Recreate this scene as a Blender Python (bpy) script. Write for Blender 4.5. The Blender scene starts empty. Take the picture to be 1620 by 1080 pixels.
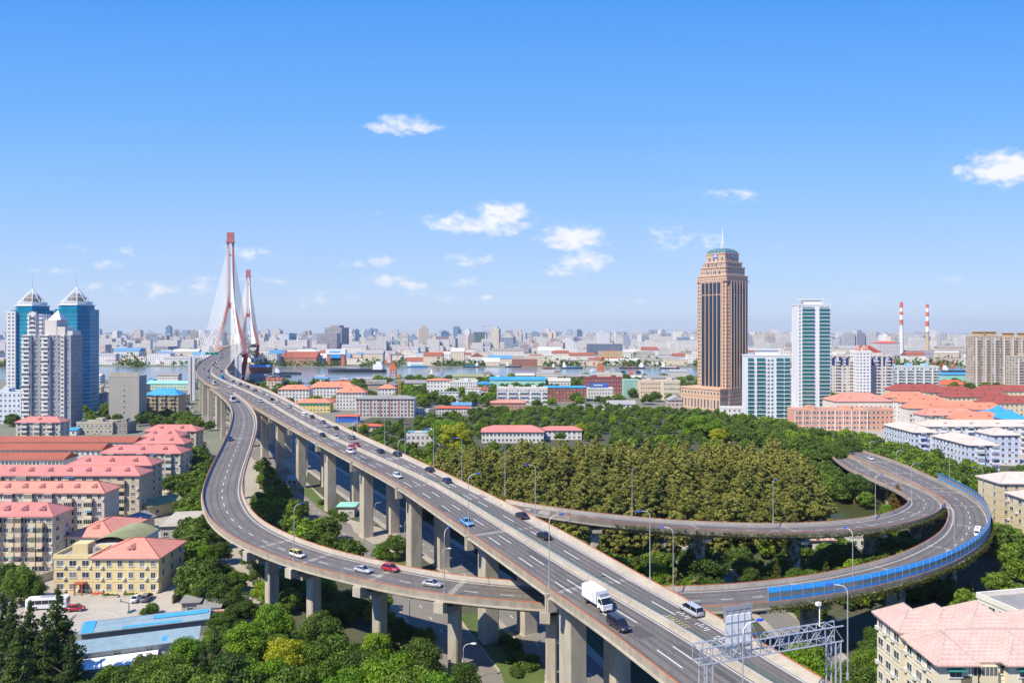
import bpy, math, random
import numpy as np
from mathutils import Vector, Matrix, noise
R = math.radians
rnd = random.Random(7)
sc = bpy.context.scene
# ---------------------------------------------------------------- camera, sky, sun, exposure
H, F, HY = 70.0, 1150.0, 521.0          # eye height, focal length in photo pixels, horizon row
cam = bpy.data.cameras.new("camera"); camo = bpy.data.objects.new("camera", cam); sc.collection.objects.link(camo)
camo.location = (0, 0, H); camo.rotation_euler = (R(90), 0, 0)
cam.sensor_width = 36; cam.lens = 36 * F / 1620; cam.shift_y = -(540 - HY) / 1620
cam.clip_start = 1; cam.clip_end = 40000
sc.camera = camo
SUN = Vector((-0.62, -0.58, 1.0)).normalized()
sun_el = math.asin(SUN.z); sun_az = math.atan2(SUN.x, SUN.y)
w = bpy.data.worlds.new("World"); sc.world = w; w.use_nodes = True
nt = w.node_tree; nt.nodes.clear()
def N(nt, t, **k):
    n = nt.nodes.new(t)
    for a, b in k.items(): setattr(n, a, b)
    return n
def mth(nt, op, a, b=None, c=None):
    n = N(nt, 'ShaderNodeMath', operation=op)
    for i, v in enumerate((a, b, c)):
        if v is None: continue
        if isinstance(v, (int, float)): n.inputs[i].default_value = v
        else: nt.links.new(v, n.inputs[i])
    return n.outputs[0]
out = N(nt, 'ShaderNodeOutputWorld'); bg = N(nt, 'ShaderNodeBackground')
sky = N(nt, 'ShaderNodeTexSky', sky_type='NISHITA', sun_disc=False, sun_elevation=sun_el, sun_rotation=sun_az, altitude=0, air_density=1.0, dust_density=0.45, ozone_density=3.0)
bg.inputs[1].default_value = 0.15
# clouds: small cumulus, each an ellipse of direction (azimuth, elevation tangent) broken up by noise
tc = N(nt, 'ShaderNodeTexCoord'); sp = N(nt, 'ShaderNodeSeparateXYZ'); nt.links.new(tc.outputs['Generated'], sp.inputs[0])
yy = mth(nt, 'MAXIMUM', sp.outputs[1], 0.01)
u = mth(nt, 'DIVIDE', sp.outputs[0], yy); v = mth(nt, 'DIVIDE', sp.outputs[2], yy)
cmb = N(nt, 'ShaderNodeCombineXYZ'); nt.links.new(u, cmb.inputs[0]); nt.links.new(mth(nt, 'MULTIPLY', v, 1.7), cmb.inputs[1])
nz = N(nt, 'ShaderNodeTexNoise'); nz.inputs['Scale'].default_value = 48; nz.inputs['Detail'].default_value = 8; nz.inputs['Roughness'].default_value = .56
nt.links.new(cmb.outputs[0], nz.inputs['Vector'])
nz2 = N(nt, 'ShaderNodeTexNoise'); nz2.inputs['Scale'].default_value = 17; nz2.inputs['Detail'].default_value = 5
nt.links.new(cmb.outputs[0], nz2.inputs['Vector'])
CL = [(638,198,50,15,1),(792,345,48,24,1.05),(738,352,62,15,.95),(905,376,58,18,1),(932,414,42,15,.85),(895,428,42,10,.6),(748,410,40,10,.55),(560,418,20,8,.7),
(603,413,22,9,.75),(735,446,32,8,.6),(768,470,14,5,.6),(612,444,45,9,.65),(650,450,30,7,.6),(1160,311,60,11,.36),(1070,378,62,17,.45),(1120,384,40,12,.5),(1588,268,66,26,1.05),(395,398,46,12,.6),
(583,346,32,13,.4),(166,420,24,8,.65),(80,426,42,7,.5),(190,452,60,8,.5),(262,460,70,10,.5),(432,444,26,6,.5),(1232,390,14,6,.4),(530,468,42,10,.4),(200,395,20,7,.5),(308,452,30,7,.5),(1345,471,46,7,.35),(1185,420,20,6,.35),(120,398,40,9,.35),(240,402,50,9,.35),(350,440,60,10,.4),(480,476,60,9,.35),(690,470,70,9,.35),(850,455,60,9,.3),(1010,480,50,7,.3),(1520,440,60,10,.3)]
acc = None
for (px, py, a, b, s) in CL:
    du = mth(nt, 'MULTIPLY', mth(nt, 'SUBTRACT', u, (px - 810) / F), F / (a * 1.4)); dv = mth(nt, 'MULTIPLY', mth(nt, 'SUBTRACT', v, (HY - py) / F), F / (b * 1.5))
    r2 = mth(nt, 'ADD', mth(nt, 'MULTIPLY', du, du), mth(nt, 'MULTIPLY', dv, dv))
    m = mth(nt, 'MULTIPLY', mth(nt, 'MAXIMUM', mth(nt, 'SUBTRACT', 1.0, r2), 0.0), s)
    acc = m if acc is None else mth(nt, 'MAXIMUM', acc, m)
nn = mth(nt, 'ADD', mth(nt, 'MULTIPLY', mth(nt, 'SUBTRACT', nz.outputs[0], .5), 2.3), mth(nt, 'MULTIPLY', mth(nt, 'SUBTRACT', nz2.outputs[0], .5), 1.7))
dens = mth(nt, 'SUBTRACT', mth(nt, 'ADD', mth(nt, 'MULTIPLY', acc, 1.15), nn), .20)
mask = N(nt, 'ShaderNodeMapRange', interpolation_type='SMOOTHSTEP'); mask.inputs[1].default_value = 0.0; mask.inputs[2].default_value = 1.15
nt.links.new(dens, mask.inputs[0])
mk = mth(nt, 'MULTIPLY', mask.outputs[0], mth(nt, 'MINIMUM', mth(nt, 'MULTIPLY', acc, 3.0), .93))
front = mth(nt, 'GREATER_THAN', sp.outputs[1], 0.05)
mk = mth(nt, 'MULTIPLY', mk, front)
hs = N(nt, 'ShaderNodeHueSaturation'); hs.inputs['Saturation'].default_value = 1.0; hs.inputs['Value'].default_value = 1.0
gr = N(nt, 'ShaderNodeValToRGB'); els = gr.color_ramp.elements; nt.links.new(mth(nt, 'MULTIPLY', v, 1.0), gr.inputs[0])
SKC = [(0.0,(.57,.70,.92)),(.07,(.44,.63,.96)),(.18,(.285,.55,.99)),(.30,(.150,.45,.99)),(.48,(.055,.325,.98)),(.8,(.02,.22,.9))]
els[0].position, els[1].position = SKC[0][0], SKC[-1][0]; els[0].color = (*SKC[0][1], 1); els[1].color = (*SKC[-1][1], 1)
for p_, c_ in SKC[1:-1]: e_ = els.new(p_); e_.color = (*c_, 1)
gs_ = N(nt, 'ShaderNodeVectorMath', operation='SCALE'); gs_.inputs['Scale'].default_value = 4.9; nt.links.new(gr.outputs[0], gs_.inputs[0])
mg = N(nt, 'ShaderNodeMix', data_type='RGBA'); mg.inputs[0].default_value = .88; nt.links.new(sky.outputs[0], mg.inputs[6]); nt.links.new(gs_.outputs[0], mg.inputs[7])
nt.links.new(mg.outputs[2], hs.inputs['Color'])
mx = N(nt, 'ShaderNodeMix', data_type='RGBA'); nt.links.new(mk, mx.inputs[0]); nt.links.new(hs.outputs[0], mx.inputs[6])
ccl = N(nt, 'ShaderNodeMix', data_type='RGBA'); cmr_ = N(nt, 'ShaderNodeMapRange'); cmr_.inputs[1].default_value = .1; cmr_.inputs[2].default_value = 1.1; nt.links.new(dens, cmr_.inputs[0]); nt.links.new(cmr_.outputs[0], ccl.inputs[0]); ccl.inputs[6].default_value = (4.0, 4.35, 4.9, 1); ccl.inputs[7].default_value = (4.9, 4.9, 4.95, 1); nt.links.new(ccl.outputs[2], mx.inputs[7])
nt.links.new(mx.outputs[2], bg.inputs[0]); nt.links.new(bg.outputs[0], out.inputs[0])
sl = bpy.data.lights.new("sun", 'SUN'); sl.energy = 5.0; sl.angle = R(.5); sl.color = (1, .91, .76)
so = bpy.data.objects.new("sun", sl); sc.collection.objects.link(so); so.rotation_euler = SUN.to_track_quat('Z', 'Y').to_euler()
vs = sc.view_settings; vs.view_transform = 'Standard'; vs.look = 'None'; vs.gamma = 1; vs.exposure = 0.45; vs.use_curve_mapping = False
cy = sc.cycles; cy.max_bounces = 5; cy.diffuse_bounces = 2; cy.glossy_bounces = 2; cy.transmission_bounces = 3; cy.transparent_max_bounces = 8; cy.volume_bounces = 0
# ---------------------------------------------------------------- helpers
C = sc.collection
def G(px, py, z=0.0):                      # photo pixel + height -> point
    Y = (H - z) * F / (py - HY); return ((px - 810) * Y / F, Y)
def XA(px, Y): return (px - 810) * Y / F   # photo column at a distance -> x
def ZA(py, Y): return H - (py - HY) * Y / F
def tag(o, label=None, cat=None, group=None, kind=None):
    if label: o["label"] = label
    if cat: o["category"] = cat
    if group: o["group"] = group
    if kind: o["kind"] = kind
    return o
def empty(name, loc, rz=0, label=None, cat=None, group=None, kind=None):
    o = bpy.data.objects.new(name, None); C.objects.link(o); o.location = loc; o.rotation_euler = (0, 0, rz); o.empty_display_size = .5
    return tag(o, label, cat, group, kind)
class MB:
    def __init__(s): s.v = []; s.f = []; s.m = []; s.T = None
    def add(s, vs, fs, m=0):
        b = len(s.v)
        s.v += [tuple(s.T @ Vector(p)) for p in vs] if s.T is not None else [tuple(p) for p in vs]
        s.f += [tuple(i + b for i in f) for f in fs]; s.m += [m] * len(fs); return s
    def box(s, x0, x1, y0, y1, z0, z1, m=0):
        return s.add([(x0,y0,z0),(x1,y0,z0),(x1,y1,z0),(x0,y1,z0),(x0,y0,z1),(x1,y0,z1),(x1,y1,z1),(x0,y1,z1)],
                     [(0,3,2,1),(4,5,6,7),(0,1,5,4),(1,2,6,5),(2,3,7,6),(3,0,4,7)], m)
    def prism(s, poly, z0, z1, m=0, mt=None):
        n = len(poly); s.add([(x,y,z0) for x,y in poly] + [(x,y,z1) for x,y in poly], [(i,(i+1)%n,n+(i+1)%n,n+i) for i in range(n)] + [tuple(range(n-1,-1,-1))], m)
        return s.add([(x,y,z1) for x,y in poly], [tuple(range(n))], m if mt is None else mt)
    def frus(s, P0, P1, m=0):              # loft between two rings
        n = len(P0); return s.add(list(P0) + list(P1), [(i,(i+1)%n,n+(i+1)%n,n+i) for i in range(n)] + [tuple(range(n-1,-1,-1)), tuple(range(n,2*n))], m)
    def tube(s, p, q, r, n=6, m=0, r2=None):
        p = Vector(p); q = Vector(q); d = (q - p)
        if d.length < 1e-6: return s
        d.normalize(); a = d.orthogonal().normalized(); b = d.cross(a); r2 = r if r2 is None else r2
        A = [tuple(p + (a*math.cos(t)+b*math.sin(t))*r) for t in [2*math.pi*i/n for i in range(n)]]
        B = [tuple(q + (a*math.cos(t)+b*math.sin(t))*r2) for t in [2*math.pi*i/n for i in range(n)]]
        return s.frus(A, B, m)
    def path(s, pts, r, n=5, m=0):
        for a, b in zip(pts, pts[1:]): s.tube(a, b, r, n, m)
        return s
    def loft(s, rings, m=0, closed=True, caps=True):
        n = len(rings[0]); k = len(rings); vs = [p for r_ in rings for p in r_]; fs = []
        for j in range(k-1):
            for i in range(n if closed else n-1):
                a = j*n+i; b = j*n+(i+1) % n; fs.append((a, b, b+n, a+n))
        if caps and closed: fs += [tuple(range(n-1,-1,-1)), tuple(range((k-1)*n, k*n))]
        return s.add(vs, fs, m)
    def mesh(s, name, mats):
        me = bpy.data.meshes.new(name); me.from_pydata(s.v, [], s.f)
        for m in mats: me.materials.append(m)
        if len(mats) > 1: me.polygons.foreach_set('material_index', s.m)
        me.update(); return me
    def build(s, name, mats, parent=None, smooth=False):
        if not isinstance(mats, (list, tuple)): mats = [mats]
        me = s.mesh(name, mats)
        if smooth: me.polygons.foreach_set('use_smooth', [True]*len(me.polygons))
        return inst(name, me, parent)
def inst(name, me, parent=None, loc=None, rz=None, scale=None, color=None):
    o = bpy.data.objects.new(name, me); C.objects.link(o)
    if parent is not None: o.parent = parent
    if loc is not None: o.location = loc
    if rz is not None: o.rotation_euler = (0, 0, rz)
    if scale is not None: o.scale = scale
    if color is not None: o.color = color
    return o
def copy_tree(o, parent=None):
    c = o.copy(); C.objects.link(c)
    if parent is not None: c.parent = parent
    for ch in list(o.children): copy_tree(ch, c)
    return c
ORD = ['first','second','third','fourth','fifth','sixth','seventh','eighth','ninth','tenth','eleventh','twelfth','thirteenth','fourteenth','fifteenth','sixteenth','seventeenth','eighteenth','nineteenth','twentieth',
 'twenty-first','twenty-second','twenty-third','twenty-fourth','twenty-fifth','twenty-sixth']
# ---------------------------------------------------------------- materials
def mat(name, col, rough=.7, metal=0, nscale=0, namt=.15, spec=.5, bump=0, ncol=None, objcol=False, stretch=None, coat=0):
    m = bpy.data.materials.new(name); m.use_nodes = True; nt = m.node_tree; b = nt.nodes['Principled BSDF']
    b.inputs['Roughness'].default_value = rough; b.inputs['Metallic'].default_value = metal
    b.inputs['Specular IOR Level'].default_value = spec; b.inputs['Coat Weight'].default_value = coat
    b.inputs['Base Color'].default_value = (*col, 1)
    src = None
    if objcol:
        oi = N(nt, 'ShaderNodeObjectInfo'); src = oi.outputs['Color']; nt.links.new(src, b.inputs['Base Color'])
    if nscale:
        tcn = N(nt, 'ShaderNodeTexCoord'); mp = N(nt, 'ShaderNodeMapping'); nt.links.new(tcn.outputs['Object'], mp.inputs[0])
        if stretch: mp.inputs['Scale'].default_value = stretch
        n1 = N(nt, 'ShaderNodeTexNoise'); n1.inputs['Scale'].default_value = nscale; n1.inputs['Detail'].default_value = 6; n1.inputs['Roughness'].default_value = .6
        nt.links.new(mp.outputs[0], n1.inputs['Vector'])
        n2 = N(nt, 'ShaderNodeTexNoise'); n2.inputs['Scale'].default_value = nscale * .13; n2.inputs['Detail'].default_value = 4
        nt.links.new(mp.outputs[0], n2.inputs['Vector'])
        f = mth(nt, 'ADD', mth(nt, 'MULTIPLY', n1.outputs[0], .55), mth(nt, 'MULTIPLY', n2.outputs[0], .45))
        mr = N(nt, 'ShaderNodeMapRange'); mr.inputs[1].default_value = .35; mr.inputs[2].default_value = .65; nt.links.new(f, mr.inputs[0])
        mxn = N(nt, 'ShaderNodeMix', data_type='RGBA'); nt.links.new(mr.outputs[0], mxn.inputs[0])
        if ncol: mxn.inputs[6].default_value = (*col, 1); mxn.inputs[7].default_value = (*ncol, 1)
        elif src is not None:
            for k_, fa in ((6, 1 - namt), (7, 1 + namt)):
                mm = N(nt, 'ShaderNodeMix', data_type='RGBA', blend_type='MULTIPLY'); mm.inputs[0].default_value = 1; nt.links.new(src, mm.inputs[6]); mm.inputs[7].default_value = (fa, fa, fa, 1); nt.links.new(mm.outputs[2], mxn.inputs[k_])
        else:
            mxn.inputs[6].default_value = (*[c * (1 - namt) for c in col], 1); mxn.inputs[7].default_value = (*[c * (1 + namt) for c in col], 1)
        nt.links.new(mxn.outputs[2], b.inputs['Base Color'])
        if bump:
            bp = N(nt, 'ShaderNodeBump'); bp.inputs['Strength'].default_value = bump; nt.links.new(n1.outputs[0], bp.inputs['Height']); nt.links.new(bp.outputs[0], b.inputs['Normal'])
    return m
def roofmat(name, col, sc_=(3.0, 1.2), col2=None):   # tile courses as bands of lighter/darker tiles
    m = mat(name, col, .75, nscale=.6, namt=.13); nt = m.node_tree; b = nt.nodes['Principled BSDF']
    src = b.inputs['Base Color'].links[0].from_socket
    tcn = N(nt, 'ShaderNodeTexCoord'); br = N(nt, 'ShaderNodeTexBrick'); br.inputs['Scale'].default_value = 1; br.inputs['Mortar Size'].default_value = .05
    br.inputs['Brick Width'].default_value = sc_[0]; br.inputs['Row Height'].default_value = sc_[1]
    br.inputs['Color1'].default_value = (1,1,1,1); br.inputs['Color2'].default_value = (.9,.9,.9,1); br.inputs['Mortar'].default_value = (*(col2 or (.72,.72,.72)), 1)
    nt.links.new(tcn.outputs['Object'], br.inputs[0])
    mm = N(nt, 'ShaderNodeMix', data_type='RGBA', blend_type='MULTIPLY'); mm.inputs[0].default_value = 1
    nt.links.new(src, mm.inputs[6]); nt.links.new(br.outputs[0], mm.inputs[7]); nt.links.new(mm.outputs[2], b.inputs['Base Color'])
    return m
def facade(name, glass, fh=3.0, bw=3.2, wf=.6, hf=.5, rough=.35, band=False, wallmul=1.0):
    # wall with a real window grid; wall colour = object colour; windows darker, glossy and recessed by bump
    m = bpy.data.materials.new(name); m.use_nodes = True; nt = m.node_tree; b = nt.nodes['Principled BSDF']
    tcn = N(nt, 'ShaderNodeTexCoord'); s = N(nt, 'ShaderNodeSeparateXYZ'); nt.links.new(tcn.outputs['Object'], s.inputs[0])
    sn = N(nt, 'ShaderNodeSeparateXYZ'); nt.links.new(tcn.outputs['Normal'], sn.inputs[0])
    ax = mth(nt, 'ABSOLUTE', sn.outputs[0]); az = mth(nt, 'ABSOLUTE', sn.outputs[2])
    side = mth(nt, 'GREATER_THAN', ax, .7)
    uu = mth(nt, 'ADD', mth(nt, 'MULTIPLY', s.outputs[1], side), mth(nt, 'MULTIPLY', s.outputs[0], mth(nt, 'SUBTRACT', 1.0, side)))
    fu = mth(nt, 'FRACT', mth(nt, 'ADD', mth(nt, 'DIVIDE', uu, bw), 100.5)); fv = mth(nt, 'FRACT', mth(nt, 'DIVIDE', s.outputs[2], fh))
    iu = mth(nt, 'FLOOR', mth(nt, 'ADD', mth(nt, 'DIVIDE', uu, bw), 100.5)); iv = mth(nt, 'FLOOR', mth(nt, 'DIVIDE', s.outputs[2], fh))
    wu = mth(nt, 'LESS_THAN', mth(nt, 'ABSOLUTE', mth(nt, 'SUBTRACT', fu, .5)), wf / 2) if not band else 1.0
    wv = mth(nt, 'LESS_THAN', mth(nt, 'ABSOLUTE', mth(nt, 'SUBTRACT', fv, .55)), hf / 2)
    wn = mth(nt, 'MULTIPLY', mth(nt, 'MULTIPLY', wu, wv) if not band else wv, mth(nt, 'LESS_THAN', az, .5))
    oi = N(nt, 'ShaderNodeObjectInfo')
    cv = N(nt, 'ShaderNodeCombineXYZ'); nt.links.new(iu, cv.inputs[0]); nt.links.new(iv, cv.inputs[1]); nt.links.new(oi.outputs['Random'], cv.inputs[2])
    wnz = N(nt, 'ShaderNodeTexWhiteNoise'); nt.links.new(cv.outputs[0], wnz.inputs['Vector'])
    gm = N(nt, 'ShaderNodeMix', data_type='RGBA'); nt.links.new(mth(nt, 'POWER', wnz.outputs['Value'], 3.0), gm.inputs[0])
    gm.inputs[6].default_value = (*glass, 1); gm.inputs[7].default_value = (*[min(1, g * 2.2 + .12) for g in glass], 1)
    mxn = N(nt, 'ShaderNodeMix', data_type='RGBA'); nt.links.new(wn, mxn.inputs[0]); nt.links.new(gm.outputs[2], mxn.inputs[7])
    # roofs grey
    rm = N(nt, 'ShaderNodeMix', data_type='RGBA'); nt.links.new(mth(nt, 'GREATER_THAN', az, .5), rm.inputs[0]); nt.links.new(oi.outputs['Color'], rm.inputs[6]); rm.inputs[7].default_value = (.3, .29, .27, 1)
    nt.links.new(rm.outputs[2], mxn.inputs[6])
    nt.links.new(mxn.outputs[2], b.inputs['Base Color'])
    rr = N(nt, 'ShaderNodeMapRange'); rr.inputs[3].default_value = .8; rr.inputs[4].default_value = rough; nt.links.new(wn, rr.inputs[0]); nt.links.new(rr.outputs[0], b.inputs['Roughness'])
    bp = N(nt, 'ShaderNodeBump'); bp.inputs['Strength'].default_value = .6; bp.inputs['Distance'].default_value = .3; bp.invert = True
    nt.links.new(wn, bp.inputs['Height']); nt.links.new(bp.outputs[0], b.inputs['Normal'])
    return m
def leafmat(name, c1, c2, c3=None):
    m = bpy.data.materials.new(name); m.use_nodes = True; nt = m.node_tree; b = nt.nodes['Principled BSDF']
    g = N(nt, 'ShaderNodeNewGeometry'); oi = N(nt, 'ShaderNodeObjectInfo'); tcn = N(nt, 'ShaderNodeTexCoord')
    nz = N(nt, 'ShaderNodeTexNoise'); nz.inputs['Scale'].default_value = .5; nz.inputs['Detail'].default_value = 3; nt.links.new(tcn.outputs['Object'], nz.inputs['Vector'])
    f = mth(nt, 'ADD', mth(nt, 'MULTIPLY', g.outputs['Random Per Island'], .45), mth(nt, 'ADD', mth(nt, 'MULTIPLY', oi.outputs['Random'], .35), mth(nt, 'MULTIPLY', mth(nt, 'SUBTRACT', nz.outputs[0], .35), .9)))
    cr = N(nt, 'ShaderNodeValToRGB'); cr.color_ramp.elements[0].position = .15; cr.color_ramp.elements[0].color = (*c1, 1); cr.color_ramp.elements[1].position = .75; cr.color_ramp.elements[1].color = (*c2, 1)
    if c3: e = cr.color_ramp.elements.new(.95); e.color = (*c3, 1)
    nt.links.new(f, cr.inputs[0]); nt.links.new(cr.outputs[0], b.inputs['Base Color'])
    b.inputs['Roughness'].default_value = .55; b.inputs['Specular IOR Level'].default_value = .3
    tr = N(nt, 'ShaderNodeBsdfTranslucent'); nt.links.new(cr.outputs[0], tr.inputs[0]); ms = N(nt, 'ShaderNodeMixShader'); ms.inputs[0].default_value = .38
    o = nt.nodes['Material Output']; nt.links.new(b.outputs[0], ms.inputs[1]); nt.links.new(tr.outputs[0], ms.inputs[2]); nt.links.new(ms.outputs[0], o.inputs[0])
    return m
M = dict(
 track=mat('tyre_worn_asphalt', (.108,.097,.086), .8, nscale=2.2, namt=.22, stretch=(1,.2,1)), patch=mat('asphalt_patch', (.085,.08,.075), .85, nscale=2, namt=.2),
 asphalt=mat('asphalt', (.150,.133,.116), .85, nscale=1.6, namt=.24, stretch=(1,.22,1)),
 asphalt_old=mat('worn_asphalt', (.125,.115,.105), .9, nscale=.8, namt=.15),
 street=mat('street_asphalt', (.19,.175,.15), .9, nscale=.35, namt=.14),
 pave=mat('paving', (.36,.32,.26), .9, nscale=.4, namt=.15),
 yard=mat('yard_concrete', (.40,.36,.29), .9, nscale=.15, namt=.14),
 concrete=mat('concrete', (.43,.385,.30), .85, nscale=.6, namt=.26, stretch=(1,1,.35)),
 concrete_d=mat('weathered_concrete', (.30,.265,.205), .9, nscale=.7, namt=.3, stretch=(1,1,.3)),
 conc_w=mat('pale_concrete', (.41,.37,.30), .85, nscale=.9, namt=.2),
 joint=mat('expansion_joint', (.27,.245,.20), .9, nscale=1, namt=.2),
 paint_w=mat('white_road_paint', (.68,.68,.65), .7, nscale=3, namt=.12), paint_y=mat('yellow_road_paint', (.65,.42,.06), .7),
 orange=mat('orange_rail', (.50,.15,.05), .55, nscale=1.5, namt=.2), green_f=mat('green_fence', (.03,.16,.11), .6),
 steel=mat('galvanised_steel', (.42,.44,.47), .45, .3, nscale=2, namt=.1), white=mat('white_paint', (.78,.78,.76), .5, nscale=.6, namt=.05),
 blue_p=mat('blue_panel', (.03,.33,.80), .4, nscale=.7, namt=.12), blue_r=mat('blue_sheet_roof', (.05,.32,.62), .5, nscale=.5, namt=.14), lampblue=mat('blue_lamp_shell', (.03,.09,.5), .4),
 pane=mat('acrylic_pane', (.22,.25,.26), .15, spec=.6), dark=mat('dark_gap', (.02,.02,.022), .6),
 glass=mat('window_glass', (.035,.045,.055), .12, spec=.8), frame=mat('window_frame', (.62,.62,.6), .5), red_p=mat('bridge_red_paint', (.58,.18,.17), .5, nscale=.1, namt=.1), red_dk=mat('red_dark', (.3,.02,.03), .5),
 cable=mat('cable_white', (.74,.70,.62), .5), water=mat('river_water', (.16,.19,.20), .16, nscale=.01, namt=.12, spec=.6), pond=mat('pond_water', (.06,.07,.022), .3),
 grass=mat('grass', (.055,.10,.018), .9, nscale=.35, ncol=(.11,.14,.03)), soil=mat('wood_floor', (.045,.06,.022), .95, nscale=.4, ncol=(.09,.085,.05)),
 city=mat('city_ground', (.22,.21,.17), .95, nscale=.012, ncol=(.10,.13,.06)),
 bark=mat('bark', (.12,.09,.06), .9), rubber=mat('tyre_rubber', (.015,.015,.015), .8), chrome=mat('rim_metal', (.45,.46,.48), .35, .8), cglass=mat('car_glass', (.012,.014,.017), .08, spec=.8),
 paint=mat('car_paint', (.5,.5,.5), .25, .0, objcol=True, coat=.6), hl=mat('headlight_lens', (.75,.75,.72), .15), tl=mat('tail_lamp_lens', (.4,.015,.01), .25), plastic=mat('black_plastic', (.025,.025,.027), .6),
 wall=mat('painted_wall', (.5,.5,.5), .85, objcol=True, nscale=.35, namt=.10, stretch=(1,1,.3)), plain=mat('plain_paint', (.5,.5,.5), .6, objcol=True, nscale=.25, namt=.07),
 r_pink=roofmat('pink_tile_roof', (.58,.21,.18)), r_sal=roofmat('salmon_tile_roof', (.68,.27,.19)), r_red=roofmat('rust_sheet_roof', (.36,.10,.055), (6,.8)), r_org=roofmat('orange_tile_roof', (.66,.24,.14)),
 r_dred=roofmat('dark_red_tile_roof', (.32,.075,.055)), r_tile=roofmat('pale_pink_tile_roof', (.58,.37,.31), (.9,.55), (1.25,1.3,1.3)), r_pale=roofmat('pale_tile_roof', (.66,.53,.44), (2,1)), r_scarlet=roofmat('scarlet_tile_roof', (.68,.12,.06)),
 r_grey=mat('grey_roof', (.26,.25,.23), .9, nscale=.4, namt=.2), r_green=mat('green_felt_roof', (.26,.27,.13), .9, nscale=.4, namt=.2), r_slate=roofmat('blue_grey_sheet_roof', (.24,.34,.38), (8,.7)), r_teal=mat('teal_sheet', (.28,.62,.52), .7, nscale=.2, namt=.06),
 glassblue=mat('blue_curtain_glass', (.004,.24,.37), .3, spec=.35, nscale=.12, namt=.35), glassteal=mat('teal_glass', (.02,.16,.16), .15, spec=.8), glassdark=mat('bronze_glass', (.028,.045,.07), .12, spec=.9),
 rust=mat('ship_hull', (.035,.045,.08), .6, nscale=.05, namt=.2), skin=mat('skin', (.45,.28,.2), .6), cloth=mat('dark_cloth', (.03,.035,.06), .8), acw=mat('air_con_case', (.62,.61,.57), .5),
 f_a=facade('facade_small_windows', (.10,.12,.16), wf=.5, hf=.45), f_b=facade('facade_bands', (.13,.17,.23), 3.2, 3, hf=.42, band=True), f_c=facade('facade_columns', (.11,.13,.17), 3.0, 4.5, .6, .55), f_d=facade('facade_low', (.06,.07,.09), 3.4, 3.6, .5, .42),
 f_g=facade('facade_blue_glass', (.03,.12,.22), 3.4, 2.4, .86, .8, .15),
 L_round=leafmat('leaves_dark_green', (.035,.078,.014), (.125,.20,.026)), L_lime=leafmat('leaves_lime', (.09,.21,.012), (.22,.37,.02), (.42,.46,.02)), L_gold=leafmat('leaves_golden', (.20,.27,.015), (.52,.50,.02), (.66,.54,.03)),
 L_olive=leafmat('leaves_olive_brown', (.115,.145,.028), (.345,.345,.07), (.52,.44,.11)), L_con=leafmat('needles_dark', (.03,.07,.014), (.11,.17,.03)), L_mid=leafmat('leaves_mid_green', (.065,.135,.014), (.185,.285,.028)), L_rust=leafmat('leaves_rusty', (.12,.10,.02), (.30,.19,.035)), L_vine=leafmat('vine_leaves', (.03,.05,.012), (.13,.14,.02)),
)

for _m in (M['glass'], M['cglass']):       # curtains and interiors differ from pane to pane
    if _m is M['cglass']: continue
    _nt = _m.node_tree; _b = _nt.nodes['Principled BSDF']; _oi = N(_nt, 'ShaderNodeObjectInfo'); _r = N(_nt, 'ShaderNodeValToRGB'); _e = _r.color_ramp.elements
    _e[0].color = (.022,.03,.04,1); _e[0].position = .3; _e[1].color = (.24,.24,.22,1); _e[1].position = 1.0; _x = _e.new(.72); _x.color = (.07,.085,.10,1)
    _nt.links.new(_oi.outputs['Random'], _r.inputs[0]); _nt.links.new(_r.outputs[0], _b.inputs['Base Color'])
# ---------------------------------------------------------------- ground, river, streets
def sheet(name, pts, m, z, kind='structure'):
    o = MB().add([(x, y, z) for x, y in pts], [tuple(range(len(pts)))]).build(name, m); return tag(o, kind=kind)
gx, gy = 8800, 12600
gb = MB(); gb.add([(-gx,-250,0),(gx,-250,0),(gx,gy,0),(-gx,gy,0)], [(0,1,2,3)]); tag(gb.build('ground', M['city']), kind='structure')
sheet('grass', [(-150,60),(260,60),(330,430),(330,640),(-110,640),(-120,420),(-75,250),(-60,150)], M['soil'], .004)
sheet('river', [(-6000,1030),(-800,1015),(-360,1000),(-330,1005),(-100,1055),(100,1090),(900,1105),(2200,1130),(6000,1250),(6000,1480),(2200,1340),(600,1310),(-200,1330),(-1200,1370),(-6000,1450)], M['water'], .25)
# dock basin near the bridge foot
sheet('dock_water', [G(395,612),G(470,607),G(600,606),G(600,590),G(395,592)], M['water'], .30)
def ribbon(pts, wid):
    P = [Vector(p) for p in pts]; L = []; Rr = []
    for i, p in enumerate(P):
        d = (P[min(i+1, len(P)-1)] - P[max(i-1, 0)]).normalized(); n = Vector((-d.y, d.x)); L.append(p + n*wid/2); Rr.append(p - n*wid/2)
    return L, Rr
def catmull(pts, step):
    P = [np.array(p, float) for p in pts]; P = [2*P[0]-P[1]] + P + [2*P[-1]-P[-2]]; outp = []
    for i in range(1, len(P)-2):
        d = np.linalg.norm(P[i+1]-P[i]); n = max(1, int(d/step)); p0, p1, p2, p3 = P[i-1:i+3]
        # centripetal-like damping of tangents
        m1 = (p2-p0)/ (np.linalg.norm(p2-p1)+np.linalg.norm(p1-p0)) * d; m2 = (p3-p1)/(np.linalg.norm(p3-p2)+np.linalg.norm(p2-p1)) * d
        for k in range(n):
            t = k/n; outp.append((2*t**3-3*t*t+1)*p1 + (t**3-2*t*t+t)*m1 + (-2*t**3+3*t*t)*p2 + (t**3-t*t)*m2)
    outp.append(P[-2]); return outp
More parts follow.
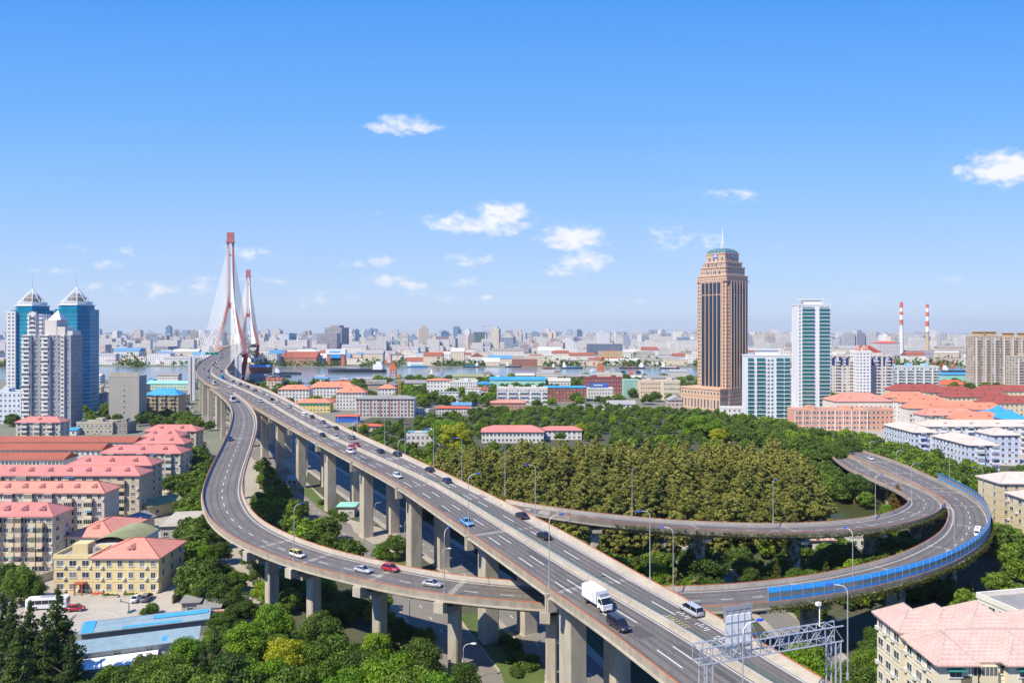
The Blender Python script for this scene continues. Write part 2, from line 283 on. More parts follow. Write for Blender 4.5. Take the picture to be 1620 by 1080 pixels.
def street(name, ctrl, wid, z=.02, m='street', dash=True, walk=2.2):
    c = [tuple(p) for p in catmull(ctrl, 8)]
    L, Rr = ribbon(c, wid); n = len(c)
    o = MB().loft([[(l.x,l.y,z) , (r.x,r.y,z)] for l, r in zip(L, Rr)], closed=False).build(name, M[m]); tag(o, kind='structure')
    if walk:
        b = MB()
        for sgn in (1, -1):
            a1, _ = ribbon(c, sgn*wid); a2, _ = ribbon(c, sgn*(wid+2*walk))
            b.loft([[(p.x,p.y,z+.14),(q.x,q.y,z+.14)] if sgn < 0 else [(q.x,q.y,z+.14),(p.x,p.y,z+.14)] for p, q in zip(a1, a2)], closed=False)
            b.loft([[(p.x,p.y,z+.14),(p.x,p.y,z-.01)] for p in a1], closed=False)
        tag(b.build('pavement', M['pave']), kind='structure')
    if dash:
        b = MB(); tt = 0
        for off in ([0] if wid < 12 else [-wid*.22, 0, wid*.22]):
            cc = [tuple(p) for p in catmull(ctrl, 2.0)]; L2, R2 = ribbon(cc, 2*off if off else .001)
            P2 = L2
            for i in range(0, len(P2)-2, 4):
                d = (P2[i+1]-P2[i]).normalized(); nrm = Vector((-d.y, d.x))*.09
                p, q = P2[i], P2[i+1]; b.add([(*(p+nrm),z+.006),(*(p-nrm),z+.006),(*(q-nrm),z+.006),(*(q+nrm),z+.006)], [(0,1,2,3)])
        tag(b.build('lane_marking', M['paint_w']), kind='structure')
stA = [G(800,1140),G(752,1075),G(700,1000),G(648,940),G(580,872),G(527,830),G(472,780),G(432,738),G(408,716),G(385,690),G(350,672),G(310,655)]
street('street', stA, 11)
street('street', [G(985,1140),G(905,1060),G(838,985),G(760,915),G(690,865),G(640,830),G(560,775),G(500,735),G(455,705),G(420,680)], 12, .05)
street('street', [G(1340,1090),G(1240,985),G(1130,905),G(1040,860)], 8, .06, dash=False)
street('road', [G(1300,688,3),G(1235,672),G(1150,655),G(1060,640),G(960,632)], 18, .03, dash=False, walk=0)
street('road', [G(620,660),G(700,658),G(760,655),G(850,640),G(960,632)], 9, .04, dash=False, walk=0)
sheet('forecourt', [G(552,822),G(604,836),G(626,858),G(590,862),G(560,842)], M['pave'], .24)
sheet('forecourt', [G(600,930),G(640,905),G(690,920),G(660,985),G(625,1000)], M['pave'], .012)
sheet('junction', [G(232,652),G(300,645),G(330,700),G(300,740),G(262,700),G(228,690)], M['street'], .015)
sheet('school_yard', [G(40,960),G(110,940),G(300,905),G(318,945),G(330,975),G(240,985),G(110,1000),G(30,1010)], M['yard'], .03)
sheet('path', [G(265,900),G(330,890),G(338,940),G(300,965),G(262,945)], M['yard'], .034)
sheet('estate_ground', [(-330,170),(-58,170),(-110,400),(-330,400)], M['pave'], .01)
sheet('pond', [G(1010,908),G(1010,880),G(1110,846),G(1200,840),G(1200,858),G(1110,875),G(1065,905)], M['pond'], .02)
sheet('pond', [G(1195,858),G(1195,838),G(1290,815),G(1330,775),G(1395,772),G(1420,800),G(1350,830),G(1300,850)], M['pond'], .021)
sheet('verge', [G(590,868),G(640,880),G(665,915),G(640,925),G(600,893)], M['grass'], .26)
sheet('verge', [G(463,765),G(490,770),G(548,830),G(530,822),G(500,800)], M['grass'], .26)
sheet('verge', [G(725,975),G(765,968),G(860,1060),G(870,1140),G(820,1140),G(790,1060)], M['grass'], .26)
sheet('estate_ground', [(208,520),(232,440),(232,380),(420,330),(620,900),(230,900)], M['pave'], .008)
# ---------------------------------------------------------------- road decks
ZT = [(60,23.0),(100,24.0),(125,24.6),(165,25.3),(210,26),(245,26.7),(280,27.4),(320,28),(360,28.6),(430,29.7),(550,32),(600,33.5),(740,38.5),(948,41.5),(1210,44.5),(1472,41.5),(1700,37),(2100,20)]
zx = np.array([a for a, b in ZT]); zy = np.array([b for a, b in ZT])
def ztop(Y): return float(np.interp(Y, zx, zy))
def DK(px, py, off=0.0):                   # pixel on the main viaduct (rail height minus off) -> world point
    lo, hi = 40.0, 2000.0
    for _ in range(50):
        m_ = (lo+hi)/2
        if (H - ztop(m_) + off) * F / m_ > py - HY: lo = m_
        else: hi = m_
    Y = (lo+hi)/2; return (XA(px, Y), Y, ztop(Y) - off)
AX = Vector((-534+367, 1472-948)).normalized()       # bridge axis
T1 = Vector((-367, 948)); T2 = Vector((-534, 1472))
def axis_pt(base, along, side): p = base + AX*along + Vector((AX.y, -AX.x))*side; return (p.x, p.y, ztop(p.y))
Lpx = [(1072,1080),(950,985),(886,942),(729,832),(629,765),(557,726),(502,697),(458,673),(424,654),(399,639),(379,627),(361,617)]
Lout = [(330,607),(320,599),(312,592),(310,582)]
Rpx = [(1296,1065),(1198,1009),(1105,957),(1037,917),(972,882),(887,835),(830,805),(782,785),(750,768),(705,747),(640,716),(591,695),(547,675),(502,655),(470,638),(445,625),(423,615),(401,607),(384,601),(368,594),(357,585)]
Mpx = [(1111,1010),(965,925),(900,887),(832,847),(782,817),(725,780),(672,752),(600,720),(565,705),(500,676),(450,648),(423,632),(401,621),(384,614),(368,606),(345,596),(334,588)]
ends = [axis_pt(T1, a, 0) for a in (-130, -60, 0, 150, 300, 450, 600, 760, 1000)]
def ext0(P, ln=45):
    a, b = np.array(P[0]), np.array(P[1]); d = (a-b)/np.linalg.norm((a-b)[:2]); q = a + d*ln; q[2] = ztop(q[1]); return [tuple(q)] + P
def withz(P, s): return [axis_pt(T1, a, s) for a in P]
EA = (-190, -130, -60, 0, 150, 300, 450, 600, 760, 1000)
Lw = ext0([DK(*p) for p in Lpx] + [DK(*p) for p in Lout]) + withz(EA, -15.0)
Rw = ext0([DK(*p) for p in Rpx]) + withz(EA, 15.0)
Mw = ext0([DK(*p) for p in Mpx]) + withz(EA, 0)
def hit(p, n, poly):                       # where the line p + t n (xy) meets a polyline; nearest positive t
    best = None
    for a, b in zip(poly, poly[1:]):
        dx, dy = b[0]-a[0], b[1]-a[1]; den = n[0]*dy - n[1]*dx
        if abs(den) < 1e-9: continue
        t = ((a[0]-p[0])*dy - (a[1]-p[1])*dx)/den; s = ((a[0]-p[0])*n[1] - (a[1]-p[1])*n[0])/den
        if -1e-6 <= s <= 1+1e-6 and 0 < t < 60 and (best is None or t < best): best = t
    return best
def smooth(a, k):
    a = np.array(a, float); p = np.pad(a, k, mode='edge'); return np.convolve(p, np.ones(2*k+1)/(2*k+1), 'valid')
class Deck:                                # stations along a left edge with widths to the right
    def __init__(s, left, rightpoly=None, width=None, step=4, sgn=1, midpoly=None, sm=6):
        s.p = np.array(catmull(left, step)); n = len(s.p)
        for _ in range(3):
            q = s.p.copy(); q[1:-1] = (s.p[:-2] + 2*s.p[1:-1] + s.p[2:])/4; s.p = q
        d = np.gradient(s.p, axis=0)[:, :2]; d = np.array([smooth(d[:,0], 2), smooth(d[:,1], 2)]).T; d /= np.linalg.norm(d, axis=1)[:, None]
        s.d = d; s.n = np.stack([d[:,1], -d[:,0]], 1)*sgn     # towards the other edge
        if rightpoly is not None:
            W = []; 
            for i in range(n):
                t = hit(s.p[i], s.n[i], rightpoly); W.append(t if t else (W[-1] if W else 20))
            s.W = smooth(W, sm)
        else: s.W = smooth(np.interp(np.linspace(0,1,n), np.linspace(0,1,len(width)), width), 3)
        if midpoly is not None:
            Q = []
            for i in range(n):
                t = hit(s.p[i], s.n[i], midpoly); Q.append(t if t and t < s.W[i] else (Q[-1] if Q else 11.5))
            s.Mw = smooth(Q, sm)
        s.arc = np.concatenate([[0], np.cumsum(np.linalg.norm(np.diff(s.p[:, :2], axis=0), axis=1))]); s.n_ = n; s.sgn = sgn
        zz = smooth(s.p[:,2], 4); s.p[:,2] = zz
    def at(s, i, off, dz=0): q = s.p[i, :2] + s.n[i]*off; return (float(q[0]), float(q[1]), float(s.p[i,2] - 1.1 + dz))
    def ata(s, a, off, dz=0):
        x = np.interp(a, s.arc, s.p[:,0]); y = np.interp(a, s.arc, s.p[:,1]); z = np.interp(a, s.arc, s.p[:,2])
        nx = np.interp(a, s.arc, s.n[:,0]); ny = np.interp(a, s.arc, s.n[:,1]); return Vector((x+nx*off, y+ny*off, z-1.1+dz))
    def Wa(s, a): return float(np.interp(a, s.arc, s.W))
    def dir(s, a): return math.atan2(np.interp(a, s.arc, s.d[:,1]), np.interp(a, s.arc, s.d[:,0]))
    def sec(s, b, offs, i0=0, i1=None, m=0, closed=True):   # loft a section: offs = [(off(W) or number, dz)]
        i1 = s.n_ if i1 is None else i1; rings = []
        for i in range(i0, i1):
            rings.append([s.at(i, (o(s.W[i], i) if callable(o) else o), dz) for o, dz in offs])
        if s.sgn < 0: rings = [r[::-1] for r in rings]
        if len(rings) > 1: b.loft([r[::-1] for r in rings], m, closed=closed)
    def near(s, px, off=0):                # station whose projected column is nearest px
        best = min(range(s.n_), key=lambda i: abs(810 + F*(s.p[i,0]+s.n[i,0]*off)/(s.p[i,1]+s.n[i,1]*off) - px)); return s.arc[best]
    def nearY(s, Y): return s.arc[min(range(s.n_), key=lambda i: abs(s.p[i,1]-Y))]
    def locate(s, px, py):                 # a pixel on the road surface -> arc, offset
        best = None
        for i in range(s.n_):
            for k in range(13):
                o = s.W[i]*k/12; x, y, z = s.at(i, o)
                if y < 5: continue
                e = (810+F*x/y-px)**2 + (HY+(H-z)*F/y-py)**2
                if best is None or e < best[0]: best = (e, s.arc[i], o)
        return best[1], best[2]
Wf = lambda k: (lambda W, i: W - k)
def stripes(D, b, a0, a1, off, wid=.16, dash=None, dz=.012):
    a = a0; 
    while a < a1:
        e = min(a1, a + (dash[0] if dash else 4))
        o = off(a) if callable(off) else off
        o2 = off(e) if callable(off) else off
        p = [D.ata(a, o-wid/2, dz), D.ata(a, o+wid/2, dz), D.ata(e, o2+wid/2, dz), D.ata(e, o2-wid/2, dz)]
        if D.sgn < 0: p = p[::-1]
        b.add([tuple(q) for q in p[::-1]], [(0,1,2,3)])
        a = a + (dash[0]+dash[1] if dash else 4)
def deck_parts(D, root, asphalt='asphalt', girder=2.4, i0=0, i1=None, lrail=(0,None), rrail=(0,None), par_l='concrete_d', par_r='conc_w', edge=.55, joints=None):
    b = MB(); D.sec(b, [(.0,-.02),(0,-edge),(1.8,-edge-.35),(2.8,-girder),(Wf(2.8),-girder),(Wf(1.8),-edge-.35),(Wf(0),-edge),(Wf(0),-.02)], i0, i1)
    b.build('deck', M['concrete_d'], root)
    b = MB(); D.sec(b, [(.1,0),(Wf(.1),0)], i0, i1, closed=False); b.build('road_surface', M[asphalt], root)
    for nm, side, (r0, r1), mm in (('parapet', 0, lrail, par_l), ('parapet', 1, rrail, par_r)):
        b = MB(); r1 = r1 if r1 is not None else D.n_
        if r1 - r0 < 2: continue
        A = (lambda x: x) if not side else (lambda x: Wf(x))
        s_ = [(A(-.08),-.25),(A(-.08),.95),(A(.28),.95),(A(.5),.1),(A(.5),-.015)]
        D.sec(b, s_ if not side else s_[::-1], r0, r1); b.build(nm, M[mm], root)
        b = MB(); s_ = [(A(.04),.98),(A(.04),1.10),(A(.17),1.10),(A(.17),.98)]
        D.sec(b, s_ if not side else s_[::-1], r0, r1); b.build('handrail', M['orange'], root)
        if par_l == mm and not side:       # moulded ledge along the outer face
            b = MB(); D.sec(b, [(-.3,-.5),(-.3,-.22),(-.05,-.22),(-.05,-.5)], r0, r1); b.build('ledge', M['concrete'], root)
    if joints:
        for a in joints:
            b = MB(); W = D.Wa(a)
            for s in (1,):
                p = [D.ata(a-.7, .6, .006), D.ata(a-.7, W-.6, .006), D.ata(a+.7, W-.6, .006), D.ata(a+.7, .6, .006)]
                if D.sgn > 0: p = p[::-1]
                b.add([tuple(q) for q in p], [(0,1,2,3)])
            b.build('expansion_joint', M['joint'], root)
def pier(D, a, off, root, sx=3.0, sy=4.6, top=-2.4, cap=None, mt='concrete', name='pier'):
    p = D.ata(a, off); ang = D.dir(a); b = MB(); b.T = Matrix.Translation((p.x, p.y, 0)) @ Matrix.Rotation(ang, 4, 'Z')
    zt = p.z + top; c = .25
    poly = [(-sx/2+c,-sy/2),(sx/2-c,-sy/2),(sx/2,-sy/2+c),(sx/2,sy/2-c),(sx/2-c,sy/2),(-sx/2+c,sy/2),(-sx/2,sy/2-c),(-sx/2,-sy/2+c)]
    b.prism(poly, 0, zt); b.box(-sx/2-.2, sx/2+.2, -sy/2-.2, sy/2+.2, 0, .3)
    b.build(name, M[mt], root)
    return p, ang
main = empty('road_viaduct', (0,0,0), 0, 'long grey elevated highway on tall concrete piers running diagonally to the red bridge', 'viaduct')
DM = Deck(Lw, Rw, midpoly=Mw)
# widths under the diverging left ramp and right ramp come out of the traced edges
pierY = [85,127,162,207,243,278,317,354,392,431,470,510,551,588,630,682]
pa = [DM.nearY(y) for y in pierY]
iEnd = max(i for i in range(DM.n_) if DM.p[i,1] < 1700)
iG = DM.nearY(452)
deck_parts(DM, main, i1=iEnd, lrail=(0,iEnd), rrail=(0,iEnd), par_l='concrete_d', joints=pa)
lm = MB(); A1 = DM.nearY(905)
arcs = DM.arc
fL = lambda t: (lambda a: .5 + t*(float(np.interp(a, arcs, DM.Mw)) - .9 - .5))
fR = lambda t: (lambda a: (float(np.interp(a, arcs, DM.Mw))+.7) + t*(DM.Wa(a)-.6 - (float(np.interp(a, arcs, DM.Mw))+.7)))
AE = DM.nearY(1600)
for t in (.05, .97): stripes(DM, lm, 5, AE, fL(t))
for t in (.39, .68): stripes(DM, lm, 5, AE, fL(t), .2, (6, 9))
aW = DM.nearY(190)
stripes(DM, lm, 5, aW, fR(.12)); stripes(DM, lm, 5, aW, fR(.44), .2, (6, 9)); stripes(DM, lm, 5, aW, fR(.80))
stripes(DM, lm, aW, AE, fR(.05)); stripes(DM, lm, aW, AE, fR(.33), .2, (6, 9)); stripes(DM, lm, aW, AE, fR(.62), .2, (6, 9)); stripes(DM, lm, aW, AE, fR(.93))
lm.build('lane_marking', M['paint_w'], main)
tk = MB()
for t in (.12,.30,.46,.61,.75,.90): stripes(DM, tk, 5, AE, fL(t), .55, None, .006)
for t in (.20,.36,.53,.70): stripes(DM, tk, 5, aW, fR(t), .55, None, .0065)
tk.build('tyre_track', M['track'], main)
for k_, (a_, f_, l_, w_) in enumerate([(18,.2,7,2.2),(60,.5,4,2.8),(95,.8,9,1.6),(140,.33,5,2.5),(44,.78,12,1.2),(210,.6,8,2.4)]):
    tk = MB(); stripes(DM, tk, a_, a_+l_, fL(f_), w_, None, .009); tk.build('asphalt_patch', M['patch'], main)
ys = MB()
for k in range(7): stripes(DM, ys, DM.nearY(113)-4+k*.75, DM.nearY(113)-4+k*.75+.2, fR(.25), 1.1, None)
ys.build('lane_marking', M['paint_y'], main)
for cpx, cpy in ((1045,975),(1075,990),(1105,1008),(1130,1022)):   # worn white lettering blocks on the tarmac
    a, o = DM.locate(cpx+12, cpy-8); ys = MB()
    for k in range(5): stripes(DM, ys, a-1.4+k*.6, a-1.4+k*.6+.16, o-.2+.3*(k % 2), 1.2-.3*(k % 3), None)
    ys.build('lane_marking', M['paint_w'], main)
sh = MB()
i1 = min(i for i in range(DM.n_) if DM.arc[i] > aW)
def mo(k): return lambda W, i: DM.Mw[i] + k
DM.sec(sh, [(lambda W, i: DM.Mw[i]+.5+.84*(W-DM.Mw[i]-1), .008), (Wf(.5), .008)], 0, i1, closed=False)
DM.sec(sh, [(Wf(1.5), .008), (Wf(.5), .008)], i1, iEnd, closed=False); DM.sec(sh, [(mo(-.8), .008), (mo(-.25), .008)], 0, iEnd, closed=False)
sh.build('shoulder', M['conc_w'], main)
b = MB(); DM.sec(b, [(mo(-.28),-.01),(mo(-.2),.8),(mo(.2),.8),(mo(.28),-.01)], 0, iEnd); b.build('median_barrier', M['conc_w'], main)
fn = MB(); a = 3
while a < DM.nearY(215):
    o = float(np.interp(a, arcs, DM.Mw)) + .55
    p = DM.ata(a, o); q = DM.ata(a+.0, o, 1.3); fn.tube(p, q, .035, 4)
    if int(a) % 3 == 0: pass
    a += .45
for dz in (.35, 1.25): fn.path([tuple(DM.ata(a, float(np.interp(a, arcs, DM.Mw))+.55, dz)) for a in np.arange(3, DM.nearY(215), 3)], .035, 4)
fn.build('median_fence', M['green_f'], main)
# divider on the right for the merging ramp
b = MB(); ia, ib = [min(i for i in range(DM.n_) if DM.p[i,1] > y) for y in (232, 560)]
DM.sec(b, [(lambda W, i: DM.Mw[i]+.62*(W-DM.Mw[i])-.2, -.01), (lambda W, i: DM.Mw[i]+.62*(W-DM.Mw[i])-.15, .7), (lambda W, i: DM.Mw[i]+.62*(W-DM.Mw[i])+.15, .7), (lambda W, i: DM.Mw[i]+.62*(W-DM.Mw[i])+.2, -.01)], ib-60, ib)
b.build('ramp_divider', M['conc_w'], main)
for a in pa:
    W = DM.Wa(a)
    pier(DM, a, 5.0, main, sx=4.0, sy=3.6, top=-3.4); pier(DM, a, W-4.6, main, sx=4.0, sy=3.6, top=-3.4)
    p = DM.ata(a, W/2); b = MB(); b.T = Matrix.Translation((p.x, p.y, 0)) @ Matrix.Rotation(DM.dir(a), 4, 'Z')
    b.box(-2.0, 2.0, -W/2+2.6, W/2-2.6, p.z-3.5, p.z-2.3); b.build('pier_cap', M['concrete'], main)
    b = MB(); p = DM.ata(a, -.1); b.T = Matrix.Translation(p) @ Matrix.Rotation(DM.dir(a), 4, 'Z')
    b.box(-1.1,.1,-1.2,.55,-2.9,-.52); b.box(-.75,-.25,-.2,.75,-2.9,.3); b.build('lamp_bracket', M['concrete'], main)
# side spans: twin columns
for a in [DM.nearY(y) for y in (740, 800, 860)][1:]:
    pier(DM, a, 6, main); pier(DM, a, DM.Wa(a)-6, main)
# foreground ramp + outer loop (its outer, near edge first)
O1 = [(333,612,31.6),(350,625,30.6),(362,637,29.8),(367.5,649,29),(367,662,28),(360,684,26.5),(347,711,25),(333,738,23.4),(322,766,21.9),(318.5,780,21.2),(321,796,20.6),(330,818,19.9),(347,836,19.4),(382,856,19),(440,880,18.6),(487,895,18.4),(550,910,18.2),(625,927,18.1),(700,939,18),(790,948,17.9),(870,953,17.8),(950,957,17.6),(1030,959,17.3),(1109,957,17),(1221,951,16),(1289,942,15.1),(1351,933.5,14.4),(1424,916,13.4),(1476,901,12.9),(1515,884,12.5),(1544,866,12.3),(1563,848,12.1),(1568,830,12),(1565,812,11.8),(1553,794,11.4),(1528,778,11),(1487,758,10.4),(1463,748,10),(1428,732,9.5),(1381,716,8.6),(1345,705,7.2)]
def GP(l): return [(*G(px, py, z), z) for px, py, z in l]
DO = Deck(GP(O1), width=[10.5,9.6,9.6,9.6,9.8,11.0,11.6,11.4,11.4,11.4,11.4,11.4,11.4,11.4,11.4,11.2,11.2,11.2,11.0,11.5,14,15.5,15.5,15.5], step=4, sgn=-1)
outer = empty('ramp_viaduct', (0,0,0), 0, 'curving two-lane ramp passing under the highway and sweeping round the right side with blue screens', 'viaduct')
jo = [DO.near(p) if p < 1500 else 0 for p in (340,394,472,561,703,868)]
jr = list(np.arange(DO.near(1109), DO.arc[-1]-30, 33.0))
jl = [DO.nearY(300), DO.nearY(270), DO.nearY(338)]
i_g = min(i for i in range(DO.n_) if DO.p[i,1] < 452)
deck_parts(DO, outer, 'asphalt', 2.0, joints=jo+jr[1:]+jl, lrail=(0,None), rrail=(i_g,None), par_l='concrete_d')
lm = MB(); e0 = DO.arc[i_g]
stripes(DO, lm, e0, DO.arc[-1]-2, .85, .15); stripes(DO, lm, e0, DO.arc[-1]-2, lambda a: min(DO.Wa(a), 11.4)-1.3, .15); stripes(DO, lm, e0-20, DO.arc[-1]-6, lambda a: min(DO.Wa(a), 11.4)*.5-.2, .18, (3, 5))
lm.build('lane_marking', M['paint_w'], outer)
tk = MB()
for t in (.2,.36,.62,.8): stripes(DO, tk, e0, DO.arc[-1]-6, (lambda tt: lambda a: min(DO.Wa(a), 11.4)*tt)(t), .5, None, .006)
tk.build('tyre_track', M['track'], outer)
arc_r = DO.near(1221)
for a in jo + jl:
    W = DO.Wa(a); pier(DO, a, W/2, outer, 2.2, 2.8, -3.3)
    p = DO.ata(a, W/2); b = MB(); b.T = Matrix.Translation((p.x,p.y,p.z)) @ Matrix.Rotation(DO.dir(a), 4, 'Z'); b.box(-1.2,1.2,-W/2+1.5,W/2-1.5,-3.4,-1.9); b.build('pier_cap', M['concrete_d'], outer)
    b = MB(); p = DO.ata(a, -.1); b.T = Matrix.Translation(p) @ Matrix.Rotation(DO.dir(a), 4, 'Z'); b.box(-1.9,.1,-.75,1.5,-2.6,-.53); b.build('lamp_bracket', M['concrete'], outer)
for a in jr:
    W = min(DO.Wa(a), 12); pier(DO, a, W/2, outer, 2.4, 3.6, -2.6)
    p = DO.ata(a, W/2); b = MB(); b.T = Matrix.Translation((p.x,p.y,p.z)) @ Matrix.Rotation(DO.dir(a), 4, 'Z'); b.box(-1.2,1.2,-W/2+1.5,W/2-1.5,-2.7,-1.9); b.build('pier_cap', M['concrete_d'], outer)
# inner loop
I1 = [(790,789,26.3),(807,795,26.0),(850,805,25),(900,814,23.6),(960,823,21.8),(1020,830,20),(1100,836.5,17.8),(1180,840,16),(1261,841,14.5),(1354,837,13.1),(1424,828,12.3),(1463,818,11.9),(1488,805,11.5),(1494,794,11.2),(1483,783,11),(1452,768,10.5),(1424,757,10.2),(1384,741,9.5),(1354,723,8.5),(1336,711,7.0)]
DI = Deck(GP(I1), width=[3,8.5,9.2,9.5,9.8,10,10,10.2,10.4,10.6,10.6,10.6,10.4,10.2,10,10], step=4, sgn=-1)
inner = empty('loop_viaduct', (0,0,0), 0, 'low curving loop road in front of the brown wood joining the highway', 'viaduct')
ji = list(np.arange(26, DI.arc[-1]-40, 31.0))
deck_parts(DI, inner, 'asphalt', 1.8, joints=ji, lrail=(3,None), par_l='concrete_d')
lm = MB(); stripes(DI, lm, 12, DI.arc[-1]-4, .8, .15); stripes(DI, lm, 20, DI.arc[-1]-4, lambda a: DI.Wa(a)-1.1, .15); stripes(DI, lm, 24, DI.arc[-1]-4, lambda a: DI.Wa(a)*.5, .18, (3, 5))
lm.build('lane_marking', M['paint_w'], inner)
tk = MB()
for t in (.2,.37,.63,.8): stripes(DI, tk, 14, DI.arc[-1]-6, (lambda tt: lambda a: DI.Wa(a)*tt)(t), .5, None, .006)
tk.build('tyre_track', M['track'], inner)
for a in ji:
    W = DI.Wa(a); pier(DI, a, W/2, inner, 2.2, 3.2, -2.4)
    p = DI.ata(a, W/2); b = MB(); b.T = Matrix.Translation((p.x,p.y,p.z)) @ Matrix.Rotation(DI.dir(a), 4, 'Z'); b.box(-1.2,1.2,-W/2+.2,W/2-1.5,-2.5,-1.7); b.build('pier_cap', M['conc_w'], inner)
# blue noise screen on the outer loop
ns = empty('noise_screen', tuple(DO.ata(arc_r, 0)), 0, 'bright blue noise screen with clear panes along outer edge of right-hand loop', 'noise barrier')
base = Vector(ns.location); a = arc_r; a_end = DO.arc[min(range(DO.n_), key=lambda i: abs(DO.p[i,1]-290) + (1e3 if DO.p[i,0] < 100 else 0))]
k = 0; Hs = 3.6
while a < a_end:
    e = a + 3.1; P_ = [DO.ata(x, .1, .95) - base for x in (a+.05, e-.05)]; d = (P_[1]-P_[0]).normalized(); n_ = Vector((-d.y, d.x, 0))
    bm_ = MB()
    def slab(z0, z1, o0, o1, m, th=.08):
        v_ = [P_[0]+n_*o0+Vector((0,0,z0)), P_[1]+n_*o0+Vector((0,0,z0)), P_[1]+n_*o1+Vector((0,0,z1)), P_[0]+n_*o1+Vector((0,0,z1))]
        bm_.frus([tuple(q - n_*th/2) for q in v_], [tuple(q + n_*th/2) for q in v_], m)
    slab(.02, .72, 0, 0, 0); slab(Hs-1.75, Hs-.85, 0, .3, 0)
    pn = bm_.build('screen_panel', M['blue_p'], ns)
    bm_ = MB(); slab(.73, Hs-1.76, 0, 0, 0, .03); bm_.build('pane', M['pane'], pn)
    bm_ = MB(); bm_.tube(P_[0]+Vector((0,0,-.8)), P_[0]+Vector((0,0,Hs-1)), .07, 4); bm_.tube(P_[0]+Vector((0,0,.9)), P_[1]+Vector((0,0,.9)), .03, 4); bm_.build('post', M['steel'], pn)
    a = e; k += 1
# ---------------------------------------------------------------- cable-stayed bridge
def pylon(base, top, dz, root):
    t = Vector((AX.y, -AX.x)); B = lambda s, z, al=0: Vector((base.x + t.x*s + AX.x*al, base.y + t.y*s + AX.y*al, z))
    b = MB(); bb = MB()
    def leg(p, q, w0, w1, d0=4.5, d1=4.0):
        r0 = [p + (t3*sx*w0/2) + (a3*sy*d0/2) for sx, sy in ((-1,-1),(1,-1),(1,1),(-1,1))]; r1 = [q + (t3*sx*w1/2) + (a3*sy*d1/2) for sx, sy in ((-1,-1),(1,-1),(1,1),(-1,1))]
        return [tuple(x) for x in r0], [tuple(x) for x in r1]
    t3 = Vector((t.x, t.y, 0)); a3 = Vector((AX.x, AX.y, 0))
    zk = dz + (top-dz)*.385; 
    for s in (-1, 1):
        b = MB(); b.frus(*leg(B(s*19, dz-2), B(s*3.3, zk), 3.8, 3.6, 5, 5)); b.frus(*leg(B(s*3.3, zk), B(s*2.9, top-12), 3.0, 2.6, 5, 4.5)); b.build('pylon_leg', M['red_p'], root)
        b = MB(); b.frus(*leg(B(s*13, 0), B(s*19.5, dz-1.9), 6.5, 5.2, 7, 6)); b.build('pylon_foot', M['red_dk'], root)
    b = MB(); b.frus(*leg(B(0, zk-3), B(0, zk+4), 8, 7, 4, 4)); b.frus(*leg(B(0, top-30), B(0, top-28), 6, 6)); b.build('crossbeam', M['red_p'], root)
    b = MB(); b.frus(*leg(B(0, top-12), B(0, top), 9, 9, 7, 7)); b.frus(*leg(B(0, top-13), B(0, top-11.9), 11, 11, 9, 9)); b.build('pylon_head', M['red_p'], root)
    b = MB(); b.frus(*leg(B(0, dz-7), B(0, dz-3.5), 36, 38, 4, 4)); b.build('crossbeam', M['red_dk'], root)
    for side in (-1, 1):
        for fb in (-1, 1):
            for k in range(12):
                al = fb*(18 + k*19.5); zt = dz + (top-dz)*(.50 + .40*k/11)
                q = base + AX*al; bb = MB(); bb.tube(B(side*1.8, zt, fb*2), B(side*14.6, ztop(min(1600, q.y)), al), .26 if base.y < 1000 else .3, 4); bb.build('stay_cable', M['cable'], root)
br = empty('cable_stayed_bridge', (T1.x, T1.y, 0), 0, 'tall red twin-pylon bridge with fans of pale cables crossing the river', 'bridge')
br.matrix_world = Matrix.Identity(4); br.location = (0,0,0)
pylon(T1, 196, 41, br); pylon(T2, H+94*1.28, 41, br)
sp = T1 - AX*236; t_ = Vector((AX.y, -AX.x))
for s, nm in ((-1,'left'), (1,'right')):
    q = sp + t_*s*21.5; r_ = empty('stair_tower', (q.x, q.y, 0), math.atan2(AX.y, AX.x), f'tall white concrete stair tower at the {nm} edge of the bridge approach', 'tower')
    b = MB(); b.box(-3,3,-3.2,-.5,0,44); b.box(-3,3,.5,3.2,0,44); b.build('column', M['white'], r_)
    b = MB(); b.box(-2.6,2.6,-.5,.5,0,42.5); b.build('stair_core', M['r_dred'] if s < 0 else M['r_grey'], r_)
b = MB(); bx = sp + t_*0
b.T = Matrix.Translation((sp.x, sp.y, 0)) @ Matrix.Rotation(math.atan2(AX.y, AX.x), 4, 'Z'); b.box(-2,2,-18,18,30,34.4); b.build('crossbeam', M['concrete'], br)
# green overhead sign far up the deck
a = DM.nearY(760); p = DM.ata(a, 0); g_ = empty('overhead_sign', tuple(p), DM.dir(a)-math.pi/2, 'green overhead direction sign across the lanes near the bridge approach', 'road sign')
b = MB(); b.tube((1,0,0),(1,0,8),.2); b.tube((14.5,0,0),(14.5,0,8),.2); b.tube((1,0,7.2),(14.5,0,7.2),.18); b.build('frame', M['steel'], g_)
for x in (2,6.3,10.6): b = MB(); b.box(x,x+3.8,-.2,0,6,8.6); b.build('sign_panel', mat('sign_green', (.0,.28,.17), .5), g_)
